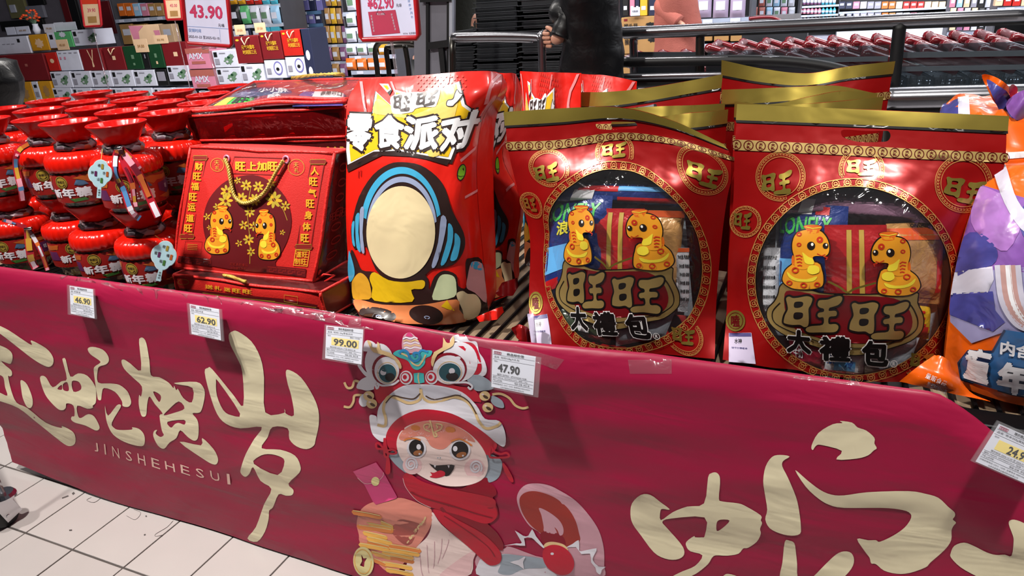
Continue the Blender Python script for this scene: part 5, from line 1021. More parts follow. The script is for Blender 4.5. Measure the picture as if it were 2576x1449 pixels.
R2 = [[(1130, 190), (1180, 186), (1225, 182), (1265, 184), (1290, 183), (1298, 186)], [(1130, 240), (1180, 236), (1230, 234), (1270, 236), (1295, 240), (1303, 243)], [(1120, 300), (1170, 300), (1220, 300), (1262, 298), (1284, 294), (1292, 290)], [(1110, 400), (1160, 400), (1205, 400), (1240, 400), (1258, 396), (1264, 392)], [(1110, 520), (1160, 520), (1210, 518), (1255, 515), (1290, 508), (1308, 500)], [(1110, 620), (1165, 620), (1215, 618), (1258, 612), (1285, 606), (1299, 600)], [(1120, 700), (1175, 705), (1220, 702), (1255, 690), (1280, 680), (1290, 670)], [(1130, 760), (1180, 765), (1225, 762), (1262, 750), (1285, 738), (1300, 726)]]
SS2 = Surf([[(x, y, 1.50-.012*i+.02*j*j/10) for j, (x, y) in enumerate(r)] for i, r in enumerate(R2)], crumple(2, .006))
fb2 = snack_bag('red snack bag standing right behind the front one, only its right side showing', SS2, .06)
flap(fb2, SB_['maroon'], [(1246, 738), (1262, 712), (1300, 700), (1303, 722), (1290, 744), (1256, 746)], 1.40)
def at_back(topL, topR, Y, lean=.05, mid=None, zb=None, w=None):
    """rear bag: top edge from the photograph, foot on the table below it"""
    zb = TZ+.012 if zb is None else zb; n = 5; tops = []
    for k in range(n):
        f = k/(n-1); x, y = topL[0]+(topR[0]-topL[0])*f, topL[1]+(topR[1]-topL[1])*f
        if mid: y = np.interp(f, [m[0] for m in mid], [m[1] for m in mid])
        tops.append(at_y(x, y, Y+(.012*math.sin(f*7+Y*9))))
    rows = []
    for r in range(5):
        g = r/4; row = []
        for k, p in enumerate(tops):
            c = np.mean(tops, 0); bul = -.045*math.sin(PI*g)*math.sin(PI*k/(n-1)); row.append([p[0]+(c[0]-p[0])*.06*g, p[1]-lean*g+bul, p[2]+(zb-p[2])*g])
        rows.append(row)
    return rows
snack_bag('red snack bag at the back left, behind the row of foil bags', Surf(at_back((1308, 180), (1462, 186), 1.70, mid=[(0, 179), (.5, 182), (1, 184)]), crumple(3), pix=False), .06)
snack_bag('red snack bag at the back, nearest the person in black', Surf(at_back((1435, 184), (1602, 208), 1.93, mid=[(0, 184), (.6, 190), (1, 205)]), crumple(4), pix=False), .06)
# ================================================================== red and gold foil gift packs
FO = {n: mat('foil_'+n, c, r, m_, coat=.14, bump=b_, bscale=5.5, var=.05) for n, c, r, m_, b_ in (('red', '930e0f', .27, .35, .32), ('maroon', '5c0a0e', .28, .35, .2), ('gold', 'b9a44c', .27, .85, .13), ('sand', 'b59a5e', .36, .5, .12), ('black', '0d0b0b', .35, 0., .1), ('tan', '9c8450', .36, .45, .25), ('line', 'c08f4e', .36, .5, .2), ('cloudred', '6d0f16', .30, .2, .3), ('white', 'd6d2d2', .4, 0., .1), ('lilac', 'b9afc9', .4, 0., .1))}
M_wind = film('window_film', gloss=.055, rough=.06, bump=.9, bscale=10, haze=.015)
z6 = zm(1800, 140, 3.32); z7 = zm(1800, 440, 2.683)
RC = [([(1857, 265), (2020, 270), (2190, 276), (2360, 284), (2533, 294)], [1.40, 1.395, 1.39, 1.395, 1.40]), ([(1848, 372), (2015, 382), (2185, 396), (2355, 408), (2526, 418)], [1.37, 1.36, 1.355, 1.36, 1.375]), ([(1845, 500), (2005, 505), (2170, 515), (2330, 525), (2485, 535)], [1.36, 1.315, 1.30, 1.315, 1.365]),
      ([(1833, 640), (1990, 650), (2150, 660), (2300, 670), (2445, 675)], [1.35, 1.285, 1.265, 1.285, 1.355]), ([(1828, 780), (1980, 795), (2140, 810), (2290, 820), (2415, 815)], [1.335, 1.275, 1.26, 1.275, 1.34]), ([(1818, 905), (1970, 928), (2120, 948), (2270, 962), (2395, 950)], [1.29, 1.275, 1.275, 1.285, 1.305])]
LC = [([(1270, 284), (1415, 273), (1560, 270), (1690, 303), (1817, 362)], [1.395, 1.385, 1.36, 1.37, 1.385]), ([(1278, 374), (1415, 370), (1560, 354), (1700, 370), (1848, 410)], [1.375, 1.365, 1.355, 1.36, 1.38]), ([(1300, 470), (1425, 468), (1553, 468), (1688, 476), (1830, 495)], [1.365, 1.32, 1.305, 1.32, 1.37]),
      ([(1332, 590), (1432, 592), (1545, 598), (1678, 605), (1814, 615)], [1.355, 1.29, 1.27, 1.29, 1.36]), ([(1331, 735), (1432, 740), (1543, 748), (1675, 756), (1802, 762)], [1.31, 1.275, 1.265, 1.28, 1.345]), ([(1332, 873), (1435, 876), (1550, 882), (1682, 893), (1798, 903)], [1.28, 1.272, 1.272, 1.28, 1.30])]
def foilS(C, k): return Surf([[(x, y, Y) for (x, y), Y in zip(r, Ys)] for r, Ys in C[:-1]]+[footrow(C[-1][0])], lambda u, v: (.009*vnoise(u*6.5+k*5, v*6.5+k)+.005*vnoise(u*14+k, v*15))*np.clip(10*np.minimum(u, 1-u), 0, 1)*np.clip((v-.1)*6, .15, 1), pix=True)
SR, SL = foilS(RC, 1), foilS(LC, 2)
WC, WR = (2146.6, 706), (266, 256)                       # the round window on the right-hand pack
def foil_art():
    a = Art(True); c = FO; K = 15
    ci = lambda f, n=80: ell(WC[0], WC[1], WR[0]*f, WR[1]*f, n=n)
    # gold head, black line, hanging-hole strip, seal border
    a.poly('gold_header', c['gold'], 0, [z6([(180, 405), (1300, 455), (2450, 505), (2440, 640), (1300, 588), (170, 545)])], K)
    a.poly('black_line', c['black'], 1, [z6([(170, 540), (1300, 583), (2440, 632), (2440, 655), (1300, 603), (170, 560)])], K)
    a.poly('seal_band', c['sand'], 1, [z6([(150, 700), (1000, 745), (1750, 785), (2440, 815), (2435, 895), (1750, 868), (1000, 830), (150, 788)])], K)
    for k in range(23):
        f = k/22; x = 175+f*2235; y = np.interp(x, [150, 1000, 1750, 2440], [744, 788, 827, 855])
        a.line('mini_seal', c['maroon'], 2, z6(ell(x, y, 39, 39, n=14)), 2.2, True); a.text('mini_seal', c['maroon'], 2, '大', z6(rect(x-15, y-26, x+17, y-1)), .05); a.text('mini_seal', c['maroon'], 2, '礼', z6(rect(x-18, y+3, x+16, y+27)), .05)
    for (x, y, r, q, z, s_) in ((545, 1010, 205, [(375, 990), (640, 950), (650, 1160), (390, 1165)], z6, 0), (1220, 955, 190, [(1085, 870), (1345, 862), (1340, 1010), (1095, 1005)], z6, 0), (2070, 1070, 240, [(1915, 1000), (2265, 1050), (2190, 1260), (1890, 1190)], z6, 0), (205, 315, 105, [(122, 250), (250, 250), (245, 375), (130, 360)], z7, 0), (1390, 1250, 130, [(1310, 1190), (1470, 1200), (1455, 1310), (1305, 1310)], z7, 0)):
        pr = z(ell(x, y, r, r, n=48)); pin = z(ell(x, y, r*.8, r*.8, n=40)); keep = lambda P: [p for p in P if ((p[0]-WC[0])/WR[0])**2+((p[1]-WC[1])/WR[1])**2 > 1.02]
        for P in (pr, pin):
            P = np.array(P+[P[0]]); out = ((P[:, 0]-WC[0])/WR[0])**2+((P[:, 1]-WC[1])/WR[1])**2 > 1.03; run = []
            for p, o in zip(P, out):
                if o: run.append(p)
                elif len(run) > 2: a.line('ring', c['line'], 1, run, 1.6); run = []
                else: run = []
            if len(run) > 2: a.line('ring', c['line'], 1, run, 1.6)
        n = max(14, int(2*PI*r*.9/26))
        for k in range(n):                                  # key pattern between the two rings
            t0 = 2*PI*k/n; d = 2*PI/n; pts = []
            for rr, tt in ((.85, .1), (.95, .1), (.95, .8), (.88, .8), (.88, .45)):
                pts.append((x+r*rr*math.cos(t0+d*tt), y+r*rr*math.sin(t0+d*tt)))
            pts = z(pts)
            if all(((p[0]-WC[0])/WR[0])**2+((p[1]-WC[1])/WR[1])**2 > 1.03 for p in pts): a.line('key_pattern', c['line'], 1, pts, 1.5)
        for l in wang(z(q)): a.poly('gold_character', c['gold'], 2, l, K)
    for f in (1., .925): a.line('window_rim', c['line'], 1, ci(f), 1.8, True)
    for k in range(54):                                       # scalloped lace round the window
        t0 = 2*PI*k/54; u_ = np.array([math.cos(t0)*WR[0], math.sin(t0)*WR[1]]); cen = np.array(WC)+u_*.962; rr = 9
        a.line('lace_pattern', c['line'], 1, ell(cen[0], cen[1], rr, rr, n=12), 1.7, True); a.line('lace_pattern', c['line'], 1, ell(cen[0], cen[1], rr*.45, rr*.45, n=8), 1.8, True)
        v_ = np.array([-u_[1], u_[0]])/np.hypot(*u_); w_ = u_/np.hypot(*u_); b0 = np.array(WC)+u_*.935; a.line('lace_pattern', c['line'], 1, [b0-v_*11, b0+w_*5, b0+v_*11], 1.6)
    a.poly('product_photo', c['lilac'], 1, [z7([(92, 1068), (245, 1065), (272, 1275), (90, 1262)])], K); a.poly('product_photo_cap', mat('pp_cap', '4a4478', .4), 2, [z7([(95, 1068), (243, 1066), (245, 1090), (95, 1092)])], K); a.text('product_lettering', c['black'], 2, '水神', z7(rect(130, 1105, 180, 1140)), .02)
    a.text('product_lettering', mat('pp_cap', '4a4478', .4), 2, '饼干什锦组合', z7([(110, 1160), (218, 1165), (218, 1178), (110, 1173)]), .02)
    a.poly('gold_medal', c['gold'], 1, [z7(ell(138, 985, 66, 72, n=24))], K); a.line('medal_ring', c['maroon'], 2, z7(ell(138, 985, 50, 56, n=20)), 1.4, True); a.text('medal_lettering', c['maroon'], 2, '嗑', z7(rect(108, 945, 168, 1025)), .03)
    return a
def window_art():
    a = Art(True); c = FO; K = 15
    cloud = [(355, 900), (400, 850), (425, 800), (440, 745), (500, 725), (700, 790), (900, 800), (1100, 800), (1345, 780), (1360, 860), (1395, 940), (1400, 1000), (1380, 1060), (1310, 1120), (1200, 1160), (1080, 1195), (940, 1215), (800, 1195), (600, 1130), (480, 1085), (390, 1025), (350, 960)]
    red = [(470, 800), (530, 780), (700, 805), (1000, 815), (1200, 830), (1290, 890), (1325, 990), (1285, 1080), (1150, 1125), (900, 1130), (700, 1095), (540, 1035), (480, 940)]
    a.poly('cloud_panel', c['tan'], 1, [smooth(z7(cloud), 3)], K); a.line('cloud_line', c['black'], 2, z7(cloud), 2.4, True, 3); a.poly('cloud_heart', c['cloudred'], 2, [smooth(z7(red), 3)], K)
    a.line('cloud_line', c['black'], 3, z7([(440, 860), (390, 920), (400, 990), (480, 1040), (600, 1085), (760, 1140), (940, 1165), (1100, 1150), (1240, 1110), (1340, 1050), (1360, 980), (1330, 900), (1290, 850)]), 2.2, sm=4)
    for q in ([(468, 805), (858, 808), (852, 1062), (462, 1058)], [(905, 845), (1300, 848), (1285, 1112), (900, 1100)]):
        for l in wang(z7(q)): a.poly('brand_edge', c['black'], 4, [grown(l[0], 5)], K); a.poly('brand_character', c['tan'], 5, l, K)
    for ch, q in (('大', [(490, 1035), (640, 1045), (650, 1205), (480, 1190)]), ('禮', [(700, 1080), (915, 1085), (910, 1255), (700, 1245)]), ('包', [(985, 1110), (1165, 1110), (1165, 1290), (985, 1275)])):
        g = 7; a.text('pack_name_edge', c['white'], 5, ch, z7([(q[0][0]-g, q[0][1]-g), (q[1][0]+g, q[1][1]-g), (q[2][0]+g, q[2][1]+g), (q[3][0]-g, q[3][1]+g)]), .085, 15); a.text('pack_name', c['black'], 6, ch, z7(q), .05, 15)
    a.line('register_mark', c['white'], 5, z7(ell(1200, 1268, 22, 22, n=16)), 1.6, True); a.text('register_mark', c['white'], 5, 'R', z7(rect(1191, 1256, 1209, 1280)), .02)
    snake_print(a, lambda x, y: z7([(x, y)])[0], 4, K)
    snake_print(a, lambda x, y: z7([(1370-(x-460)*1.03, 385+(y-338)*.99)])[0], 4, K)
    a.line('gift_ribbon', c['gold'], 4, z7([(760, 715), (840, 755), (890, 790), (940, 765), (1080, 725)]), 5, sm=4)
    return a
FOIL_UV = foil_art().to_uv(SR.inv); WIN_UV = window_art().to_uv(SR.inv)
REAR_UV = Art(True); REAR_UV.p = {k: e for k, e in FOIL_UV.p.items() if k[0] in ('gold_header', 'black_line', 'seal_band', 'mini_seal')}
CIR_UV = SR.inv(ell(WC[0], WC[1], WR[0]*.93, WR[1]*.93, n=72)); HOLE_UV = SR.inv(smooth(z6([(1050, 655), (1070, 618), (1250, 628), (1400, 628), (1445, 632), (1462, 670), (1440, 712), (1380, 722), (1200, 722), (1080, 690)]), 3))
def ontoclip(uv):                                               # print keeps off the window and the hand hole
    return ~inside(uv, [HOLE_UV])
def foil_pack(label, S, th=.13, window=True):
    t = thing('foil_gift_pack', label, 'gift pack', S(np.array([[.5, 1.]]))[0], 'red and gold foil gift packs')
    fr = bag_body('front_sheet', S, th, FO['red'], t, [CIR_UV, HOLE_UV] if window else [HOLE_UV], .022, FO['red'], .24, [HOLE_UV])
    (FOIL_UV if window else REAR_UV).apply(S, fr, step=.0005, base=.0012, clip=ontoclip)
    if window:
        V, F = fill([CIR_UV], .022); wo = mk('clear_window', S(V), F, M_wind, t, True); WIN_UV.apply(S, wo, step=.0005, base=.0012)
    return t
foil_pack('red and gold foil gift pack at the front right, round window and straight gold header', SR)
fpl = foil_pack('red and gold foil gift pack at the front centre, gold header drooping right', SL)
flap(fpl, FO['red'], [(1286, 826), (1304, 817), (1326, 824), (1338, 850), (1342, 872), (1322, 872), (1300, 850)], 1.215)
flap(fpl, FO['lilac'], [(1326, 790), (1342, 794), (1350, 872), (1338, 872)], 1.212, 'white_corner')
# --- what shows through the round windows
def inq(z, pts, Y):
    S = SR if z is z7 else SL; return list(S(S.inv(z(pts)), -.014-(Y-1.325)*.55))
z5 = zm(1260, 400, 2.787)
GR, GL = 'snack pouches inside the front right foil pack', 'snack pouches inside the front centre foil pack'
snack('blue snack pouch with green LONELY lettering inside the right foil pack', inq(z7, [(390, 180), (900, 190), (860, 880), (360, 870)], 1.345), .03, PK['navy'], (('LONELY', 'green', .03, .12, .80, .30), ('浪味仙', 'yellow', .38, .30, .85, .44)), GR, (('sky', 0, .55, .5, .9), ('white', .2, .03, .5, .1), ('red', .55, .02, .75, .1)))
snack('white labelled pouch at the left of the right window', inq(z7, [(262, 500), (380, 500), (380, 1010), (270, 1000)], 1.35), .02, PK['white'], tuple(('保质期 配料表 净含量', 'black', .1, .1+.13*k, .9, .15+.13*k) for k in range(6)), GR)
snack('orange rice cracker pack at the right of the right window', inq(z7, [(1180, 320), (1620, 330), (1600, 900), (1180, 880)], 1.345), .03, PK['tan'], (('ONE-ONE', 'black', .4, .01, .8, .05),), GR, (('orange', 0, .06, 1, .2), ('red', .82, .45, .98, .85)))
snack('violet-grey pouch across the top of the right window', inq(z7, [(500, 90), (1450, 110), (1500, 330), (420, 260)], 1.338), .02, mat('pack_plum', '7d5a70', .3, .2, coat=.4, bump=.3, bscale=40), (), GR, (('white', .1, .3, .2, .9),))
snack('red milk candy pouch at the bottom of the right window', inq(z7, [(480, 1130), (780, 1170), (740, 1330), (520, 1290)], 1.325), .02, PK['crimson'], (('牛奶', 'white', .1, .2, .35, .6),), GR)
snack('white and blue pouch at the bottom right of the right window', inq(z7, [(740, 1190), (1010, 1230), (1000, 1390), (700, 1360)], 1.325), .02, PK['white'], (('旺仔牛奶糖', 'red', .1, .72, .6, .9), ('浓', 'blue', .1, .1, .3, .5), ('冷', 'blue', .55, .2, .75, .6)), GR, (('sky', .3, .3, .8, .7),))
snack('silver pouch at the lower right of the right window', inq(z7, [(1000, 1140), (1420, 1120), (1330, 1330), (1010, 1390)], 1.327), .02, PK['silver'], (), GR)
snack('amber pouch behind the gold cloud of the right window', inq(z7, [(1330, 880), (1560, 900), (1540, 1150), (1330, 1150)], 1.36), .02, PK['yellow'], (('旺', 'red', .2, .2, .7, .6),), GR, (('red', .1, .62, .8, .9),))
snack('red pouch with gold edges behind the middle of the right window', inq(z7, [(720, 330), (1180, 330), (1200, 1000), (720, 1000)], 1.338), .02, mat('pack_red', 'a8161c', .32, .1, coat=.4, bump=.25, bscale=30), (), GR, (('gold', .36, .05, .44, .95), ('gold', .56, .05, .64, .95)))
snack('blue snack pouch with green LONELY lettering inside the centre foil pack', inq(z5, [(290, 250), (760, 240), (700, 850), (240, 1040)], 1.345), .03, PK['navy'], (('LONELY', 'green', .0, .08, .85, .24), ('浪味', 'yellow', .22, .24, .6, .37)), GL, (('sky', .0, .46, .4, .7), ('red', .05, .76, .3, .86)))
snack('orange rice cracker pack at the right of the centre window', inq(z5, [(1000, 350), (1330, 370), (1270, 960), (1000, 900)], 1.345), .03, PK['tan'], (), GL, (('orange', .0, .0, 1, .08),))
snack('white labelled pouch standing at the right of the centre window', inq(z5, [(1250, 640), (1360, 640), (1345, 1080), (1270, 1080)], 1.338), .02, PK['white'], tuple(('净含量 保质期', 'black', .1, .1+.13*k, .9, .16+.13*k) for k in range(6)), GL, (('orange', 0, 0, 1, .06),))
snack('striped red and blue pouch across the top of the centre window', inq(z5, [(420, 150), (1250, 170), (1330, 340), (330, 300)], 1.338), .02, PK['navy'], (), GL, (('white', .12, .3, .3, .95), ('red', .15, .1, .5, .35), ('red', .5, .6, 1, .85), ('sky', .5, .1, 1, .3)))
snack('red pouch with gold edges behind the middle of the centre window', inq(z5, [(580, 340), (1010, 340), (1000, 900), (580, 900)], 1.338), .02, mat('pack_red', 'a8161c', .32, .1, coat=.4, bump=.25, bscale=30), (), GL, (('gold', .36, .05, .44, .95), ('gold', .56, .05, .64, .95)))
snack('added silver pouch lightening the back of the centre window', inq(z5, [(330, 130), (1300, 150), (1400, 1100), (260, 1000)], 1.352), .008, PK['silver'], (), GL)  # added silver backing, lightens the dark inside of this window
snack('added silver pouch lightening the back of the right window', inq(z7, [(380, 90), (1500, 110), (1600, 1150), (330, 1100)], 1.352), .008, PK['silver'], (), GR)  # same added backing for the right-hand window
snack('silver pouch at the foot of the centre window', inq(z5, [(800, 1090), (1250, 1060), (1150, 1260), (800, 1330)], 1.325), .02, PK['silver'], (('水神', 'black', .3, .3, .6, .7),), GL)
snack('dark green pouch at the lower left of the centre window', inq(z5, [(330, 1040), (780, 1100), (760, 1320), (420, 1200)], 1.328), .02, mat('pack_olive', '33402c', .3, .1, coat=.4, bump=.3, bscale=40), (), GL, (('white', .4, .5, .6, .8),))
# --- packs behind, only their heads show
def rear(label, tl, tr, Y, mid=None, k=1): return foil_pack(label, Surf(at_back(tl, tr, Y, .04, mid), lambda u, v: .005*vnoise(u*6+k*5, v*6+k)*np.clip(v*5, .2, 1), pix=False), .05, window=False)
rear('foil gift pack behind the centre one, gold header rising to the right', (1442, 234), (1816, 189), 1.72, [(0, 234), (.3, 231), (.55, 218), (1, 189)], 3)
rear('foil gift pack just behind the drooping header, thin gold edge showing', (1540, 272), (1822, 262), 1.535, [(0, 276), (.5, 266), (1, 262)], 4)
rear('foil gift pack squeezed between the two front packs, its header in shade', (1640, 296), (1830, 280), 1.47, [(0, 298), (.5, 284), (1, 277)], 5)
rear('rearmost foil gift pack with a dipping dull gold header', (1817, 155), (2249, 156), 2.02, [(0, 154), (.35, 183), (.5, 184), (.65, 170), (1, 156)], 6)
rear('foil gift pack below the rearmost header, bright gold top edge', (1818, 228), (2200, 236), 1.78, [(0, 228), (.4, 220), (.72, 213), (1, 236)], 7)
rear('foil gift pack with a twisted gold header, behind the right front pack', (1850, 268), (2205, 240), 1.63, [(0, 258), (.3, 264), (.55, 240), (.85, 223), (1, 236)], 8)
rear('foil gift pack with a brown-gold header, right behind the right front pack', (1900, 262), (2220, 245), 1.54, [(0, 268), (.3, 264), (1, 245)], 9)
# ================================================================== purple and orange bags at the right end
PO = {n: mat('galaxy_'+n, c, .30, .0, coat=.5, bump=.35, bscale=12, var=v_, vscale=22) for n, c, v_ in (('purple', '7a4f9a', .3), ('indigo', '3f3f86', .3), ('white', 'b9b6c6', .05), ('orange', 'dc5a0c', .06), ('blue', '2a5d92', .05), ('navy', '1b2b4c', .05), ('tan', 'b08a86', .08), ('paper', 'd9d9de', .03), ('violet', '9d6cb4', .25), ('red', 'a01f33', .05))}
z8 = zm(2250, 180, 1.684)
GC = [([(2500, 416), (2570, 412), (2650, 412), (2740, 425)], [1.40, 1.37, 1.37, 1.40]), ([(2464, 480), (2545, 490), (2640, 500), (2745, 510)], [1.36, 1.31, 1.30, 1.36]), ([(2425, 600), (2520, 620), (2630, 640), (2750, 650)], [1.32, 1.26, 1.25, 1.33]), ([(2398, 720), (2495, 745), (2610, 770), (2745, 780)], [1.30, 1.24, 1.23, 1.31]), ([(2382, 850), (2475, 880), (2595, 905), (2740, 910)], [1.28, 1.235, 1.225, 1.29]), ([(2372, 945), (2450, 985), (2570, 1020), (2740, 1035)], [1.285, 1.25, 1.245, 1.29])]
SG = Surf([[(x, y, Y) for (x, y), Y in zip(r, Ys)] for r, Ys in GC], crumple(6, .006))
def galaxy_art():
    a = Art(True); c = PO; K = 14
    a.poly('lavender_panel', mat('galaxy_lavender', '8f8bb4', .30, coat=.5, bump=.35, bscale=12, var=.2, vscale=9), 0, [z8([(250, 835), (560, 830), (830, 840), (830, 1190), (600, 1120), (470, 1100), (330, 1150), (240, 1060), (236, 940)])], K)
    a.poly('purple_sky', c['purple'], 0, [z8([(330, 470), (430, 500), (560, 540), (830, 560), (830, 860), (560, 850), (420, 840), (240, 872)])], K); a.poly('nebula', c['indigo'], 1, [smooth(z8([(300, 700), (380, 690), (440, 760), (420, 820), (330, 840), (260, 860)]), 3)], K); a.poly('nebula', c['indigo'], 1, [smooth(z8([(560, 560), (640, 600), (700, 700), (640, 780), (560, 720), (530, 640)]), 3)], K); a.poly('nebula', c['violet'], 1, [smooth(z8([(350, 500), (420, 505), (500, 560), (540, 640), (480, 760), (400, 720), (330, 640)]), 3)], K)
    a.poly('white_panel', c['white'], 2, [smooth(z8([(418, 400), (450, 388), (475, 400), (510, 520), (560, 600), (640, 650), (640, 700), (560, 690), (490, 600), (440, 480)]), 3)], K); a.poly('white_panel', c['white'], 1, [z8([(255, 850), (420, 825), (425, 880), (400, 935), (240, 945)])], K); a.poly('indigo_panel', c['indigo'], 1, [z8([(235, 940), (420, 930), (430, 1010), (470, 1060), (420, 1100), (240, 1030)])], K)
    for k, (n_, d) in enumerate((('white', 0), ('tan', 22), ('paper', 44), ('tan', 62), ('white', 84))): a.line('arched_stripe', c[n_], 2, z8([(440+d, 820), (455+d, 960), (500+d, 1050), (560+d*1.2, 1090), (700+d, 1120)]), 13, sm=5)
    a.poly('title_plate', c['blue'], 3, [z8([(470, 1090), (600, 1110), (830, 1150), (830, 1420), (500, 1360), (290, 1300), (280, 1230), (320, 1180), (420, 1180)])], K); a.line('title_plate_edge', c['navy'], 4, z8([(470, 1090), (420, 1180), (320, 1180), (280, 1230), (290, 1300), (500, 1360), (830, 1420)]), 5)
    a.text('title_small', c['paper'], 5, '内含', z8([(455, 1130), (580, 1160), (575, 1215), (450, 1190)]), .04, 14)
    for ch, q in (('童', [(318, 1160), (430, 1180), (400, 1320), (300, 1290)]), ('年', [(445, 1215), (580, 1240), (565, 1370), (430, 1345)]), ('味', [(600, 1240), (760, 1270), (740, 1400), (590, 1375)])): a.text('title_edge', c['navy'], 5, ch, z8(q), .12, 14); a.text('title', c['paper'], 6, ch, z8(q), .06, 14)
    return a
gb = thing('snack_bag', 'glossy purple and orange snack bag with white title, at the right edge', 'snack bag', SG(np.array([[.5, 1.]]))[0], 'purple and orange snack bags')
gf = bag_body('front_sheet', SG, .12, PO['orange'], gb); galaxy_art().to_uv(lambda q: np.clip(SG.inv(q), .001, .998)).apply(SG, gf, step=.0008, base=.002)
fl_ = Surf([[(2351, 893, 1.245), (2376, 900, 1.235), (2400, 930, 1.25)], [(2305, 925, 1.225), (2370, 950, 1.21), (2440, 985, 1.235)], [(2262, 960, 1.225), (2350, 980, 1.215), (2492, 1010, 1.235)]], crumple(7, .006))
MB().grid(fl_.mesh(10, 10)).out('corner_flap', PO['orange'], gb, True)
fa_ = Art(True)
for k, (w, y) in enumerate((('量贩食品', 1275), ('欢聚时刻分享', 1310))): fa_.text('flap_lettering', PO['paper'], 0, w, z8([(140+k*5, y), (225, y+38), (215, y+58), (130+k*5, y+22)]), 0.)
fa_.to_uv(fl_.inv).apply(fl_, gb, base=.001)
# the bag lying behind it, with a folded pointed end
S9 = Surf([[(2372, 262, 1.62), (2430, 240, 1.60), (2500, 236, 1.60), (2590, 240, 1.62), (2700, 250, 1.65)], [(2366, 290, 1.55), (2430, 285, 1.50), (2510, 290, 1.48), (2600, 300, 1.50), (2710, 310, 1.56)], [(2400, 345, 1.50), (2450, 360, 1.45), (2530, 370, 1.44), (2620, 375, 1.46), (2715, 380, 1.52)], [(2430, 420, 1.46), (2470, 430, 1.43), (2540, 440, 1.42), (2630, 450, 1.44), (2715, 455, 1.50)], [(2425, 640, 1.47), (2470, 660, 1.44), (2540, 670, 1.43), (2630, 680, 1.45), (2715, 690, 1.50)], [(2420, 850, 1.47), (2470, 858, 1.45), (2540, 868, 1.44), (2630, 880, 1.45), (2710, 890, 1.48)]], crumple(9, .012))
g9 = thing('snack_bag', 'orange snack bag with a pointed folded end, lying behind the purple one', 'snack bag', S9(np.array([[.5, 1.]]))[0], 'purple and orange snack bags')
g9f = bag_body('front_sheet', S9, .10, PO['orange'], g9); a9 = Art(True)
a9.poly('purple_sky', PO['indigo'], 0, [[(2360, 268), (2412, 248), (2410, 300), (2366, 300)]], 12); a9.poly('white_panel', PO['white'], 1, [[(2410, 246), (2437, 243), (2441, 292), (2412, 294)]], 12); a9.poly('white_panel', PO['paper'], 1, [[(2535, 385), (2600, 380), (2600, 396), (2536, 400)]], 12)
a9.to_uv(lambda q: np.clip(S9.inv(q), .001, .998)).apply(S9, g9f, base=.001)
for nm, m_, q, Y in (('pointed_end', 'orange', [(2470, 188), (2500, 192), (2530, 210), (2540, 228), (2528, 260), (2505, 262), (2482, 220)], 1.50), ('folded_end', 'indigo', [(2482, 200), (2512, 216), (2540, 240), (2552, 300), (2545, 330), (2520, 290), (2496, 240)], 1.49), ('folded_end', 'purple', [(2530, 262), (2562, 232), (2600, 225), (2600, 262), (2570, 300), (2548, 296)], 1.48), ('folded_end', 'red', [(2538, 222), (2548, 212), (2560, 222), (2556, 240), (2542, 246)], 1.485)):
    V, F = fill([smooth(q, 3)], 8); n = len(V); bend = lambda x, y: Y+.012*math.sin(x*.07+y*.05); V3_ = [at_y(x, y, bend(x, y)) for x, y in V]+[at_y(x, y, bend(x, y)+.003) for x, y in V]; mk(nm, V3_, list(F)+[[i+n for i in f][::-1] for f in F], PO[m_], g9, True)
# ================================================================== behind the table
def bmat(n, c, r=.5, **k): return mat('bg_'+n, c, r, **k)
class PB:
    """box standing square to the aisle, its front face placed by pixels at depth Y"""
    def __init__(s, x0, y0, x1, y1, Y, dep=.2):
        xm, ym = (x0+x1)/2, (y0+y1)/2; s.Y = Y; s.X0, s.X1 = at_y(x0, ym, Y)[0], at_y(x1, ym, Y)[0]; s.Z1, s.Z0 = at_y(xm, y0, Y)[2], at_y(xm, y1, Y)[2]; s.dep = dep
    def c(s): return V3((s.X0+s.X1)/2, s.Y+s.dep/2, (s.Z0+s.Z1)/2)
    def sz(s): return (s.X1-s.X0, s.dep, s.Z1-s.Z0)
    def P(s, u, v, off=.002): return (s.X0+(s.X1-s.X0)*u, s.Y-off, s.Z1+(s.Z0-s.Z1)*v)
    def base(s): return (s.c()[0], s.c()[1], s.Z0)
def pbox(name, label, cat, b, m, group=None, prints=(), ch=.004, texts=(), handle=None):
    t = thing(name, label, cat, b.base(), group); s = b.sz(); co = MB().box(b.c(), (s[0]*.985, s[1], s[2]*.985), ch=min(ch, min(s)/6)).out('carton', m, t)
    for k, (nm, pm, loop) in enumerate(prints):
        V, F = fill([loop], 1e9); mk(nm, [b.P(u, v, .002+.0006*k) for u, v in V], F, pm, t)
    for w, pm, x0, y0, x1, y1 in texts:
        V, F = lettering(w, rect(x0, y0, x1, y1), .02); mk('lettering', [b.P(u, v, .005) for u, v in V], F, pm, t)
    if handle is not None:
        MB().tube([b.P(.35, .06, .0), b.P(.38, .10, .02), b.P(.5, .32, .03), b.P(.62, .10, .02), b.P(.65, .06, .0)], .006, 6).out('rope_handle', handle, t, True)
    return t
W_ = bmat('white', 'c6cadb'); RD = bmat('maroon', '6d0f18'); RB_ = bmat('red', 'b0180f'); GN = bmat('dark_green', '0b3a1e'); BK = bmat('black', '0c0d10'); YE = bmat('yellow', 'c58d1a'); LF = bmat('leaf', '5f7f66')
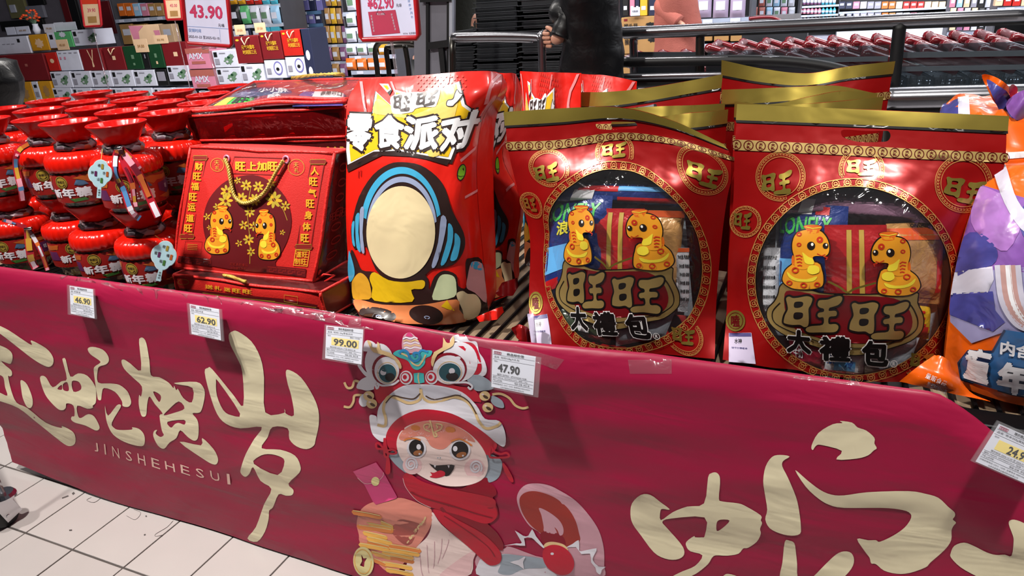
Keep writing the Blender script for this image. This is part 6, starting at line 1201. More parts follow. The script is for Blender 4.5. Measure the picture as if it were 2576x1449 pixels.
GY = bmat('grey', '8a8a98'); CR = bmat('cream', 'd8b896'); NV = bmat('navy', '1e2440'); OR = bmat('orange', 'c8641a'); PK_ = bmat('pink', 'c47a94'); LB = bmat('light_blue', '8fb8d8'); GD = bmat('gold', 'd0a62c'); TN = bmat('tan', 'a07a4a'); LG = bmat('light_green', '4fa066'); VI = bmat('violet', '6c6aa8'); AM = bmat('dusty_red', 'a05a52'); CY = bmat('cyan', '3fa0b8'); PU = bmat('plum', '7a4f78'); SV = bmat('silver', 'b8bcc8', .35)
leafblob = lambda cx, cy, r: [(cx+r*(1+.13*math.sin(7*a+cx*9)+.10*math.sin(11*a))*math.cos(a), cy+r*1.25*(1+.13*math.sin(7*a+cx*9)+.10*math.sin(11*a))*math.sin(a)) for a in np.linspace(0, 2*PI, 44, endpoint=False)]
def plantprint(cx=.62): return (('logo_block', BK, rect(.06, .10, .20, .38)), ('leaf_print', LF, leafblob(cx, .60, .17)), ('leaf_print', LF, leafblob(cx+.14, .36, .10)), ('leaf_print', GN, leafblob(cx+.03, .42, .06)), ('leaf_print', SV, leafblob(cx-.05, .66, .05)), ('text_block', GY, rect(.07, .48, .26, .80)), ('text_line', GY, rect(.3, .14, .55, .18)))
YB = 6.0; YC = 5.6
G1 = 'gift cartons stacked on the far display'
def stack(lst, Y, grp):
    for it in lst:
        name, lab, x0, y0, x1, y1, m, pr = it[:8]; pbox(name, lab, 'carton', PB(x0, y0, x1, y1, Y, .26), m, grp, pr, texts=it[8] if len(it) > 8 else (), handle=it[9] if len(it) > 9 else None)
emb = lambda m: (('emblem_print', m, rect(.42, .38, .58, .55)),)
stack([('gift_carton', 'wide maroon gift carton at the far left of the background display', 4, 136, 117, 204, RD, (('emblem_print', AM, rect(.2, .36, .26, .46)), ('emblem_print', AM, rect(.55, .36, .61, .46)))),
       ('gift_carton', 'bright red gift carton beside the wide maroon one', 118, 132, 146, 179, RB_, (('emblem_print', CR, ell(.5, .45, .18, .12, n=14).tolist()),)),
       ('gift_carton', 'white gift carton with printed panels beside the bright red one', 147, 127, 203, 178, W_, tuple(('panel_print', GY, rect(.08+.24*k, .1+.0*k, .22+.24*k, .14)) for k in range(4))+tuple(('panel_print', PK_, rect(.1+.2*k, .3, .18+.2*k, .42)) for k in range(2))),
       ('gift_carton', 'maroon gift carton with a knotted cream cord', 204, 122, 258, 178, RD, (('cord_print', CR, [(.38, .05), (.42, .05), (.52, .5), (.62, .05), (.66, .05), (.54, .58), (.56, .8), (.5, .85), (.47, .8), (.5, .55)]),)),
       ('gift_carton', 'maroon gift carton with a rope loop, second of the maroon ones', 263, 118, 312, 177, RD, emb(CR), (), CR),
       ('gift_carton', 'dark green gift carton beside the looped maroon one', 313, 115, 356, 175, GN, emb(LF)+(('emblem_print', LF, rect(.44, .72, .56, .82)),)), ('gift_carton', 'narrow black gift carton between two dark green ones', 357, 113, 373, 174, BK, emb(GY)),
       ('gift_carton', 'dark green gift carton beside the narrow black one', 374, 111, 410, 172, GN, emb(LF)+(('emblem_print', CR, rect(.44, .7, .56, .82)),)), ('gift_carton', 'maroon gift carton next to the pink lettered cartons', 411, 106, 474, 170, RD, emb(CR))], YB, G1)
stack([('gift_carton', 'white carton with green leaf print, %s in the row below the maroon ones' % NTH[k], x0, y0, x1, y0+41, W_, plantprint()) for k, (x0, x1, y0) in enumerate(((130, 180, 180), (181, 231, 179), (232, 281, 178), (282, 337, 177), (338, 392, 176)))]+
      [('gift_carton', 'dark carton with a white picture, at the end of the leaf carton row', 393, 174, 421, 216, BK, (('picture_print', GY, rect(.15, .15, .85, .7)),)), ('gift_carton', 'white leaf carton under the dark green ones', 422, 165, 477, 205, W_, plantprint()),
       ('gift_carton', 'pink carton lettered AMX, upper of two', 470, 121, 531, 174, PK_, (('band', AM, rect(0, 0, 1, .25)), ('band', AM, rect(.18, .62, .75, .75))), (('AMX', W_, .1, .22, .7, .52),)), ('gift_carton', 'pink carton lettered AMX, lower of two', 482, 175, 543, 230, PK_, (('band', AM, rect(0, 0, 1, .3)), ('band', AM, rect(.18, .66, .75, .8))), (('AMX', W_, .15, .28, .75, .58),)),
       ('gift_carton', 'white leaf carton right of the upper pink carton', 536, 126, 598, 170, W_, plantprint()), ('gift_carton', 'white leaf carton right of the lower pink carton', 546, 171, 606, 212, W_, plantprint())], YB-.02, G1)
stack([('gift_carton', 'yellow and white carton at the lower left, nearest the black coat', 42, 206, 84, 258, YE, (('flower_print', TN, leafblob(.5, .55, .22)),)), ('gift_carton', 'white carton between two yellow ones', 85, 205, 100, 257, W_, (('logo_block', BK, rect(.3, .15, .8, .3)), ('text_block', GY, rect(.25, .5, .8, .75)))), ('gift_carton', 'yellow and white carton right of the white one', 101, 204, 133, 255, YE, (('flower_print', TN, leafblob(.5, .5, .22)),))]+
      [('gift_carton', 'white leaf carton in the lowest row, %s from left' % NTH[k], x0, 221, x0+48, 262, W_, plantprint()) for k, x0 in enumerate((136, 186, 235, 284, 338, 390, 440, 494, 548))], YB-.02, G1)
YT = YB+.10
stack([('gift_carton', 'white carton with panel print at the left end of the upper tier', -10, 92, 74, 136, W_, (('logo_block', BK, rect(.68, .15, .76, .35)),)+tuple(('panel_print', GY, rect(.2+.14*k, .4, .3+.14*k, .43)) for k in range(3))), ('gift_carton', 'yellow carton in the upper tier', 76, 86, 121, 128, YE, (('flower_print', CR, leafblob(.5, .55, .22)),)),
       ('gift_carton', 'white and green carton in the upper tier', 122, 80, 182, 120, LG, (('panel_print', W_, rect(0, 0, .32, 1)), ('logo_block', BK, rect(.08, .15, .22, .45)), ('cloud_print', W_, leafblob(.65, .18, .13)))), ('gift_carton', 'white carton with leaf print at the right end of the upper tier', 183, 74, 240, 115, W_, plantprint(.85))], YT, G1)
for k, (x0, y0, x1, y1, w) in enumerate(((15, 68, 39, 88, ''), (40, 66, 75, 86, '65.00'), (109, 60, 138, 82, '79.00'), (137, 56, 161, 78, ''), (160, 55, 192, 76, ''), (142, 99, 172, 126, '45.00'), (338, 98, 372, 132, '39.50'), (387, 88, 422, 110, '52.90'), (590, 62, 617, 88, '37.50'), (640, 57, 668, 83, '37.50'))):
    b = PB(x0, y0, x1, y1, (YT if k < 5 else YB if k < 8 else YC)+(.1 if k < 5 else -.006 if k < 8 else .05), .004); cm = W_ if k < 5 else CR
    pbox('price_card', 'small price card propped on the background cartons, %s from left' % NTH[k], 'price card', b, cm, 'price cards on the background display', texts=((w, TN, .25, .42, .75, .62),) if w else ())
pbox('price_card', 'large red and cream price card propped on the dark green cartons', 'price card', PB(329, 62, 404, 114, YB+.12, .004), CR, None, (('red_print', PK_, [(0, 0), (.5, .05), (.3, .3), (.25, 1), (.1, 1)]), ('red_print', PK_, [(.8, .3), (1, .3), (1, .8), (.85, .7)])))
tag(MB().box(PB(-60, 258, 640, 300, YB, .6).c()*[1, 1, 0]+[0, 0, PB(200, 258, 300, 262, YB).Z0/2], (3.7, .6, PB(200, 258, 300, 262, YB).Z0-.003), ch=.02).out('display_plinth', bmat('plinth', '6a6a70')), 'low grey plinth under the background gift cartons', 'plinth')
vb = PB(78, 62, 96, 86, YT+.14, .05)
vt = thing('flower_arrangement', 'bunch of small orange flowers in a white vase on the upper cartons', 'flowers', vb.base())
MB().lathe([(.001, 0), (.03, 0), (.045, .05), (.03, .10), (.035, .12), (.03, .118), (.001, .02)], vb.base(), 16).out('vase', W_, vt, True)
fs = MB(); vc = V3(*vb.base())+[0, 0, .1]
for k in range(26):
    a = rnd.random()*2*PI; p = vc+[.17*math.cos(a)*rnd.random()-.05, .08*math.sin(a), .05+.15*rnd.random()]; fs.tube([vc, (vc+p)/2+[0, 0, .02], p], .0015, 4)
    MB().lathe([(.001, -.012), (.014, -.008), (.019, .002), (.012, .012), (.001, .014)], p, 8).out('blossom', mat('blossom_orange', 'd8481a', .5), vt, True)
o = fs.out('stems', LF, vt); o['kind'] = 'stuff'
# right-hand group of cartons
G2 = 'maroon gift bags and dairy cartons on the far display'
stack([('gift_bag_carton', 'maroon gift bag carton with gold lettering, %s from left' % NTH[k], x0, y0, x1, y1, RD if k < 2 else RB_, (('emblem_print', GD, ell(.15, .14, .07, .04, n=12).tolist()),), (('元气中国年', GD, .28, .32, .80, .48), ('时刻回三元', GD, .30, .5, .84, .66)), CR) for k, (x0, y0, x1, y1) in enumerate(((592, 90, 655, 160), (656, 80, 708, 150), (709, 74, 763, 141)))]+
      [('dairy_carton', 'white dairy carton with a %s, below the maroon gift bags' % w, x0, y0, x1, y1, W_, pr) for (x0, y0, x1, y1), pr, w in (((606, 161, 665, 210), plantprint(.66), 'dark green picture'), ((667, 151, 718, 197), (('oval_print', VI, ell(.66, .45, .22, .38, n=22).tolist()), ('oval_white', W_, ell(.66, .45, .17, .3, n=20).tolist()), ('cow_print', BK, leafblob(.64, .5, .08)), ('text_block', GY, rect(.1, .45, .3, .75))), 'violet oval, left'), ((720, 143, 771, 191), (('oval_print', VI, ell(.66, .45, .22, .38, n=22).tolist()), ('oval_white', W_, ell(.66, .45, .17, .3, n=20).tolist()), ('cow_print', BK, leafblob(.64, .5, .08)), ('text_block', GY, rect(.1, .45, .3, .75))), 'violet oval, right'))]+
      [('dairy_carton', 'tall navy carton with white emblems at the end of the display', 765, 70, 789, 230, NV, (('emblem_print', W_, ell(.5, .42, .22, .08, n=14).tolist()), ('emblem_print', W_, ell(.55, .68, .22, .08, n=14).tolist()))), ('dairy_carton', 'plain white carton at the foot of the dairy stack', 610, 211, 775, 260, W_, ())], YC, G2)
tag(MB().box(PB(600, 230, 790, 300, YC, .5).c()*[1, 1, 0]+[0, .1, PB(640, 250, 740, 260, YC).Z0/2], (1.15, .5, PB(640, 250, 740, 260, YC).Z0-.003), ch=.02).out('display_plinth', bmat('plinth', '6a6a70')), 'low grey plinth under the maroon gift bags', 'plinth')
# ---- shelving with goods
M_shelf = bmat('shelf', '55565e', .4, metal=.4); M_strip = bmat('shelf_strip', '9aa4b8', .4); M_back = bmat('shelf_back', '0e0f14', .6)
SHN = [0]
def shelf(label, x0, x1, Y, ytop, boards, back=M_back, strip=M_strip, foot=(.12, None)):
    a = at_y(x0, 60, Y)[0]; b = at_y(x1, 60, Y)[0]; zt = max(1.9, at_y(x0, ytop, Y)[2]); t = thing('store_shelf', label, 'shelf', ((a+b)/2, Y+.25, 0))
    MB().box(((a+b)/2, Y+.47, zt/2), (b-a, .03, zt)).out('back_panel', back, t)
    for x in (a, b): MB().box((x, Y+.24, zt/2), (.02, .46, zt)).out('side_upright', M_shelf, t)
    for y in boards:
        z = at_y((x0+x1)/2, y, Y)[2]; MB().box(((a+b)/2, Y+.24, z-.012), (b-a, .46, .024), ch=.003).out('shelf_board', M_shelf, t); MB().box(((a+b)/2, Y+.004, z-.018), (b-a, .012, .045)).out('price_strip', strip, t)
        for k in range(int((b-a)/.25)): MB().box((a+.13+k*.25, Y-.006, z-.018), (.09, .004, .035)).out('strip_label', W_, t)
    MB().box(((a+b)/2, Y+.24, foot[0]/2), (b-a, .5, foot[0])).out('plinth', foot[1] or BK, t)
    return t
def goods(fmt, grp, cat, x0, x1, ytop, ybot, Y, cols, kind='box', dep=.12, gap=.9):
    n = len(cols); w = (x1-x0)/n
    for k, c in enumerate(cols):
        if c is None: continue
        b = PB(x0+k*w, ytop, x0+k*w+w*gap, ybot, Y, dep); lab = fmt % ORD(k+1)
        if kind == 'box': pbox('shelf_carton', lab, cat, b, c, grp, (('label_print', W_ if c is not W_ else GY, rect(.2, .25, .8, .55)),))
        elif kind == 'bottle':
            t = thing('shelf_bottle', lab, cat, b.base(), grp); h = b.Z1-b.Z0; r = (b.X1-b.X0)/2
            MB().lathe([(.001, 0), (r, 0), (r, h*.62), (r*.8, h*.72), (r*.4, h*.8), (r*.4, h*.98), (.001, h)], b.base(), 12).out('bottle_body', c, t, True); MB().lathe([(r*1.02, h*.2), (r*1.03, h*.2), (r*1.03, h*.5), (r*1.02, h*.5)], b.base(), 12).out('bottle_label', W_, t, True)
        else:
            t = thing('shelf_pouch', lab, cat, b.base(), grp); q = [b.P(0, 0), b.P(1, 0), b.P(1, 1), b.P(0, 1)]; _, S = pillow('pouch', q, min(.1, (b.X1-b.X0)*.5), c, t, 8)
            a = Art(True); a.poly('label_print', W_ if c is not W_ else LF, 0, [rect(.2, .35, .8, .7)], .2); a.apply(S, t, base=.003)
shelf('dark shelving unit behind the dark green gift cartons', 292, 470, 7.6, -60, (44, 118))
goods('box on the shelf behind the green cartons, %s from left', 'boxes on the left shelf', 'box', 297, 412, 8, 41, 7.6, [OR, OR, LB, PK_, TN, TN]); goods('carton on the lower shelf behind the green cartons, %s from left', 'cartons on the left lower shelf', 'carton', 305, 440, 60, 112, 7.6, [TN, TN, CR, CR])
shelf('bright shelving unit right of the 43.90 sign', 572, 712, 7.8, -80, (14, 62, 118), strip=bmat('strip_pale', 'a8b0c0'))
goods('pouch on the top shelf right of the 43.90 sign, %s from left', 'pouches on the upper lit shelf', 'pouch', 577, 700, -22, 11, 7.8, [YE, YE, RB_, RB_, CY, CY], 'pouch'); goods('pouch on the lit shelf right of the 43.90 sign, %s from left', 'pouches on the lit shelf', 'pouch', 582, 708, 14, 60, 7.8, [BK, LG, W_, W_, LB], 'pouch')
goods('dark box on the bottom shelf right of the 43.90 sign, %s from left', 'dark boxes on the lit shelf', 'box', 584, 708, 66, 112, 7.8, [NV, NV, BK, CY, CY])
shelf('blue-lit shelving unit behind the navy carton', 716, 812, 8.6, -80, (30, 62, 88, 120, 155, 185), strip=bmat('strip_blue_lit', '4a6a90'))  # the aisle's blue light is put into the strip and pack colours
for k, (yt, yb, cols) in enumerate(((-30, 27, [CY, VI, VI, NV, VI]), (34, 60, [CY, NV, VI, VI, NV]), (70, 86, [LB, LB, LB, VI]), (92, 118, [LB, LB, VI, LB]), (126, 152, [CY, CY, NV, NV]), (162, 183, [VI, VI, NV, VI]))): goods('bluish pack on the %s shelf of the blue aisle, %%s from left' % NTH[k], 'packs in the blue aisle', 'pack', 724, 810, yt, yb, 8.6, cols)
shelf('dark shelving unit of hanging gold bags', 815, 876, 8.6, -80, (112, 155, 195))
for k, (yt, yb) in enumerate(((-25, 15), (20, 60), (65, 108), (118, 152), (160, 192))): goods('dim brown bag in %s row of the dark rack, %%s from left' % NTH[k], 'brown bags on the dark rack', 'bag', 818, 876, yt, yb, 8.58, [TN, GD, TN, PU] if k < 3 else [PU, TN, PU], 'pouch')
shelf('white-stocked shelving unit left of the 62.90 sign', 866, 985, 7.2, -80, (28, 68, 108, 140, 178))
for k, (yt, yb, cols) in enumerate(((-15, 26, [W_, W_, W_, W_]), (34, 66, [W_, W_, W_, W_]), (72, 106, [W_, W_, W_, W_]), (110, 138, [W_, W_, W_, YE]), (146, 176, [OR, OR, OR, OR]))): goods('white pack on the %s shelf by the 62.90 sign, %%s from left' % NTH[k] if k < 4 else 'orange pack on the bottom shelf by the 62.90 sign, %s from left', 'packs left of the 62.90 sign', 'pack', 872, 980, yt, yb, 7.2, cols, 'pouch')
shelf('shelf with purple cereal pouches right of the salmon coat', 1745, 1885, 7.2, -80, (47, 110))
goods('lilac cereal pouch on the shelf past the salmon coat, %s from left', 'lilac cereal pouches', 'pouch', 1752, 1880, -20, 44, 7.2, [bmat('lilac', 'a898b4'), bmat('lilac', 'a898b4'), bmat('lilac', 'a898b4')], 'pouch'); goods('tan carton with a hand slot below the cereal pouches, %s from left', 'tan slotted cartons', 'carton', 1755, 1880, 52, 104, 7.2, [TN, TN, TN])
shelf('far shelf of small pink and cyan bottles', 2008, 2106, 19., -60, (14, 37, 58), foot=(.16, GY)); 
for k, (yt, yb, c1, c2) in enumerate(((-12, 12, PU, CY), (18, 35, PK_, CY), (41, 56, GY, CY))): goods('small bottle on the %s shelf of the far bottle rack, %%s from left' % NTH[k], 'bottles on the far rack', 'bottle', 2010, 2104, yt, yb, 19., [c1]*6+[c2]*4, 'bottle')
shelf('far shelf of small cosmetics boxes', 2107, 2384, 19., -60, (24, 48), foot=(.38, SV))
for k, (yt, yb, cols) in enumerate(((4, 22, [NV, NV, PK_, SV, GY, GY, OR, OR, CR, RB_, RB_, RB_, CR, CR, CR]), (32, 46, [BK, NV, GY, GY, GY, GY, OR, TN, W_, W_, PK_, SV, SV, CR, CR]))): goods('small box on the %s shelf of the far cosmetics rack, %%s from left' % NTH[k], 'boxes on the far cosmetics rack', 'box', 2110, 2380, yt, yb, 19., cols)
shelf('far shelf of red and cream packs at the right edge', 2502, 2620, 11., -60, (18, 52)); goods('pack on the far shelf at the right edge, %s from left', 'packs at the far right', 'pack', 2504, 2615, -12, 15, 11., [CR, RB_, RB_, CR, CR])
shelf('rack of hanging accessories left of the far right shelf', 2386, 2500, 13.0, -60, (80,)); 
for k, (yt, yb, cols) in enumerate(((-15, 18, [PK_, LB, CR, GY, BK, SV]), (20, 42, [CR, PK_, W_, CR, BK, GY]), (46, 76, [CR, PU, PK_, SV, BK, SV]))): goods('hanging accessory in %s row of the far rack, %%s from left' % NTH[k], 'hanging accessories', 'accessory', 2390, 2498, yt, yb, 12.9, cols, 'pouch', gap=.8)
shelf('rack of hanging white and blue packs beside the cereal shelf', 1886, 2006, 8.0, -60, (80,))
for k, (yt, yb, cols) in enumerate(((-12, 16, [BK, AM, W_, LB, W_, SV]), (18, 44, [AM, AM, LB, W_, PK_, SV]))): goods('hanging pack in %s row beside the cereal shelf, %%s from left' % NTH[k], 'hanging packs', 'pack', 1890, 2002, yt, yb, 7.95, cols, 'pouch', gap=.85)
# yellow mushroom cookie cartons behind the black coat
pbox('cookie_carton', 'tan cookie carton with brown lettering, upper one behind the black coat', 'carton', PB(1562, 42, 1660, 74, 6.9, .3), TN, None, (('stamp_print', RD, rect(.08, .12, .17, .3)), ('mushroom_print', BK, leafblob(.76, .62, .11))), texts=(('猴头菇', BK, .08, .50, .44, .85),))
pbox('cookie_carton', 'tan cookie carton with brown lettering, lower one behind the rail', 'carton', PB(1562, 76, 1660, 135, 6.9, .3), TN, None, (('mushroom_print', BK, leafblob(.8, .4, .1)),), texts=(('猴头菇', BK, .1, .35, .44, .6),))
pbox('cookie_carton', 'tan cookie carton at the foot of the stack behind the rail', 'carton', PB(1562, 136, 1660, 215, 6.9, .3), TN, None, (('stamp_print', RD, rect(.08, .12, .17, .3)),))
tag(MB().box(PB(1562, 216, 1660, 260, 6.9, .4).c()*[1, 1, 0]+[0, 0, .19], (.5, .4, .38), ch=.02).out('display_plinth', bmat('plinth', '6a6a70')), 'grey plinth under the tan cookie cartons', 'plinth')
for k, (x0, x1, m) in enumerate(((1566, 1580, BK), (1584, 1596, PK_), (1598, 1608, NV), (1610, 1628, GD), (1632, 1650, NV))): pbox('bottle_box', 'small tall box standing on the cookie cartons, %s from left' % NTH[k], 'box', PB(x0, -10, x1, 40, 7.0, .1), m, 'tall boxes on the cookie cartons', (('label_print', W_, rect(.2, .5, .8, .7)),))
pbox('price_card', 'white price card propped on the tan cookie cartons', 'price card', PB(1586, 18, 1610, 40, 6.86, .004), W_, None, texts=(('128.00', BK, .2, .35, .8, .55),))
# ---- grey stall wall at the far left
wl = thing('store_kiosk', 'grey kiosk wall with dark red stripes and a dark screen, far left', 'kiosk', (at_y(170, 60, 9)[0], 9, 0))
def kp(nm, m, x0, y0, x1, y1, Y=9., d=.05):
    b = PB(x0, y0, x1, y1, Y, d); MB().box(b.c(), b.sz(), ch=.005).out(nm, m, wl)
kz = PB(-60, -60, 300, 330, 9.05, .1); MB().box(((kz.X0+kz.X1)/2, 9.1, 1.3), (kz.X1-kz.X0, .1, 2.6)).out('wall_panel', bmat('kiosk_grey', '6c6872'), wl)
kp('red_stripe', RD, 155, -20, 172, 60); kp('dark_column', BK, 176, -20, 196, 80); kp('red_stripe', RD, 252, 2, 282, 86); kp('screen', BK, 66, -20, 108, 13); kp('notice_panel', GY, 66, 14, 110, 46); kp('pale_column', GY, 284, -20, 300, 100); kp('lit_panel', bmat('olive', '7d7a52'), 18, -20, 62, 46); kp('dark_base', BK, 0, 50, 110, 75); kp('white_lamp', W_, 24, 12, 38, 32, 8.98)
# ---- signs
def card_sign(name, label, quad, Y, frame_w, stem_top, stem_bot, deco, zfoot=TZ, cm=None):
    S = Surf([[(*quad[0], Y), (*quad[1], Y)], [(*quad[3], Y), (*quad[2], Y)]]); f = at_y(*stem_bot, Y); t = thing(name, label, 'sign', (f[0], f[1], zfoot))
    cdo = MB().grid(S.mesh(1, 1)).out('card', bmat('sign_card', 'c9cde6', .4) if cm is None else cm, t); MB().grid(S.mesh(1, 1, -.004)).out('card_back', W_, t)
    L = [S(np.array([[u, v]]))[0] for u, v in ((.04, 0), (.96, 0), (1, .03), (1, .96), (.96, 1), (.04, 1), (0, .96), (0, .03))]; MB().tube(L, frame_w, 8, True).out('frame', mat('sign_frame_red', 'a5121c', .35, coat=.3), t, True)
    st = MB(); p0 = at_y(*stem_top, Y); st.tube([p0+[-.035, 0, .012], p0+[.035, 0, .012]], .006, 6); st.tube([p0, f, [f[0], f[1], zfoot+.006]], .006, 8)
    st.out('acrylic_stem', film('acrylic', (250, 235, 240), .18, .05, .1, 5, .12), t, True); MB().lathe([(.001, 0), (.06, 0), (.06, .006), (.001, .008)], (f[0], f[1], zfoot), 20).out('foot', BK, t, True)
    a = Art(True); deco(a); a.apply(S, cdo, step=.0006, base=.001); return t
SP = mat('sign_magenta', 'b8345c', .5); SBl = mat('sign_blue', '7f9ac8', .5); SD = mat('sign_ink', '3a3a48', .5)
def d1(a):
    a.text('price', SP, 0, '43.90', rect(.12, .405, .86, .60), .03); a.text('unit', SD, 0, '元/桶', rect(.74, .665, .87, .715), 0); a.line('rule', SBl, 0, [(.0, .735), (.97, .735)], .006); a.line('rule', SBl, 0, [(.76, .75), (.76, .95)], .004)
    a.text('heading', SBl, 0, '促销时间', rect(.06, .765, .34, .82), .01); a.text('dates', SD, 0, '2025-01-23 至2025-02-10', rect(.05, .865, .74, .91), .0)
card_sign('price_sign', 'red-framed price sign reading 43.90 standing behind the candy jars', [(456, -60), (568, -55), (584, 117), (471, 109)], 2.24, .008, (528, 128), (552, 225), d1)
def d2(a):
    a.text('price', SP, 0, '¥62.90', rect(.16, .52, .62, .655), .03); a.text('unit', SD, 0, '元/袋', rect(.66, .60, .75, .64), 0); a.poly('box_picture', mat('sign_picture', 'a8324e', .5), 0, [(.16, .685), (.64, .67), (.69, .935), (.20, .95)], .5)
    a.line('picture_cord', SD, 1, [(.30, .72), (.36, .64), (.46, .72)], .006); a.text('picture_lettering', W_, 1, '旺上加旺', rect(.32, .70, .45, .725), 0)
    for k, ch in enumerate('健康岁月长'): a.text('side_lettering', SBl, 0, ch, rect(.86+.008*k, .56+.045*k, .90+.008*k, .59+.045*k), 0)
    for k, ch in enumerate('财旺福旺运道'): a.text('picture_lettering', W_, 1, ch, rect(.205+.004*k, .72+.033*k, .23+.004*k, .745+.033*k), 0); a.text('picture_lettering', W_, 1, ch, rect(.56+.008*k, .71+.033*k, .585+.008*k, .735+.033*k), 0)
    a.text('small_print', SD, 0, '01516  北京朝阳', rect(.74, .93, .96, .955), 0)
card_sign('price_sign', 'red-framed price sign reading 62.90 standing behind the lying gift box', [(891, -130), (1036, -130), (1054, 95), (909, 101)], 2.27, .010, (985, 106), (1000, 205), d2)
ORC = bmat('sign_orange', 'c83a22', .45)
def dcard(w): 
    def f(a):
        a.poly('card_head', ORC, 0, [rect(0, 0, 1, .38)], .5); a.text('price', SP, 1, w, rect(.3, .5, .75, .6), .01); a.text('heading', YE, 1, '年货节', rect(.1, .05, .9, .2), .03); a.poly('sketch', TN, 0, [rect(.25, .72, .75, .9)], .5)
    return f
card_sign('shelf_sign', 'narrow orange price sign reading 39.90 over the white cartons', [(200, -25), (246, -25), (256, 65), (213, 68)], 5.95, .014, (236, 72), (245, 118), dcard('39.90'), .62, CR); card_sign('shelf_sign', 'narrow orange price sign left of the 43.90 sign', [(410, -30), (452, -30), (459, 48), (420, 50)], 5.95, .014, (440, 52), (450, 100), dcard('45.00'), .62, CR)
# ---- steel loops, white panel trolley and crates
ST = mat('brushed_steel', '8f8f94', .26, .95, var=.05); DST = mat('dark_steel', '4a4844', .3, .85, var=.1)
YL = 3.75
bl_ = thing('trolley_corral', 'steel hoop barrier behind the lying gift box', 'barrier', (at_y(985, 190, YL)[0], YL, 0))
def hoop(pts, r, nm, m, par, Y=YL): MB().tube(smooth([at_y(x, y, Y) for x, y in pts], 5, False), r, 10).out(nm, m, par, True)
for pts, Y in (([(1000, 760), (962, 420), (951, 200), (944, 135), (950, 112), (970, 104), (1046, 108)], YL), ([(1026, 760), (990, 420), (980, 200), (972, 128), (985, 118), (1046, 114)], YL+.1), ([(1070, 760), (1040, 420), (1030, 200), (1018, 112)], YL+.05)): hoop(pts, .016, 'hoop', DST, bl_, Y)
pn = thing('folding_trolley', 'upright pale grey trolley panel with black frame bars', 'trolley', (at_y(1090, 300, 3.5)[0], 3.5, 0))
def pp(nm, m, pts, Y, th=.02):
    P = [at_y(x, y, Y) for x, y in pts]; n = len(P); mk(nm, P+[p+V3(0, th, 0) for p in P], [list(range(n))[::-1], list(range(n, 2*n))]+[(i, (i+1) % n, n+(i+1) % n, n+i) for i in range(n)], m, pn)
pp('panel', bmat('panel_grey', '7d7c86'), [(1040, -60), (1138, -60), (1134, 560), (1046, 560)], 3.5, .04); pp('side_bar', BK, [(1071, -60), (1078, -60), (1079, 540), (1072, 540)], 3.485); pp('side_bar', BK, [(1124, -60), (1130, -60), (1128, 540), (1122, 540)], 3.485); pp('edge_trim', SV, [(1130, -60), (1138, -60), (1136, 540), (1128, 540)], 3.48); pp('cross_bar', BK, [(1076, 107), (1127, 100), (1127, 118), (1076, 125)], 3.47); pp('diagonal_bar', BK, [(1102, 120), (1114, 118), (1122, 200), (1110, 202)], 3.475); pp('top_clamp', BK, [(1056, -40), (1132, -44), (1134, 4), (1056, 6)], 3.47)
CRT = mat('crate_grey', '3d4044', .4, .2, var=.1, bump=.05, bscale=20)
def crate_mesh(w, d, h):
    b = MB(); t_ = .012
    b.box((0, -d/2+t_/2, h/2), (w*.94, t_, h*.96)); b.box((0, d/2-t_/2, h/2), (w*.94, t_, h*.96)); b.box((-w*.47+t_/2, 0, h/2), (t_, d, h*.96)); b.box((w*.47-t_/2, 0, h/2), (t_, d, h*.96)); b.box((0, 0, .006), (w*.93, d, .012)); return b
crate0 = None
for nm, x0, x1, ys, Y in (('leftmost', 1142, 1193, list(range(78, 320, 13)), 4.1), ('middle', 1192, 1304, list(range(-62, 330, 13)), 4.05), ('right', 1306, 1420, list(range(-68, 330, 13)), 4.0)):
    xm = (x0+x1)/2
    for k, y in enumerate(ys):
        z1 = at_y(xm, y, Y)[2]; z0 = at_y(xm, y+13, Y)[2]; c = at_y(xm, y, Y); w = at_y(x1, y, Y)[0]-at_y(x0, y, Y)[0]
        if z0 < .05: continue
        lab = 'grey crate, %s from the top of the %s crate stack' % (ORD(k+1), nm)
        if nm == 'leftmost' or crate0 is None or crate0[0] != nm:
            if crate0 is None or crate0[0] != nm:
                t = thing('stacking_crate', lab, 'crate', (0, 0, 0), 'grey crates in tall stacks'); h = z1-z0; crate_mesh(w, .5, h*1.0).out('tray', CRT, t)
                rm = MB(); 
                for sx in (-1, 1): rm.box((sx*w/2, 0, h*.93), (.018, .52, h*.16))
                for sy in (-1, 1): rm.box((0, sy*.25, h*.93), (w+.018, .018, h*.16))
                rm.out('rim', mat('crate_rim', '5a5e62', .3, .3), t); crate0 = (nm, t); t.location = (c[0], Y+.25, z0); continue
        copy_tree(crate0[1], (c[0]+.004*math.sin(k*5.), Y+.25, z0), .012*math.sin(k*2.7), lab)
pr = thing('push_bar', 'steel push bar and post the black-coated person holds', 'rail', (at_y(1362, 300, 3.12)[0], 3.12, 0))
hoop([(1138, 92), (1250, 90), (1345, 92), (1358, 97), (1363, 110), (1368, 400), (1376, 640)], .018, 'bar', ST, pr, 3.12); hoop([(1138, 101), (1250, 99), (1340, 101)], .012, 'lower_bar', ST, pr, 3.14); hoop([(1138, 92), (1140, 400), (1142, 640)], .016, 'post', DST, pr, 3.14)
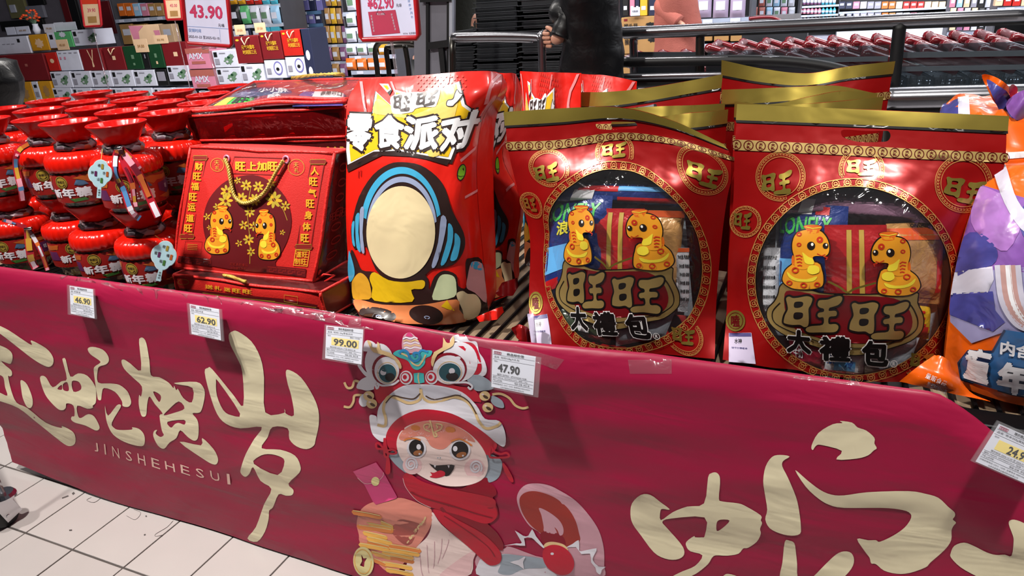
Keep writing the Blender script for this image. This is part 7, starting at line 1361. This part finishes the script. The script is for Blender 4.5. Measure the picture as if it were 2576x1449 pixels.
# ---- railing, glass and trolleys
YR = 3.45
rl = thing('railing', 'chrome handrail with dark posts and glass panels along the trolley bay', 'railing', (at_y(2100, 300, YR)[0], YR, 0))
hoop([(1540, 83), (1700, 77), (1900, 68), (2100, 59), (2300, 50), (2600, 37)], .027, 'top_rail', ST, rl, YR); hoop([(1570, 93), (1900, 82), (2200, 70), (2600, 55)], .010, 'under_rail', BK, rl, YR)
hoop([(1640, 87), (1606, 90), (1594, 100), (1594, 150), (1598, 420), (1602, 560)], .019, 'end_post', ST, rl, YR+.02); hoop([(1762, 84), (1761, 150), (1764, 420), (1768, 600)], .020, 'post', DST, rl, YR+.02); hoop([(2264, 60), (2253, 160), (2236, 330), (2200, 700)], .026, 'post', BK, rl, YR)
hoop([(1562, 157), (1750, 153), (1900, 152), (1990, 156), (2080, 168), (2160, 190), (2240, 220)], .024, 'curved_bumper', BK, rl, YR-.05); hoop([(1562, 149), (1750, 146), (1960, 146)], .008, 'bumper_trim', ST, rl, YR-.06); hoop([(1540, 193), (1700, 190), (1830, 188)], .014, 'low_rail', ST, rl, YR-.1); hoop([(1540, 207), (1700, 204), (1900, 205)], .03, 'low_bumper', BK, rl, YR-.05)
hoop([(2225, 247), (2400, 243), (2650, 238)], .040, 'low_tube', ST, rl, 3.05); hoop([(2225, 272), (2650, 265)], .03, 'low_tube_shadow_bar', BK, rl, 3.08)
for x in (2240, 2600): hoop([(x, 247), (x-8, 420), (x-20, 600)], .02, 'low_post', DST, rl, 3.07)
GLS = film('rail_glass', (190, 200, 205), .05, .03, .02, 4, .10, (110, 122, 130)); FRO = film('frosted_band', (170, 180, 185), .03, .2, .1, 30, .62, (95, 104, 112))
def pane(nm, m, pts, Y):
    P = [at_y(x, y, Y) for x, y in pts]; n = 4; mk(nm, P+[p+V3(0, .008, 0) for p in P], [(3, 2, 1, 0), (4, 5, 6, 7)]+[(i, (i+1) % n, n+(i+1) % n, n+i) for i in range(n)], m, rl)
pane('glass_panel', GLS, [(1780, 130), (2238, 113), (2222, 330), (1780, 330)], YR+.03); pane('glass_panel', GLS, [(2270, 113), (2640, 103), (2620, 330), (2245, 330)], YR+.03)
for y0, y1 in ((142, 154), (166, 180)): pane('frosted_stripe', FRO, [(1900, y0+6), (2235, y0), (2233, y1), (1900, y1+6)], YR+.018)
for y0, y1 in ((130, 144), (166, 178)): pane('frosted_stripe', FRO, [(2266, y0+2), (2630, y0-4), (2630, y1-4), (2262, y1+2)], YR+.018)
for pts in ([(1604, 131), (1752, 131), (1752, 145), (1604, 145)], [(1604, 160), (1752, 158), (1752, 184), (1604, 186)], [(1776, 158), (2090, 170), (2200, 205), (1776, 205)]): pane('dark_panel', bmat('panel_slate', '3d454c', .3), pts, YR+.02)
HR = mat('handle_red', '6d0c16', .25, coat=.4, var=.05); WR_ = mat('cart_wire', '9a9ca2', .25, .9, var=.03); DWR = mat('cart_frame', '3c4450', .35, .4)
def build_cart():
    t = thing('shopping_trolley', '', 'shopping trolley', (0, 0, 0), 'nested shopping trolleys with red handles')
    MB().tube([(0, -.2, 1.0), (0, .2, 1.0)], .026, 10).out('handle_bar', PK_ if False else mat('handle_grip', '6e4448', .35, coat=.2), t, True)
    for s in (-1, 1): MB().tube(smooth([(0, s*.19, 1.0), (-.015, s*.225, 1.0), (.04, s*.225, .985), (.27, s*.215, .90)], 3, False), [.030]*5+[.027]*5, 8).out('handle_arm', HR, t, True); MB().tube([(.25, s*.215, .905), (.33, s*.20, .86), (.34, s*.20, .5), (.36, s*.21, .18)], .011, 8).out('side_frame', DWR, t, True)
    w = MB()
    for s in (-1, 1):
        for k in range(6): w.tube([(.18, s*.205, .90-.07*k), (.95, s*.16, .86-.05*k)], .003, 4)
        for k in range(7): w.tube([(.22+.11*k, s*.20-.005*k*s, .88), (.24+.105*k, s*.19-.005*k*s, .50)], .003, 4)
    for k in range(6): w.tube([(.95, -.15+.06*k, .86), (.92, -.15+.06*k, .55)], .003, 4); w.tube([(.2, -.18+.072*k, .52), (.93, -.15+.06*k, .56)], .003, 4)
    o = w.out('wire_basket', WR_, t); o['kind'] = 'stuff'
    MB().tube([(.36, -.21, .18), (.95, -.14, .14), (.95, .14, .14), (.36, .21, .18)], .013, 8).out('undercarriage', DWR, t, True)
    for x, y in ((.40, -.2), (.40, .2), (.93, -.13), (.93, .13)): MB().tube([(x, y-.014, .055), (x, y+.014, .055)], .055, 14).out('wheel', M_rubber, t, True)
    for x, y in ((.40, -.2), (.40, .2), (.93, -.13), (.93, .13)): MB().box((x, y, .12), (.03, .035, .09), ch=.004).out('caster_fork', DWR, t)
    return t
cart0 = build_cart(); fc = True
for rn, Yc, px in (('far', 5.55, ((1800, 102), (1865, 98), (1926, 97), (1986, 93), (2040, 92), (2098, 89), (2158, 87), (2214, 84), (2287, 82), (2350, 80), (2418, 78), (2484, 76), (2545, 75))), ('near', 4.75, ((1588, 126), (1652, 122), (1712, 120), (1815, 116), (1876, 114), (1936, 111), (1998, 109), (2062, 106), (2124, 104), (2186, 103), (2268, 100), (2330, 96), (2400, 94), (2468, 93), (2538, 92)))):
    for k, (x, y) in enumerate(px):
        c = at_z(x, y, 1.0); X = c[0]*(Yc/c[1]); lab = 'shopping trolley with dark red handle, %s row, %s' % (rn, ORD(k+1)+' from left')
        if fc: o = cart0; o.location = (X, Yc, 0); o['label'] = lab; fc = False
        else: copy_tree(cart0, (X, Yc, 0), 0, lab)
bk = thing('shopping_basket', 'clear shopping basket with a red handle above the rail', 'basket', at_y(1950, 58, 6.3)); bb = PB(1888, 40, 2010, 58, 6.3, .3)
MB().box(bb.c()-[0, 0, .0], (bb.sz()[0], .012, bb.sz()[2])).out('front_wall', film('basket_clear', (205, 205, 205), .1, .1, .1, 10, .25), bk); MB().box(bb.c()+[0, .14, 0], (bb.sz()[0], .012, bb.sz()[2])).out('back_wall', film('basket_clear', (205, 205, 205), .1, .1, .1, 10, .25), bk)
hoop([(1884, 47), (1920, 44), (1945, 45), (1966, 54)], .014, 'red_handle', HR, bk, 6.28)
tag(MB().box(bb.c()*[1, 1, 0]+[0, .08, bb.Z0/2], (.5, .35, bb.Z0-.005), ch=.01).out('basket_stand', bmat('stand', '2a2c30')), 'dark stand carrying the clear shopping basket', 'stand')
# ---- people
SKIN = mat('skin', 'c08a72', .5, var=.06)
def person(label, cx_, Y, coat_rows, coat, dep, hair, height=1.68, quilt=0., legs=BK, arm=None, hand=None, fingers=None, sleeve_r=.062):
    X = at_y(cx_, 60, Y)[0]; k = height/1.68; t = thing('person', label, 'person', (X, Y, 0))
    V = [(0, 0, .90), (0, 0, 1.12), (0, .01, 1.33), (0, 0, 1.43), (0, -.01, 1.53), (0, -.005, 1.60)]; E = [(0, 1), (1, 2), (2, 3), (3, 4), (4, 5)]; R = [.105, .095, .11, .05, .085, .075]
    V += [(0, -.10, 1.545)]; E += [(4, 6)]; R += [.018]
    for s in (-1, 1):
        i = len(V); V += [(s*.09, 0, .82), (s*.10, -.01, .46), (s*.10, .01, .09), (s*.105, -.13, .035)]; E += [(0, i), (i, i+1), (i+1, i+2), (i+2, i+3)]; R += [.09, .06, .042, .035]
    V = [(X+x, Y+y, z*k) for x, y, z in V]; roots = [0]
    for s in (-1, 1):
        i = len(V); sh = V3(X+s*.11, Y, 1.33*k)
        if arm and arm[0] == s: el, wr = [V3(*p) for p in arm[1:3]]
        else: sh = V3(X+s*.085, Y+.02, 1.30*k); el, wr = sh+[s*.005, .03, -.24], sh+[0, .0, -.42]
        d = (wr-el)/np.linalg.norm(wr-el)
        if arm and arm[0] == s and hand is not None: d = np.array(hand)-wr; d /= np.linalg.norm(d)
        hp = wr+d*.05; V += [tuple(sh), tuple(el), tuple(wr), tuple(hp)]; E += [(2, i), (i, i+1), (i+1, i+2), (i+2, i+3)]; R += [.045, .036, .026, .030]
        side = np.cross(d, [0, 1, .2]); side /= np.linalg.norm(side); crl = np.cross(side, d)
        for f, (o_, l_) in enumerate(((-.028, .062), (-.010, .074), (.009, .070), (.027, .055))):
            j = len(V); a = hp+side*o_; b = a+d*l_*.55+crl*.004; c = b+d*l_*.35+crl*.035; e = c+d*.002+crl*.022; V += [tuple(a), tuple(b), tuple(c), tuple(e)]; E += [(j, j+1), (j+1, j+2), (j+2, j+3)]; R += [.009, .0085, .008, .007]; roots.append(j)
        j = len(V); a = wr+d*.02+side*-.028; b = a+d*.035+side*-.022+crl*.01; c = b+d*.028+crl*.018; V += [tuple(a), tuple(b), tuple(c)]; E += [(j, j+1), (j+1, j+2)]; R += [.011, .010, .008]; roots.append(j)
    V = [tuple(np.array(p)-np.array(t.location)) for p in V]
    me = bpy.data.meshes.new('body'); me.from_pydata(V, E, []); me.materials.append(SKIN); o = bpy.data.objects.new('body', me); COL.objects.link(o); o.parent = t
    sk = o.modifiers.new('skin', 'SKIN'); sk.use_smooth_shade = True
    for i, r in enumerate(R): me.skin_vertices[0].data[i].radius = (r, r)
    for i in roots: me.skin_vertices[0].data[i].use_root = True
    o.modifiers.new('sub', 'SUBSURF').levels = 1; o.modifiers['sub'].render_levels = 2
    c = MB(); rings = []; rows = sorted(coat_rows); n = 28
    ys = np.linspace(rows[0][0], rows[-1][0], 46)
    for q, y in enumerate(ys):
        xl = np.interp(y, [r[0] for r in rows], [r[1] for r in rows]); xr = np.interp(y, [r[0] for r in rows], [r[2] for r in rows]); a, b = at_y(xl, y, Y), at_y(xr, y, Y); m = (a+b)/2; h = (b[0]-a[0])/2; sq = 1+quilt*math.sin(q*1.25)-(.5 if q == 0 else 0)
        rings.append([[m[0]+h*sq*math.cos(u)*(1+.02*math.sin(3*u+q*.3)), Y+dep*sq*math.sin(u)+.015*math.sin(2*u+q*.2), m[2]] for u in np.linspace(0, 2*PI, n+1)])
    c.grid(np.array(rings)); c.out('coat', coat, t, True)
    if arm:
        s, el, wr = arm[:3]; sh = V3(X+s*.11, Y-.02, 1.33*k); p = smooth([sh, (sh+V3(*el))/2+[s*.02, -.02, 0], V3(*el), V3(*el)+(V3(*wr)-V3(*el))*.5, V3(*el)+(V3(*wr)-V3(*el))*.92], 4, False); rr = sleeve_r*(1+quilt*1.6*np.sin(np.arange(len(p))*1.6)); MB().tube(p, rr, 14).out('sleeve', coat, t, True)
    lg = MB()
    for s in (-1, 1): lg.tube([(X+s*.095, Y, .86*k), (X+s*.105, Y-.01, .46*k), (X+s*.10, Y, .10*k)], [.10, .078, .06], 12)
    lg.out('trousers', legs, t, True); sh_ = MB()
    for s in (-1, 1): sh_.box((X+s*.103, Y-.05, .045), (.095, .27, .09), ch=.02)
    sh_.out('shoes', BK, t, True); MB().lathe([(.001, 1.70*k), (.05, 1.69*k), (.085, 1.64*k), (.098, 1.57*k), (.095, 1.50*k), (.07, 1.46*k), (.001, 1.50*k)], (X, Y+.018, 0), 18).out('hair', hair, t, True)
    return t
HB = bmat('hair_black', '120d0c', .4); COATB = mat('down_coat_black', '08080b', .42, coat=.06, spec=.35, bump=.35, bscale=12, var=.1); COATS = mat('salmon_fleece', '9a5348', .9, bump=.3, bscale=160, var=.12); COATG = mat('dark_green_coat', '15170c', .8, bump=.2, bscale=40)
YP = 3.2; wr_ = at_y(1410, 99, YP-.12); el_ = at_y(1432, 40, YP-.10)
person('person in a long glossy black down coat with one hand on the steel push bar', 1478, YP, [(-150, 1462, 1505), (-110, 1425, 1535), (-40, 1408, 1548), (20, 1416, 1556), (80, 1424, 1563), (130, 1420, 1568), (185, 1405, 1566), (300, 1395, 1562), (460, 1392, 1556)], COATB, .17, HB, 1.70, .018, arm=(-1, el_, wr_), hand=at_y(1370, 102, YP-.10), sleeve_r=.052)
person('person in a salmon fleece coat standing behind the trolley rail', 1702, 6.4, [(-62, 1690, 1716), (-45, 1662, 1742), (0, 1652, 1754), (60, 1646, 1766), (110, 1648, 1762), (160, 1642, 1768), (210, 1642, 1766)], COATS, .17, HB, 1.66, arm=(-1, at_y(1672, 30, 6.30), at_y(1712, 60, 6.24)), sleeve_r=.062)
person('person in a dark green coat half hidden by the crate stacks', 1170, 4.9, [(-100, 1155, 1185), (-70, 1130, 1205), (0, 1125, 1205), (60, 1128, 1200), (120, 1130, 1198), (200, 1130, 1196), (300, 1130, 1194)], COATG, .15, HB, 1.68)
person('child in a glossy black hooded coat at the left edge beside the candy jars', -75, 3.0, [(148, -40, -6), (156, -72, 6), (175, -86, 20), (205, -90, 38), (235, -90, 46), (262, -86, 42), (300, -80, 48), (400, -62, 72), (560, -30, 110)], COATB, .15, HB, 1.16, .012)
person('distant person in dark trousers seen between the steel hoops', 1008, 7.6, [(40, 1002, 1014), (60, 994, 1024), (110, 992, 1026), (150, 994, 1022), (180, 996, 1020)], COATG, .15, HB, 1.6)
# ================================================================== the hall
WLM = mat('store_wall', '4b4a52', .8)
for nm, c, s in (('wall_back', (-3, 31, 2.1), (38, .2, 4.2)), ('wall_left', (-21.8, 14, 2.1), (.2, 34, 4.2)), ('wall_right', (15.8, 14, 2.1), (.2, 34, 4.2)), ('wall_front', (-3, -2.9, 2.1), (38, .2, 4.2))):
    o = MB().box(c, s).out(nm, WLM); o['kind'] = 'structure'
